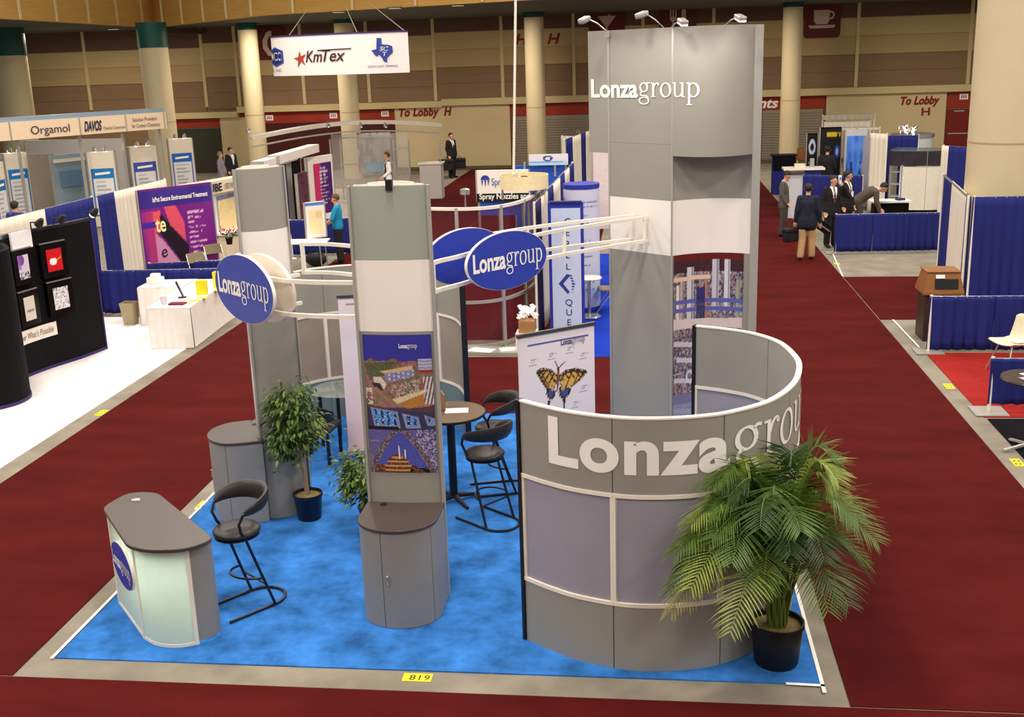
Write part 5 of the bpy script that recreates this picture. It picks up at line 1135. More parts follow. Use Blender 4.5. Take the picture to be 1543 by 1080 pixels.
for px in (497, 512, 575, 592, 615, 662): p = gp(px, 210); MB().box((p.x, p.y, p.z/2), (.05, .05, p.z)).build('post', SILVER, gb)
for px0, px1, y0 in ((512, 592, 248), (512, 592, 208), (592, 615, 225)):
    a, b = gp(px0, y0), gp(px1, y0-3); MB().bar(a, b, .04).build('crossbar', SILVER, gb)
a, b = gp(500, 215), gp(615, 210); MB().box(((a.x+b.x)/2, gy-.05, 1.35), (b.x-a.x, .02, 1.9)).build('clear_wall', CLR, gb)
rm = random.Random(4)
def paint_map(U, T):
    n = vnoise(U*1.6, T, 6, 21)+.35*vnoise(U*1.6, T, 18, 22); C = canvas(U, (186, 182, 176)); put(C, n > .78, (132, 132, 134)); return C
a, b = gp(540, 262), gp(590, 262); z0, z1 = .75, 1.95
printed('map_panel', gb, lambda u, v: Vector((a.x+(b.x-a.x)*u, gy+.1, gp(560, 262).z+(gp(560, 200).z-gp(560, 262).z)*v)), 40, 36, paint_map)
for px, py in ((377, 199), (497, 192), (546, 192), (583, 192)): p = gp(px, py, 37); spot('bright spotlight on the arched beam, number ' + {377: 'one from the left', 497: 'two from the left', 546: 'three from the left', 583: 'four from the left'}[px], p, (0, -1, 0), True, 'lamps on the arched beam', m=STEEL)
cab = thing('display_plinth', 'white plinth cabinet right of the clear walled exhibit', 'plinth', (gp(650, 280).x, gy, 0)); p0, p1 = gp(634, 280, gy), gp(666, 280, gy); zc_ = gp(650, 247, gy).z
MB().box(((p0.x+p1.x)/2, gy+.2, zc_/2), (p1.x-p0.x, .5, zc_), 0).build('body', mat('pale_grey_plinth', (196, 190, 182), .5), cab); MB().box(((p0.x+p1.x)/2, gy+.2, zc_+.02), (p1.x-p0.x+.1, .6, .05)).build('top', WHITE, cab)
tvp = gp(566, 252, 37.5); tv = thing('monitor', 'grey blue monitor tilted inside the clear walled exhibit', 'monitor', (tvp.x, tvp.y, 0)); MB().box(tvp, (.68, .06, .36), M=Matrix.Rotation(-.3, 3, 'X')).build('screen', mat('grey_blue_screen', (128, 150, 166), .3), tv, bevel=.02); MB().tube([(tvp.x, tvp.y+.05, 0), (tvp.x, tvp.y+.05, tvp.z)], .03, 8).build('stand', SILVER, tv)
carpet('booth_carpet', -16, -7.74, 31, 42, mat('pale_grey_booth_floor', (196, 186, 174), .7), 'pale floor under the clear walled exhibit', h=.01)
# ---------------------------------------------------------------- hanging lens-shaped sign
HS = 33.0; hl, hr = PY(410, 90, HS), PY(616, 80, HS-1.6); hz0, hz1 = PY(515, 112, HS-1.2).z, PY(515, 52, HS-1.2).z
hp = Path(catmull([(hl.x+.25, HS+1.2), (hl.x-.02, HS+.5), (hl.x+.15, HS-.3), (hl.x+1.1, HS-1.1), ((hl.x+hr.x)/2+.2, HS-1.65), (hr.x-.8, HS-1.8), (hr.x, HS-1.6)], 8))
hs = thing('hanging_sign', 'white curved hanging sign with three emblems', 'sign', (hl.x+2, HS, hz0)); HSW = mat('white_sign_fabric', (236, 230, 228), .6, var=.01)
MB().ribbon(hp.sub(0, hp.L, .1), hz0, hz1, .05, 0).build('front_face', HSW, hs)
bk = Path(catmull([(hr.x, HS-1.6), (hr.x-.6, HS+.2), (hr.x-1.8, HS+1.1), (hl.x+.25, HS+1.2)], 8)); MB().ribbon(bk.sub(0, bk.L, .1), hz0, hz1, .05, 0).build('back_face', HSW, hs)
MB().ribbon(hp.sub(0, hp.L, .1), hz1, hz1+.04, .08, .02).build('top_hoop', PURP, hs)
for px, ptop in ((430, (463, 14)), (537, (520, 8)), (612, (556, 4))):
    s, z = hp.find(px, 60, (3, 7)); a = hp.pos(s, hz1, -.1); MB().tube([a, PY(ptop[0], ptop[1], 34.6)], .012, 5).build('cable', SILVER, hs)
def hsw(px, py): return hp.find(px, py, (2.5, 7.5))
def on_sign(name, geo, px0, py0, px1, py1, m):
    s0, z0 = hsw(px0, py1); s1, _ = hsw(px1, py1); _, z1 = hsw((px0+px1)/2, py0); w = geo[0][:, 0].max()-geo[0][:, 0].min(); h = geo[0][:, 1].max()-geo[0][:, 1].min(); x0 = geo[0][:, 0].min(); y0 = geo[0][:, 1].min()
    letters(name, geo, lambda x, y: hp.pos(s0+(x-x0)/w*(s1-s0), z0+(y-y0)/h*(z1-z0), .02), m, hs, max(.05, w/14))
BLUI = mat('emblem_blue', (44, 62, 150), .5); BRNI = mat('emblem_dark_brown', (70, 30, 26), .5); REDI = mat('emblem_red', (170, 60, 44), .5)
on_sign('lettering', text_geo('Km', .01, .72, .3), 461, 76, 487, 94, BRNI); on_sign('lettering', text_geo('Tex', .01, .74, .3), 487, 74, 521, 93, BRNI)
on_sign('emblem_line', poly_geo([(0, 0), (1, .06), (1.02, .16), (.02, .1)]), 478, 73, 531, 77, BRNI)
on_sign('emblem_star', poly_geo([(0, .55), (.4, .62), (.5, 1), (.62, .66), (1, .8), (.72, .5), (.9, .1), (.58, .36), (.28, 0), (.36, .42)]), 444, 76, 464, 102, REDI)
on_sign('emblem_state', poly_geo([(.0, .52), (.26, .55), (.30, 1.0), (.52, 1.0), (.52, .74), (.8, .72), (1.0, .66), (1.02, .40), (.86, .28), (.74, .18), (.72, 0), (.58, .06), (.46, .26), (.36, .34), (.26, .26), (.18, .30), (.08, .44)]), 560, 57, 592, 95, BLUI)
on_sign('lettering', text_geo('SC', .02, .9, .2), 572, 70, 586, 77, INKW); on_sign('lettering', text_geo('T', .02, .9, .2), 578, 78, 584, 84, INKW)
on_sign('lettering', text_geo('SOUTH COAST TERMINALS', 0, .7), 554, 98, 599, 102, INKK)
on_sign('emblem_badge', poly_geo([(.0, .2), (.5, 0), (1, .2), (1, .8), (.5, 1), (0, .8)], [(.1, .24), (.5, .1), (.9, .24), (.9, .76), (.5, .9), (.1, .76)][::-1]), 409, 71, 429, 101, BLUI)
on_sign('lettering', text_geo('MCO', .02, .7), 411, 79, 427, 92, INKW); on_sign('lettering', text_geo('CO., INC.', 0, .7), 411, 104, 426, 109, INKD)
# ================================================================== CENTRE BACKGROUND
# curved silver frame wall with clear wine-tinted panes
SF = Path(catmull([(-4.6, 18.35), (-3.6, 18.05), (-2.9, 17.95), (-2.42, 18.22), (-2.12, 18.9), (-2.02, 19.8), (-2.0, 21.2)], 8)); SFH = 2.38
sf = thing('frame_wall', 'curved silver frame wall with clear panes beyond the butterfly banner', 'frame wall', (-2.9, 18, 0)); WINE = glass_mat('wine_tinted_acrylic', (96, 26, 40), .35, .3)
n_s = 7; SS = np.linspace(0, SF.L, n_s+1)
for i in range(n_s):
    for z0, z1 in ((.06, .78), (.82, SFH-.05)): MB().ribbon(SF.sub(SS[i]+.03, SS[i+1]-.03, .1), z0, z1, .008, .004).build('pane', WINE, sf)
    for z in (.05, .80, SFH-.02): MB().ribbon(SF.sub(SS[i], SS[i+1], .1), z-.025, z+.025, .05, .025).build('rail', SILVER if z < 2 else CREAM, sf)
for s in SS: q = SF.at(s); MB().box((q[0], q[1], SFH/2), (.055, .055, SFH), math.atan2(*SF.nrm(s)[::-1])).build('post', SILVER, sf)
MB().box((-2.95, 17.72, .03), (1.9, .42, .05), -.03).build('base_platform', SILVER, sf)
p = SF.pos(SF.find(703, 312)[0], SFH); la = thing('spotlight', 'small chrome lamp standing on the silver frame wall', 'lamp', p); MB().tube([p, p+Vector((0, 0, .22))], .014, 6).build('stem', STEEL, la); MB().lathe([(.03, .2), (.08, .22), (.08, .30), (.03, .32)], p, 12).build('head', STEEL, la); MB().lathe([(.0, .29), (.05, .30)], p, 12).build('cap', WHITE, la)
bt(-2.75, 17.66, 'white leaflet lying on the silver platform', .42, .24, .006, PAPER, z=.055, rz=-.3, name='leaflet', cat='leaflet'); bt(-2.3, 17.68, 'white folded leaflet by the butterfly banner top', .3, .2, .02, PAPER, z=.055, rz=.3, name='leaflet', cat='leaflet')
bx_ = thing('cardboard_box', 'cardboard box with crumpled white paper behind the butterfly banner', 'box', (-1.78, 17.0+.75, 0)); c = Vector((-2.0, 17.75, 0))
MB().box((c.x, c.y, .18), (.34, .34, .34)).build('lower_box', mat('white_carton', (232, 226, 222), .6), bx_); MB().box((c.x+.01, c.y, .45), (.26, .26, .2)).build('carton', mat('brown_cardboard', (168, 124, 78), .7), bx_)
rr = random.Random(8); m_ = MB()
for i in range(26):
    q = c+Vector((rr.uniform(-.13, .13), rr.uniform(-.13, .13), .56+rr.uniform(0, .18))); m_.add([q, q+Vector((rr.uniform(.04, .1), rr.uniform(-.05, .05), rr.uniform(-.05, .06))), q+Vector((rr.uniform(-.02, .06), rr.uniform(.03, .09), .07)), q+Vector((-.04, .02, rr.uniform(.02, .09)))], [(0, 1, 2), (0, 2, 3)])
tag(m_.build('crumpled_paper', PAPER, bx_), kind='stuff')
# ring canopy hung from the pole
rc = PY(790, 274, 19.8); rg = thing('ring_canopy', 'cream ring canopy above the silver frame wall', 'canopy', rc); CRR = mat('cream_ring_fabric', (240, 222, 176), .6)
MB().lathe([(.43, -.11), (.43, .13), (.42, .13), (.42, -.11), (.43, -.11)], rc, 40).build('band', CRR, rg)
for k in range(2): a = math.radians(20+90*k); d = Vector((math.cos(a), math.sin(a), 0))*.42; MB().bar(rc-d+Vector((0, 0, .05)), rc+d+Vector((0, 0, .05)), .03).build('spoke', CRR, rg)
MB().ball(rc+Vector((0, 0, .07)), .06, 10, (1.4, 1, .7)).build('hub', BLACKP, rg)
for px in (757, 806): p = PY(px, 284, 19.7); MB().tube([(p.x, p.y, SFH-.1), (p.x, p.y, rc.z-.1)], .02, 6).build('leg', SILVER, rg)
# tall blue lettered banner
CQ0, CQ1 = G(825, 306, 2.33), G(879, 305, 2.33); BLF = mat('royal_blue_frame', (40, 54, 160), .45, var=.03); PLB = mat('pale_blue_banner', (196, 206, 236), .5, var=.02)
cq = thing('tower_banner', 'tall pale blue tower banner with vertical letters in a blue frame', 'banner', ((CQ0.x+CQ1.x)/2, CQ0.y, .01)); w_ = CQ1.x-CQ0.x; yc = CQ0.y; xc = (CQ0.x+CQ1.x)/2
MB().prism([(xc-w_/2, yc), (xc+w_/2, yc), (xc+w_/2*.9, yc+.22), (xc, yc+.30), (xc-w_/2*.9, yc+.22)], .012, 2.33).build('body', BLF, cq); MB().box((xc, yc-.006, 1.18), (w_*.82, .012, 2.12)).build('face', PLB, cq)
MB().box((xc, yc+.02, 2.345), (w_*.9, .1, .03)).build('top_cap', NAVY, cq)
def cqz(py): return PY(851, py, yc).z
for ch, py in (('C', 333), ('E', 350), ('R', 367), ('E', 384), ('L', 401), ('Q', 455), ('U', 470), ('E', 485), ('S', 500), ('T', 515)):
    g = text_geo(ch, 0, 1.05); k = .115; flat_letters('lettering', g, (xc+.03-geo_width(g)*k/2, yc-.012, cqz(py)-k/2), (k, 0, 0), (0, 0, k), INKD, cq, .004)
zl = cqz(427); kk = .17
flat_letters('emblem', poly_geo([(-1, 0), (-.15, 1), (.15, .8), (-.55, 0), (.1, -.85), (-.1, -1.05)], *[[(0+.12*i, .95-.28*i), (.35+.10*min(i, 6-i), .85-.28*i), (.38+.10*min(i, 6-i), .72-.28*i), (.02+.12*min(i, 2), .82-.28*i)] for i in range(7)]), (xc+.03, yc-.012, zl), (kk, 0, 0), (0, 0, kk), BLUI, cq, .004)
# cylinder text display
cy = thing('cylinder_display', 'pale cylinder display with printed text beside the blue banner', 'display', (-1.26, 21.0, .01)); cc = Vector((-1.26, 21.0, 0)); cr_ = .33
MB().lathe([(cr_, .012), (cr_, 2.34)], cc, 32).build('drum', mat('pale_lavender_panel', (206, 206, 228), .5), cy); MB().lathe([(cr_+.012, .012), (cr_+.012, .08)], cc, 32).build('foot_band', BLF, cy); MB().lathe([(cr_+.012, 2.32), (cr_+.012, 2.40)], cc, 32).build('top_band', BLF, cy)
def paint_txt(U, T):
    C = np.stack([214-60*np.clip(T-.6, 0, 1)*1.5, 214-30*np.clip(T-.6, 0, 1)*1.5, 234-0*T], -1)
    for i in range(22):
        y = .10+i*.036; put(C, (np.abs(T-y) < (.010 if i < 2 else .006)) & (U > .25) & (U < (.85 if i < 2 else .6+.2*math.sin(i*3.1))) & (vnoise(U, T, 50, i) > .35) & (i % 5 != 2), (120, 122, 160))
    return C
printed('printed_wrap', cy, lambda u, v: cc+Vector((math.cos(math.radians(180+180*u))*(cr_+.006), math.sin(math.radians(180+180*u))*(cr_+.006), .1+2.2*v)), 50, 80, paint_txt)
# drapes running back along the centre row
drape('pipe_and_drape', 'tall navy and cream drape running back behind the silver frame', (-1.90, 18.55), (-1.72, 25.5), .02, 2.36, ((mat('navy_drape_cloth', (24, 24, 70), .75, var=.1), .10), (DRAPEW, .14), (DRAPEB, .14), (DRAPEW, .18), (DRAPEB, .14), (DRAPEW, .15), (DRAPEB, .15)), (0, 1))
# booth header with nozzle lettering
s0, s1 = PY(717, 257, 24.4), PY(797, 260, 24.4); zt, zb = s0.z, PY(720, 304, 24.4).z
sp, a_, d_, L_, n_ = board('booth_header', 'white header sign with blue emblem and black strip of lettering', 'header', (s0.x, 24.4), (s1.x, 24.4), zb, zt, .08, WHITE)
MB().box((a_.x+L_/2, 24.4-.012, zb+(zt-zb)*.13), (L_, .02, (zt-zb)*.26)).build('black_strip', BLACKP, sp)
flat_letters('lettering', text_geo('Spray Nozzles and', .02, .82), (a_.x+.06, 24.4-.024, zb+.06), (.135, 0, 0), (0, 0, .125), INKW, sp, .004)
flat_letters('lettering', text_geo('Spr', 0, .8), (a_.x+.34, 24.4-.006, zb+.36), (.14, 0, 0), (0, 0, .16), BLUI, sp, .004)
flat_letters('emblem', poly_geo(ell(.22, .44, .10, .10, 0, 180, 14).tolist(), [(.13, .43), (.17, .43), (.15, .30)], [(.20, .43), (.24, .43), (.22, .28)], [(.27, .43), (.31, .43), (.29, .30)]), (a_.x-.02, 24.4-.006, zb+.04), (1, 0, 0), (0, 0, 1), BLUI, sp, .004)
for s in (.03, .97): MB().box((a_.x+L_*s, 24.46, zb/2), (.05, .05, zb)).build('leg_post', SILVER, sp)
MB().box((a_.x+L_/2, 24.45, zb-.16), (L_*.9, .03, .30)).build('lower_panel', mat('bright_blue_panel', (40, 88, 196), .5), sp)
b0, b1 = PY(775, 238, 30), PY(852, 236, 30)
bb, a_, d_, L_, n_ = board('booth_wall', 'bright blue booth wall with a white top sign', 'booth wall', (b0.x, 30), (b1.x, 30), .02, PY(800, 249, 30).z, .1, mat('bright_blue_panel', (40, 88, 196), .5))
zq, zw = PY(820, 249, 29.8).z, PY(820, 232, 29.8).z
def paint_sky(U, T):
    C = np.stack([236-60*np.clip(T-.5, 0, 1)*2, 240-20*T, 246+0*T], -1); put(C, (np.abs(T-.72) < .05) & (U < .9), (120, 180, 230)); put(C, np.abs(np.hypot((U-.48)*2, T-.4)-.2) < .06, (70, 76, 150)); return C
x0, x1 = PY(797, 240, 29.8).x, PY(856, 240, 29.8).x; printed('top_sign', bb, plane_f((x0, 29.8, zq), (x1-x0, 0, 0), (0, 0, zw-zq), .0), 40, 16, paint_sky)
for px in (790, 836): q = PY(px, 240, 29.85); MB().box((q.x, q.y, zq-.1), (.05, .05, .4)).build('sign_bracket', SILVER, bb)
drape('pipe_and_drape', 'cream drape wall by the roller shutter left of the tower', (PY(845, 207, 37).x, 37.6), (PY(892, 205, 37).x, 37.0), .02, PY(866, 206, 37).z, ((DRAPEW, .55), (DRAPEW, .45)), (0, 1))
drape('pipe_and_drape', 'narrow cream and navy drapes left of the tower edge', (PY(850, 236, 31).x, 31.4), (PY(890, 212, 35).x, 35.2), .02, 2.45, ((DRAPEB, .25), (DRAPEW, .3), (DRAPEB, .2), (DRAPEW, .25)), (0, 1))
p = PY(872, 203, 37.3); spot('white spotlight on the cream drape wall', p, (0, -1, 0), True, None, m=STEEL)
# pale pink panel beside the tower
b0, b1 = PY(892, 217, 24), PY(917, 219, 24); board('booth_wall', 'narrow pale pink panel left of the grey tower', 'booth wall', (b0.x, 24), (b1.x+.4, 24.1), PY(900, 345, 24).z, b0.z, .06, mat('pale_pink_panel', (226, 208, 204), .5))
ct2 = thing('cafe_table', 'white round table behind the blue banner', 'table', (-1.10, 20.3, .01)); MB().lathe([(0, .72), (.23, .72), (.24, .735), (.23, .75), (0, .75)], (-1.10, 20.3, 0), 28).build('tabletop', WHITE, ct2); MB().tube([(-1.10, 20.3, .02), (-1.10, 20.3, .72)], .03, 8).build('post', STEEL, ct2); MB().lathe([(.22, .012), (.2, .03), (.03, .05)], (-1.10, 20.3, 0), 20).build('foot', STEEL, ct2)
folding_chair('khaki folding chair half hidden by the grey tower', (-.74, 20.72, .01), -1.5)
p = thing('white_chair', 'white chair back seen beside the cylinder display', 'chair', (-.55, 22.4, .01)); q = Vector((-.55, 22.4, 0)); MB().box((q.x, q.y, .46), (.42, .42, .04)).build('seat', WHITE, p, bevel=.01); MB().box((q.x, q.y+.2, .72), (.42, .04, .34)).build('backrest', WHITE, p, bevel=.01)
for sx in (-.18, .18):
    for sy in (-.18, .18): MB().tube([(q.x+sx, q.y+sy, .012), (q.x+sx, q.y+sy, .44)], .013, 6).build('leg', STEEL, p)
# ================================================================== RIGHT BACKGROUND
drape('pipe_and_drape', 'low blue drape before the bending man and white display', (4.36, 26.75), (6.85, 26.85), .02, .92, ((DRAPEB, .34), (DRAPEB, .33), (DRAPEB, .33)), (0,))
drape('pipe_and_drape', 'tall blue and cream drape end left of the large pillar', (5.50, 20.15), (5.95, 23.7), .02, 2.14, ((DRAPEB, .12), (DRAPEW, .55), (DRAPEB, .33)), (0, 1))
drape('pipe_and_drape', 'tall blue drape wall before the large pillar', (5.56, 20.02), (8.6, 20.1), .02, 2.15, ((DRAPEB, .42), (DRAPEW, .58)), (0,))
drape('pipe_and_drape', 'low blue drape behind the cream shell chair', (4.40, 17.75), (7.6, 17.75), .02, .90, ((DRAPEB, .3), (DRAPEB, .35), (DRAPEB, .35)), (0,))
drape('pipe_and_drape', 'low blue drape before the cream shell chair at the edge', (4.46, 14.66), (6.8, 14.66), .10, .74, ((DRAPEB, .5), (DRAPEB, .5)), (0,))
# wooden bin
wbn = thing('litter_bin', 'wood veneered litter bin with sloped hood by the blue drape', 'bin', (4.72, 18.62, 0)); DKW = mat('dark_walnut_panel', (62, 42, 30), .5, var=.15, stretch=(1, 1, 8)); c = Vector((4.74, 18.66, 0))
MB().box((c.x, c.y, .40), (.56, .52, .78)).build('body', DKW, wbn); MB().box((c.x, c.y, .80), (.64, .60, .03)).build('collar', WOOD, wbn)
hd_ = [(-.32, -.30, .815), (.32, -.30, .815), (.32, .30, .815), (-.32, .30, .815), (-.25, -.22, 1.14), (.25, -.22, 1.14), (.25, .22, 1.14), (-.25, .22, 1.14)]
MB().add([(c.x+x, c.y+y, z) for x, y, z in hd_], [(3, 2, 1, 0), (4, 5, 6, 7), (0, 1, 5, 4), (1, 2, 6, 5), (2, 3, 7, 6), (3, 0, 4, 7)]).build('hood', WOOD, wbn); MB().box((c.x, c.y, 1.15), (.54, .48, .02)).build('top_board', WOOD, wbn, bevel=.006)
MB().box((c.x+.04, c.y-.268, .96), (.36, .03, .16), M=Matrix.Rotation(-.2, 3, 'X')).build('opening', BLACKP, wbn); MB().box((c.x-.06, c.y-.252, 1.08), (.14, .012, .06), M=Matrix.Rotation(-.2, 3, 'X')).build('label_plate', PAPER, wbn)
# shell chair
def shell_chair(label, x, y, rz):
    o = thing('shell_chair', label, 'chair', (x, y, .01), None, rz); SH = mat('cream_chair_shell', (222, 212, 184), .45); N, M_ = 12, 9; vs = []; prof = [(-.22, .43), (-.19, .445), (-.08, .43), (.06, .42), (.15, .44), (.20, .52), (.235, .64), (.26, .76), (.27, .82)]
    for j, (py_, z) in enumerate(prof):
        for i in range(N+1):
            t = -1+2*i/N; w = .22+(.02 if j < 4 else -.03*(j-4)/4); cup_ = .035*t*t; vs.append((x+t*w, y+py_-(cup_ if j > 4 else 0), .01+z+(cup_ if j <= 4 else .02*t*t)-(.05*t**4 if j == 8 else 0)))
    W = N+1; ob = MB().add(vs, [(j*W+i, j*W+i+1, (j+1)*W+i+1, (j+1)*W+i) for j in range(M_-1) for i in range(N)]).build('shell', SH, o, 80); m = ob.modifiers.new('shell_thickness', 'SOLIDIFY'); m.thickness = .012
    for sx in (-1, 1):
        for sy in (-1, 1): MB().tube([(x+sx*.13, y+sy*.1, .43), (x+sx*.22, y+sy*.24, .012)], .012, 6).build('leg', STEEL, o)
    MB().box((x, y, .425), (.3, .24, .02)).build('mount_frame', STEEL, o); return o
shell_chair('cream shell chair on the bright red carpet', 5.30, 16.62, math.radians(-65))
rt = thing('round_table', 'dark round table with leaflets at the right edge', 'table', (4.48, 13.22, .01)); c = Vector((4.50, 13.22, 0))
MB().lathe([(0, .87), (.36, .87), (.37, .885), (.36, .90), (0, .90)], c, 36).build('tabletop', mat('dark_wood_tabletop', (46, 34, 34), .3, var=.1), rt); MB().tube([c+Vector((0, 0, .05)), c+Vector((0, 0, .87))], .035, 10).build('post', BLACK, rt)
for k in range(4): a = math.radians(20+90*k); d = Vector((math.cos(a), math.sin(a), 0)); MB().bar(c+d*.02+Vector((0, 0, .07)), c+d*.32+Vector((0, 0, .025)), .04, .025).build('foot', SILVER, rt)
def paint_leaf(U, T): return np.stack([90+120*vnoise(U, T, 4, 1), 110+80*vnoise(U, T, 5, 2), 130+90*vnoise(U, T, 4, 3)], -1)
lf = thing('leaflet', 'coloured leaflet spread on the dark round table', 'leaflet', (4.52, 13.1, .901)); MB().box((4.52, 13.1, .903), (.30, .2, .004), .3).build('sheet', PAPER, lf); printed('print', lf, plane_f(Vector((4.37, 13.0, .906)), (.29, .08, 0), (-.06, .19, 0), .001), 20, 16, paint_leaf)
bt(4.45, 13.36, 'small white card at the back of the dark round table', .12, .08, .004, PAPER, z=.90, rz=.4, name='card', cat='card')
bt(5.42, 16.6+.0, 'white papers lying on the shell chair seat edge', .22, .16, .012, PAPER, z=.462, rz=.4, name='paper_sheet', cat='paper')
# white curved showcase with dark header
wy = 33.0; wl, wr = PY(1338, 310, wy), PY(1440, 312, wy-.4); ztop, zmid, zbot = PY(1400, 226, wy).z, PY(1400, 248, wy).z, PY(1400, 314, wy).z
wc = thing('showcase', 'white curved showcase with dark header and glass shelves', 'showcase', (wl.x, wy, 0)); wpth = Path(catmull([(wl.x+.35, wy+.9), (wl.x, wy+.05), (wl.x+.5, wy-.25), (wr.x-.5, wy-.3), (wr.x+.4, wy+.1)], 8))
DKH = mat('dark_brown_header', (52, 44, 54), .35, var=.2, scale=4); n4 = 5; cu_ = np.linspace(0, wpth.L, n4+1)
for i in range(n4):
    MB().ribbon(wpth.sub(cu_[i]+.01, cu_[i+1]-.01, .1), zmid, ztop, .05, .02).build('header_panel', DKH, wc)
    if i != 1: MB().ribbon(wpth.sub(cu_[i]+.005, cu_[i+1]-.005, .1), zbot, zmid-.02, .05, 0).build('white_panel', mat('white_showcase_panel', (228, 220, 204), .45), wc)
MB().ribbon(wpth.sub(0, wpth.L, .1), 0, zbot, .05, -.04).build('plinth', BLKF, wc)
a, b = cu_[1], cu_[2]; MB().ribbon(wpth.sub(a, b, .1), zbot, zmid, .02, -.35).build('niche_back', mat('pale_lit_niche', (236, 236, 216), .4, emit=.5), wc)
for k in range(4): z = zbot+(zmid-zbot)*(k+.05)/3.6; MB().ribbon(wpth.sub(a, b, .1), z, z+.02, .3, -.02).build('shelf', glass_mat('pale_shelf_glass', (220, 230, 226), .5), wc)
for s in (a, (a+b)/2, b): q = wpth.pos(s, 0, .0); MB().box((q.x, q.y, (zbot+zmid)/2), (.03, .03, zmid-zbot)).build('mullion', STEEL, wc)
MB().prism([tuple(q) for q in wpth.sub(0, wpth.L, .15)], ztop, ztop+.02).build('roof_glass', glass_mat('green_roof_glass', (120, 150, 140), .6), wc)
dt = PY(1335, 303, 29.6); dk = thing('counter_table', 'black draped counter with papers under the bending man', 'table', (dt.x, 29.6, 0)); MB().box((dt.x+.1, 29.65, dt.z), (1.0, .55, .04)).build('top', WHITE, dk); MB().box((dt.x+.12, 29.68, dt.z/2-.02), (.85, .45, dt.z-.05)).build('skirt_box', BLKF, dk)
bt(dt.x+.0, 29.5, 'white papers on the counter under the bending man', .4, .22, .02, PAPER, z=dt.z+.02, rz=.2, name='paper_stack', cat='paper'); bt(dt.x+.35, 29.6, 'navy folder on the counter under the bending man', .2, .16, .05, NAVY, z=dt.z+.02, rz=.5, name='folder', cat='folder')
# drapes and panels deeper on the right
def dpx(label, x0, y0, x1, y1, z, segs, posts=(0, 1)): p, q = G(x0, y0, z), G(x1, y1, z); return drape('pipe_and_drape', label, (p.x, p.y), (q.x, q.y), .02, z, segs, posts)
p0, p1 = PY(1313, 200, 33.5), PY(1337, 200, 33.0); drape('pipe_and_drape', 'cream drape hanging left of the white showcase', (p0.x, 33.5), (p1.x, 33.0), .02, p0.z, ((DRAPEW, 1),), (1,))
p0, p1 = PY(1335, 202, 35), PY(1368, 206, 35); drape('pipe_and_drape', 'blue drape behind the white showcase', (p0.x, 35), (PY(1384, 206, 35).x, 35), .02, p0.z-.05, ((DRAPEB, .5), (DRAPEB, .5)), (0, 1))
p0 = PY(1418, 215, 31.5); drape('pipe_and_drape', 'blue drape with pale edge right of the white showcase', (p0.x, 31.2), (PY(1452, 222, 31.5).x, 30.4), .02, PY(1430, 220, 31).z, ((DRAPEW, .2), (DRAPEB, .8)), (0, 1))
def paint_black(U, T):
    C = canvas(U, (22, 20, 26)); put(C, (np.abs(T-.08) < .03) & (U > .3) & (U < .95) & (vnoise(U, T, 24, 1) > .4), (214, 180, 40)); put(C, np.hypot((U-.82)/.14, (T-.32)/.10) < 1, (44, 60, 140)); put(C, np.hypot((U-.82)/.06, (T-.32)/.05) < 1, (150, 170, 220)); return C
p0, p1 = PY(1236, 192, 36), PY(1269, 194, 36); board('display_banner', 'black display wall with yellow heading behind the dark suited man', 'display panel', (p0.x, 36), (p1.x, 36), .02, p0.z, .1, BLKF, paint_black, 44, 50)
def paint_roll(U, T):
    C = canvas(U, (34, 26, 30)); put(C, (np.abs(np.hypot((U-.5)/.30, (T-.20)/.12)-.8) < .25), (200, 214, 236))
    for i in range(7): put(C, (np.abs(T-.46-i*.06) < .014) & (U > .2) & (U < .8) & (vnoise(U, T, 26, i) > .35), (190, 186, 196))
    return C
p0, p1 = PY(1216, 201, 37), PY(1233, 201, 37); board('display_banner', 'narrow black banner with round white emblem', 'display panel', (p0.x, 37), (p1.x, 37), .02, p0.z, .05, BLKF, paint_roll, 26, 46)
def paint_blue(U, T):
    n = vnoise(U, T, 6, 4); C = np.stack([40+60*n, 90+60*n, 200+40*n], -1); put(C, (vnoise(U, T, 12, 8) > .62) & (T > .4), (32, 62, 150)); return C
p0, p1 = PY(1274, 196, 35.4), PY(1308, 198, 35.4); board('display_banner', 'bright blue photo panel with pale frame', 'display panel', (p0.x, 35.4), (p1.x, 35.4), .02, p0.z, .1, mat('pale_grey_frame_panel', (196, 196, 200), .5), paint_blue, 30, 50, inset=.08)
p0, p1 = PY(1302, 206, 34.6), PY(1314, 204, 34.4); board('display_banner', 'narrow grey panel between blue photo and cream drape', 'display panel', (p0.x, 34.6), (p1.x, 34.4), .02, p0.z, .1, mat('grey_violet_panel', (158, 154, 168), .5))
dk2 = PY(1253, 270, 34.0); drape('pipe_and_drape', 'low blue drape behind the man on the phone', (PY(1210, 266, 34).x, 34), (PY(1300, 268, 33.6).x, 33.6), .02, PY(1250, 263, 34).z, ((DRAPEB, .5), (DRAPEB, .5)), (0, 1))
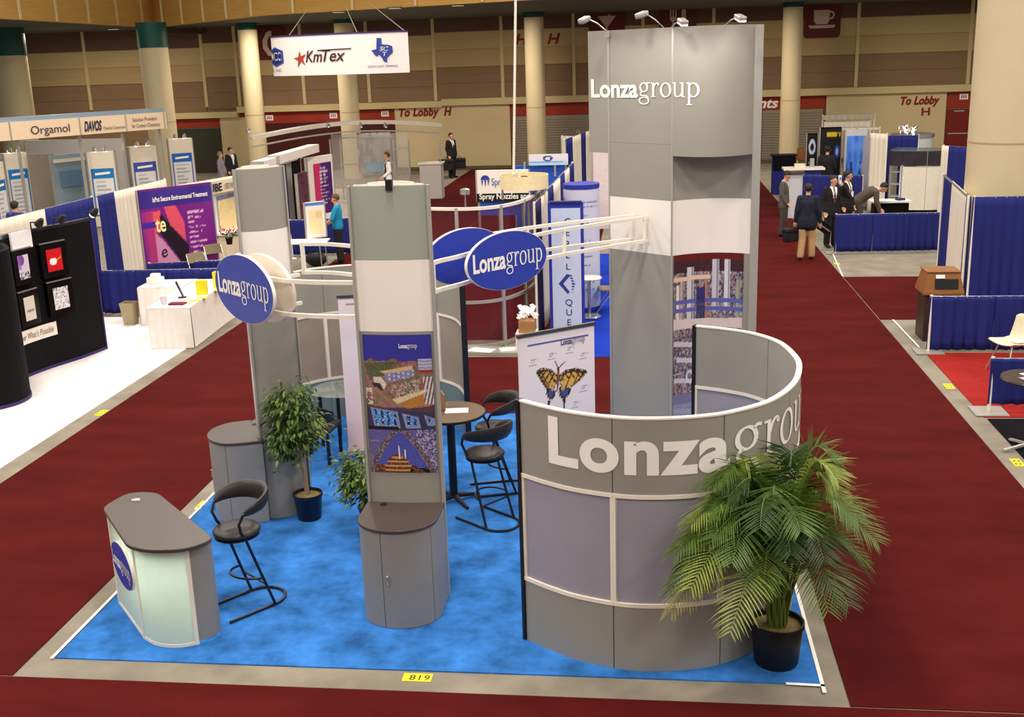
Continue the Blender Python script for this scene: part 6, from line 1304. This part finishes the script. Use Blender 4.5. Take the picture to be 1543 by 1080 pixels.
for (x0, x1, yt, yb, Y, m1, m2, label) in ((1165, 1200, 234, 276, 38, BLKF, DRAPEB, 'black topped counter with blue skirt by the roller shutter'), (1188, 1211, 260, 306, 32.5, TOPB, mat('pale_grey_counter', (190, 188, 196), .5), 'pale grey rounded counter behind the man in grey')):
    p0, p1 = PY(x0, yt, Y), PY(x1, yt, Y); o = thing('booth_counter', label, 'counter', (p0.x, Y, 0)); zz = p0.z; xm = (p0.x+p1.x)/2; w_ = p1.x-p0.x
    MB().prism(smooth_poly([(p0.x, Y), (p1.x, Y), (p1.x, Y+.5), (p0.x, Y+.5)], [.12]*4, 4), .01, zz-.05).build('body', m2, o); MB().prism(smooth_poly([(p0.x-.05, Y-.05), (p1.x+.05, Y-.05), (p1.x+.05, Y+.55), (p0.x-.05, Y+.55)], [.14]*4, 4), zz-.05, zz).build('top', m1, o)
    if Y == 38: MB().box((xm, Y-.02, zz-.28), (w_, .03, .42)).build('dark_fascia', BLKF, o)
wt2 = PY(1211, 254, 34.5); o = thing('white_table', 'white tabletop with small boxes behind the man in grey', 'table', (wt2.x, 34.5, 0)); MB().box((wt2.x, 34.6, wt2.z), (1.2, .6, .06)).build('top', WHITE, o); MB().box((wt2.x, 34.6, wt2.z/2), (1.0, .5, wt2.z-.06)).build('skirt', DRAPEB, o)
bt(wt2.x-.12, 34.5, 'cream carton on the white tabletop behind the man in grey', .3, .2, .12, CRM, z=wt2.z+.03, name='carton', cat='box'); bt(wt2.x+.25, 34.6, 'silver can on the white tabletop behind the man in grey', .12, .12, .26, SILVER, z=wt2.z+.03, name='canister', cat='canister')
cp = PY(1210, 232, 39); o = thing('wooden_chair', 'brown wooden chair back beside the narrow black banner', 'chair', (cp.x, 39, 0)); MB().box((cp.x, 39, cp.z), (.4, .08, .4)).build('backrest', WOOD, o); MB().box((cp.x, 38.8, cp.z-.4), (.42, .42, .06)).build('seat', WOOD, o)
for sx in (-.17, .17):
    for sy in (-.17, .17): MB().box((cp.x+sx, 38.8+sy, (cp.z-.43)/2), (.05, .05, cp.z-.43)).build('leg', WOOD, o)
# white scalloped valances above the right booths
for i, (x0, x1, y, h_, Y) in enumerate(((1240, 1318, 174, 8, 42), (1243, 1312, 184, 10, 40), (1258, 1326, 193, 5, 38))):
    p0, p1 = PY(x0, y, Y), PY(x1, y, Y); z1 = p0.z; z0 = PY(x0, y+h_, Y).z
    o = drape('booth_valance', ('topmost white valance above the right booths', 'middle white valance above the right booths', 'lowest white valance above the right booths')[i], (p0.x, Y), (p1.x, Y), z0, z1, ((DRAPEW, .5), (DRAPEW, .5)), (0, 1), 'white booth valances', plates=False)
p0 = PY(1362, 208, 36); o = thing('display_drum', 'pale grey drum display under bright lamps right of the valances', 'display', (p0.x, 36.4, 0)); cxm = PY(1375, 200, 36.4); MB().lathe([(.62, 0), (.62, cxm.z-.1)], (cxm.x, 36.4, 0), 28).build('drum', mat('pale_grey_drum', (206, 206, 206), .5), o); MB().lathe([(.65, cxm.z-.12), (.65, cxm.z-.02)], (cxm.x, 36.4, 0), 28).build('rim', STEEL, o)
for i, (px, py) in enumerate(((1370, 190), (1384, 192), (1372, 196), (1383, 197))):
    p = PY(px, py, 36.0); spot(('lit lamp over the pale drum, upper left one', 'lit lamp over the pale drum, upper right one', 'lit lamp over the pale drum, lower left one', 'lit lamp over the pale drum, lower right one')[i], p-Vector((.3, 0, .1)), (1, -.2, 0), True, 'lamps over the drum', m=STEEL)
# ================================================================== PEOPLE
SKIN = mat('skin_tone', (206, 152, 122), .55, var=.05, spec=.3)
HAIRD = mat('dark_hair', (34, 26, 24), .6, var=.2, scale=60); HAIRB = mat('brown_hair', (92, 62, 40), .6, var=.2, scale=60)
SHOE = mat('black_shoe_leather', (22, 20, 20), .4); SHIRT = mat('white_shirt_cotton', (236, 232, 230), .7)
def capsule(mb, a, b, ra, rb, n=12):
    a, b = Vector(a), Vector(b); d = (b-a); L = d.length; d.normalize(); pts = []; rs = []
    for k in range(5): t = math.radians(-85+85*k/4*1.0); pts.append(a+d*ra*math.sin(t)); rs.append(max(.0015, ra*math.cos(t)))
    for k in range(1, 4): pts.append(a.lerp(b, k/4)); rs.append(ra+(rb-ra)*k/4)
    for k in range(5): t = math.radians(85*k/4); pts.append(b+d*rb*math.sin(t)); rs.append(max(.0015, rb*math.cos(t)))
    mb.tube(pts, rs, n)
BASE = dict(pelvis=(0, 0, .95), waist=(0, -.005, 1.10), chest=(0, 0, 1.30), neck=(0, .01, 1.49), head=(0, -.02, 1.625),
            sh=(.175, .01, 1.425), el=(.235, .03, 1.14), wr=(.235, -.06, .90), hand=(.23, -.085, .83), hip=(.085, 0, .92), kn=(.10, -.015, .50), an=(.10, .02, .085), toe=(.115, -.15, .035))
def person(label, loc, rz, scale=1.0, pose=None, top=None, legs=None, hair=HAIRD, shirt=None, tie=None, sleeve_skin=False, jacket=True, hairlen=0, build=1.12):
    J = {}
    for k, v in BASE.items():
        if k in ('sh', 'el', 'wr', 'hand', 'hip', 'kn', 'an', 'toe'): J['l'+k] = Vector(v); J['r'+k] = Vector((-v[0], v[1], v[2]))
        else: J[k] = Vector(v)
    for k, v in (pose or {}).items(): J[k] = Vector(v)
    P = []                                              # primitives: a, b, ra, rb, region
    def C(a, b, ra, rb, reg): P.append((Vector(a), Vector(b), ra, rb, reg))
    up = (J['neck']-J['pelvis']).normalized(); rt = (J['lsh']-J['rsh']).normalized(); fw = rt.cross(up).normalized()*-1
    if fw.dot(Vector((0, -1, 0))) < 0 and abs(up.z) > .5: fw = -fw
    b = build
    for s in (-1, 1):
        C(J['chest']+rt*s*.075*b+up*.02, J['waist']+rt*s*.065*b, .112*b, .10*b, 'top'); C(J['waist']+rt*s*.065*b, J['pelvis']+rt*s*.07*b, .105*b, .118*b, 'top')
        C(J['chest']+up*.08+rt*s*.05, J['lsh' if s > 0 else 'rsh'], .085*b, .068*b, 'top')
        if jacket: C(J['pelvis']+rt*s*.075*b, J['pelvis']+rt*s*.085*b-up*.13, .122*b, .118*b, 'top'); C(J['pelvis'], J['pelvis']-up*.13, .125*b, .125*b, 'top')
    C(J['chest'], J['pelvis'], .115*b, .115*b, 'top')
    C(J['neck']-up*.03, J['head']-up*.04, .056, .052, 'skin'); C(J['neck']-up*.075, J['neck']-up*.032, .078, .066, 'top'); hd = (J['head']-J['neck']).normalized()
    hf = (Vector((0, -1, 0)) if 'face' not in J else J['face'].normalized()); hd = (hd-hf*hd.dot(hf)).normalized(); hr = hf.cross(hd).normalized()
    C(J['head']+hd*.03+hf*-.008, J['head']+hd*.038+hf*-.026, .086, .086, 'skin'); C(J['head']-hd*.055+hf*.032, J['head']+hd*.01+hf*.022, .052, .072, 'skin')
    C(J['head']+hf*.095+hd*.0, J['head']+hf*.105-hd*.018, .011, .014, 'skin')
    for s in (-1, 1): C(J['head']+hr*s*.086-hd*.0, J['head']+hr*s*.088+hd*.025, .014, .016, 'skin')
    for s, q in ((1, 'l'), (-1, 'r')):
        C(J[q+'sh'], J[q+'el'], .069*b, .057*b, 'top'); C(J[q+'el'], J[q+'wr'], .055*b if not sleeve_skin else .046, .043 if not sleeve_skin else .034, 'skin' if sleeve_skin else 'top')
        if sleeve_skin: C(J[q+'sh'], J[q+'sh'].lerp(J[q+'el'], .7), .067*b, .062*b, 'top')
        w, h = J[q+'wr'], J[q+'hand']; d = (h-w).normalized(); side = d.cross(fw).normalized()
        if side.length < .5: side = rt
        C(w+d*.015, w+d*.055, .028, .030, 'skin'); C(w+d*.03+side*.016, w+d*.085+side*.022, .020, .019, 'skin'); C(w+d*.03-side*.016, w+d*.085-side*.022, .020, .019, 'skin')
        for f, (o_, ln) in enumerate(((-.033, .055), (-.011, .068), (.011, .072), (.033, .060))):
            k0 = w+d*.088+side*o_; k1 = k0+d*ln*.55+fw*.008; C(k0, k1, .0105, .010, 'skin'); C(k1, k1+d*ln*.4+fw*.022, .010, .009, 'skin')
        C(w+d*.035+side*.03*s, w+d*.07+side*.055*s+fw*.02, .013, .012, 'skin'); C(w+d*.07+side*.055*s+fw*.02, w+d*.10+side*.05*s+fw*.035, .012, .010, 'skin')
        C(J[q+'hip'], J[q+'kn'], .100*b, .080*b, 'legs'); C(J[q+'kn'], J[q+'an']+Vector((0, 0, .02)), .080*b, .070*b, 'legs')
        an, to = J[q+'an'], J[q+'toe']; C(an+Vector((0, .02, -.04)), to, .045, .038, 'shoe'); C(an, an+Vector((0, .03, -.045)), .045, .042, 'shoe')
    mb = MB()
    for a, b_, ra, rb, reg in P: capsule(mb, a, b_, ra, rb)
    me = bpy.data.meshes.new('tmp'); me.from_pydata(mb.v, [], mb.f); o0 = bpy.data.objects.new('tmp', me); COL.objects.link(o0)
    r = o0.modifiers.new('one_skin', 'REMESH'); r.mode = 'VOXEL'; r.voxel_size = .0125; r.use_smooth_shade = True
    sm = o0.modifiers.new('soft', 'SMOOTH'); sm.factor = .5; sm.iterations = 2
    bpy.context.view_layer.update(); body = bpy.data.meshes.new_from_object(o0.evaluated_get(bpy.context.evaluated_depsgraph_get())); bpy.data.objects.remove(o0)
    body.name = 'body'; mats = [SKIN, top, legs, SHOE, SHIRT, tie or SHIRT]; reg_i = dict(skin=0, top=1, legs=2, shoe=3)
    n = len(body.polygons); cen = np.empty(n*3); body.polygons.foreach_get('center', cen); cen = cen.reshape(-1, 3); nor = np.empty(n*3); body.polygons.foreach_get('normal', nor); nor = nor.reshape(-1, 3)
    best = np.full(n, 9.); idx = np.zeros(n, np.int32)
    for a, b_, ra, rb, reg in P:
        a_, d_ = np.array(a), np.array(b_-a); t = np.clip(((cen-a_)@d_)/max(1e-9, d_@d_), 0, 1); dist = np.hypot(*(((cen-a_-t[:, None]*d_)**2).sum(1)[None]**.5, np.zeros((1, n))))[0]-(ra+(rb-ra)*t)
        if reg == 'legs' and jacket: dist = dist+.012
        m = dist < best; best[m] = dist[m]; idx[m] = reg_i[reg]
    rel = cen-np.array(J['chest']); u = rel@np.array(up); x = rel@np.array(rt); f = nor@np.array(fw)
    if shirt:
        v = (idx == 1) & (f > .25) & (u > -.20) & (np.abs(x) < .02+.055*(u+.20)/.35) & (u < .25); idx[v] = 4
        if tie: idx[v & (np.abs(x) < .017+.012*(u < 0))] = 5
        c_ = (idx <= 1) & (u > .135) & (u < .20) & (np.abs(x) < .085); idx[c_ & (idx == 1)] = 4
    for m in mats: body.materials.append(m)
    body.polygons.foreach_set('material_index', idx.astype(np.int32)); body.polygons.foreach_set('use_smooth', np.ones(n, bool))
    root = thing('person', label, 'person', loc, None, rz); root.scale = (scale,)*3; bo = bpy.data.objects.new('body', body); COL.objects.link(bo); bo.parent = root
    # hair: shell over the crown and the back of the head
    H_ = MB(); vs = []; fs = []; N, M_ = 18, 9; c = J['head']+hd*.042-hf*.020
    for j in range(M_+1):
        for i in range(N):
            th = 2*math.pi*i/N; front = math.cos(th); low = 1.72-.62*front+hairlen*(front < .3); ph = low*j/M_; rr_ = .104+.002*math.sin(i*5+j*3)
            vs.append(c+hd*(rr_*1.02*math.cos(ph))+(hf*front*1.0+hr*math.sin(th)*.94)*(rr_*math.sin(min(ph, 2.3))))
    for j in range(M_):
        for i in range(N): fs.append((j*N+i, j*N+(i+1) % N, (j+1)*N+(i+1) % N, (j+1)*N+i))
    mh = bpy.data.meshes.new('hair'); mh.from_pydata(vs, [], fs); mh.update(); link_mesh('hair', mh, hair, None, 80).parent = root
    for s in (-1, 1):
        e = MB().ball(J['head']+hf*.083+hr*s*.033+hd*.018, .008, 8); m2 = bpy.data.meshes.new('eye'); m2.from_pydata(e.v, [], e.f); m2.update(); link_mesh('eye', m2, mat('dark_eye', (30, 22, 20), .2), None, 80).parent = root
    return root, J
def wpos(root, p): return Matrix.Translation(root.location) @ Matrix.Rotation(root.rotation_euler.z, 4, 'Z') @ (Vector(p)*root.scale[0])
GSUIT = mat('grey_suit_wool', (86, 80, 76), .8, var=.08, scale=50); NAVYJ = mat('navy_blazer_wool', (26, 28, 44), .8, var=.08, scale=50); BLKS = mat('black_suit_wool', (22, 21, 23), .8, var=.1, scale=50)
KHAK = mat('khaki_trousers', (186, 150, 106), .8, var=.06, scale=40); TEALS = mat('turquoise_shirt', (20, 140, 184), .8, var=.05); DKTR = mat('dark_trousers', (30, 27, 28), .8, var=.1); TAUP = mat('taupe_suit_wool', (84, 74, 64), .8, var=.08, scale=50)
TIE1 = mat('maroon_tie', (96, 50, 66), .5); TIE2 = mat('dark_tie', (40, 38, 50), .5)
def badge(root, J, lab):
    p = wpos(root, J['chest']+Vector((.03, -.145, -.12))); o = thing('name_badge', lab, 'badge', p); MB().box(p, (.09, .012, .13), root.rotation_euler.z).build('card', PAPER, o)
    a = wpos(root, J['neck']+Vector((.07, -.05, -.02))); b = wpos(root, J['neck']+Vector((-.07, -.05, -.02))); MB().tube([a, p+Vector((0, 0, .07)), b], .006, 5).build('lanyard', PAPER, o)
def bagthing(label, p, rz, w, d, h, m=BLACKP, name='briefcase', cat='bag'):
    o = thing(name, label, cat, p); q = Vector(p); MB().box((q.x, q.y, q.z+h/2), (w, d, h), rz).build('body', m, o, bevel=.03); MB().box((q.x, q.y, q.z+h*.72), (w*1.01, d*1.04, .03), rz).build('flap_edge', BLKF, o)
    e = Vector((math.cos(rz), math.sin(rz), 0)); MB().tube([q-e*.07+Vector((0, 0, h)), q-e*.05+Vector((0, 0, h+.06)), q+e*.05+Vector((0, 0, h+.06)), q+e*.07+Vector((0, 0, h))], .012, 6).build('handle', BLACKP, o); return o
# man in grey suit looking down, left of the group
p = G(1180, 357); r1, J1 = person('man in grey suit looking down at the aisle edge', (p.x, p.y+.1, .008), math.radians(75), .96, dict(head=(0, -.06, 1.61), face=(0, -.9, -.45), rwr=(-.22, -.10, .92), rhand=(-.20, -.16, .87)), GSUIT, mat('dark_grey_trousers', (70, 62, 58), .8), shirt=True, tie=TIE2)
badge(r1, J1, 'white name badge on the man in grey')
# man in navy blazer seen from behind
p = G(1213, 392); r2, J2 = person('man in navy blazer and khaki trousers seen from behind', (p.x+.02, p.y, .008), math.radians(172), .99, dict(lwr=(.27, -.02, .90), lhand=(.275, -.02, .82), rel=(-.26, .03, 1.13), rwr=(-.285, -.02, .88), rhand=(-.29, -.02, .80), lan=(.13, .04, .085), ltoe=(.15, -.13, .035), ran=(-.12, -.10, .085), rtoe=(-.13, -.27, .035), rkn=(-.11, -.08, .50)), NAVYJ, KHAK, build=1.12)
q = wpos(r2, J2['lhand']+Vector((0.0, 0, -.03))); bagthing('black shoulder bag carried by the man in navy blazer', (q.x-.05, q.y, q.z-.36), .5, .44, .20, .32)
q2 = wpos(r2, J2['rhand']+Vector((0, -.02, 0))); o = thing('magazine', 'silver edged folder held by the man in navy blazer', 'folder', (q2.x+.06, q2.y, q2.z-.16)); MB().box((q2.x+.1, q2.y, q2.z-.06), (.30, .03, .22), M=Matrix.Rotation(-.25, 3, 'Z') @ Matrix.Rotation(.6, 3, 'Y')).build('cover', BLKF, o); MB().box((q2.x+.105, q2.y-.02, q2.z-.06), (.26, .012, .03), M=Matrix.Rotation(-.25, 3, 'Z') @ Matrix.Rotation(.6, 3, 'Y')).build('edge', STEEL, o)
# man talking on the phone
p = G(1243, 374); r3, J3 = person('man in black suit and tie holding a phone to his ear', (p.x+.15, p.y+.15, .008), math.radians(20), .98, dict(lel=(.40, -.10, 1.24), lwr=(.20, -.13, 1.50), lhand=(.14, -.10, 1.56), face=(.35, -1, 0)), BLKS, DKTR, shirt=True, tie=TIE1)
q = wpos(r3, (.13, -.09, 1.66)); o = thing('mobile_phone', 'white phone at the ear of the man in black suit', 'phone', q); MB().box(q, (.045, .10, .20), .3).build('body', PAPER, o, bevel=.01); MB().box(q+Vector((.0, -.055, .03)), (.03, .006, .07), .3).build('screen', mat('phone_screen_blue', (70, 80, 130), .3), o)
# man in black suit with badge looking right
p = G(1277, 262, 1.66); r4, J4 = person('man in black suit with white badge looking right', (p.x, p.y, .001), math.radians(45), .99, dict(face=(.55, -.8, 0), head=(.01, -.02, 1.625)), BLKS, BLKS, shirt=True, tie=TIE2)
badge(r4, J4, 'white name badge on the man looking right')
# man bending over the counter
p = G(1298, 385); r5, J5 = person('man in taupe suit bending forward over the counter', (PY(1294, 330, 29.0).x, 29.0, .001), math.radians(82), 1.0,
    dict(pelvis=(0, .05, .93), waist=(0, -.06, 1.04), chest=(0, -.26, 1.16), neck=(0, -.44, 1.22), head=(0, -.56, 1.25), face=(0, -.75, -.65), lsh=(.17, -.38, 1.17), rsh=(-.17, -.38, 1.17), lel=(.21, -.42, .92), rel=(-.21, -.40, .90), lwr=(.16, -.50, .72), rwr=(-.16, -.48, .68), lhand=(.15, -.54, .66), rhand=(-.15, -.52, .62), lhip=(.085, .04, .91), rhip=(-.085, .04, .91)), TAUP, TAUP, shirt=True)
# man with his back turned before the black display
p = PY(1247, 226, 35.2); r6, J6 = person('man in dark suit with back turned before the black display', (p.x, 35.2, .001), math.radians(165), 1.02, None, BLKS, BLKS)
# man in turquoise shirt with watering can
p = G(512, 396); r7, J7 = person('man in turquoise shirt holding a watering can', (p.x+.02, p.y, .001), math.radians(-82), .95, dict(lel=(.25, -.10, 1.16), lwr=(.20, -.32, 1.02), lhand=(.19, -.40, .97), rel=(-.24, .02, 1.15), rwr=(-.20, -.22, 1.0), rhand=(-.19, -.30, .96), face=(0, -1, -.2)), TEALS, DKTR, hair=HAIRB, sleeve_skin=True, jacket=False)
q = wpos(r7, (.16, -.44, .93)); wcn = thing('watering_can', 'dark green watering can held by the man in turquoise', 'watering can', (q.x, q.y, q.z-.2)); GRC = mat('dark_green_can', (44, 74, 62), .5)
MB().lathe([(0, -.24), (.13, -.24), (.125, -.04), (.10, -.02), (0, -.02)], q, 18).build('body', GRC, wcn); MB().tube([q+Vector((-.1, 0, -.2)), q+Vector((-.22, 0, -.06)), q+Vector((-.30, 0, .03))], [.025, .02, .016], 8).build('spout', GRC, wcn); MB().tube([q+Vector((-.08, 0, -.03)), q+Vector((-.02, 0, .06)), q+Vector((.08, 0, .04)), q+Vector((.12, 0, -.1))], .012, 6).build('handle', GRC, wcn)
# attendant in a dark waistcoat
p = PY(584, 246, 37.0); r8, J8 = person('attendant in dark waistcoat and white sleeves by the clear exhibit', (p.x, 37.0, .011), math.radians(-70), 1.0, dict(lwr=(.20, -.16, .98), lhand=(.18, -.22, .95)), mat('dark_waistcoat', (36, 34, 48), .7), DKTR, hair=HAIRB, shirt=True, hairlen=.25)
for poly in r8.children[0].data.polygons: pass
bm_ = r8.children[0].data; cen = np.empty(len(bm_.polygons)*3); bm_.polygons.foreach_get('center', cen); cen = cen.reshape(-1, 3); ii = np.empty(len(bm_.polygons), np.int32); bm_.polygons.foreach_get('material_index', ii); ii[(ii == 1) & (np.abs(cen[:, 0]) > .17) & (cen[:, 2] < 1.46)] = 4; bm_.polygons.foreach_set('material_index', ii)
# man in black suit far off by the lobby wall
p = G(682, 268); r9, J9 = person('man in black suit with bags far off by the lobby wall', (p.x, p.y, .009), math.radians(55), 1.02, dict(lwr=(.25, -.02, .90), lhand=(.25, -.02, .82)), BLKS, BLKS, shirt=True, tie=TIE2)
q = wpos(r9, J9['rhand']); bagthing('black bag in the hand of the far man by the lobby wall', (q.x-.1, q.y-.12, q.z-.50), .2, .62, .26, .44)
q = wpos(r9, J9['lhand']); bagthing('second black bag held by the far man by the lobby wall', (q.x+.12, q.y, q.z-.48), .2, .5, .24, .42)
# people seated or standing deep on the left
p = PY(22, 312, 25.2); person('dark haired person in blue behind the cream drape at left', (p.x, 25.2, .001), math.radians(170), 1.0, None, NAVY, DKTR, hairlen=.3)
p = PY(347, 226, 41); person('man in navy jacket far off beside the pale kiosks', (p.x, 41, .001), math.radians(60), 1.0, dict(face=(.3, -1, 0)), NAVYJ, NAVYJ, shirt=True)
p = PY(331, 233, 40); person('grey haired person far off beside the man in navy', (p.x, 40, .001), math.radians(100), .95, None, mat('grey_lilac_top', (150, 140, 156), .8), DKTR, hair=mat('grey_hair', (120, 112, 104), .6))
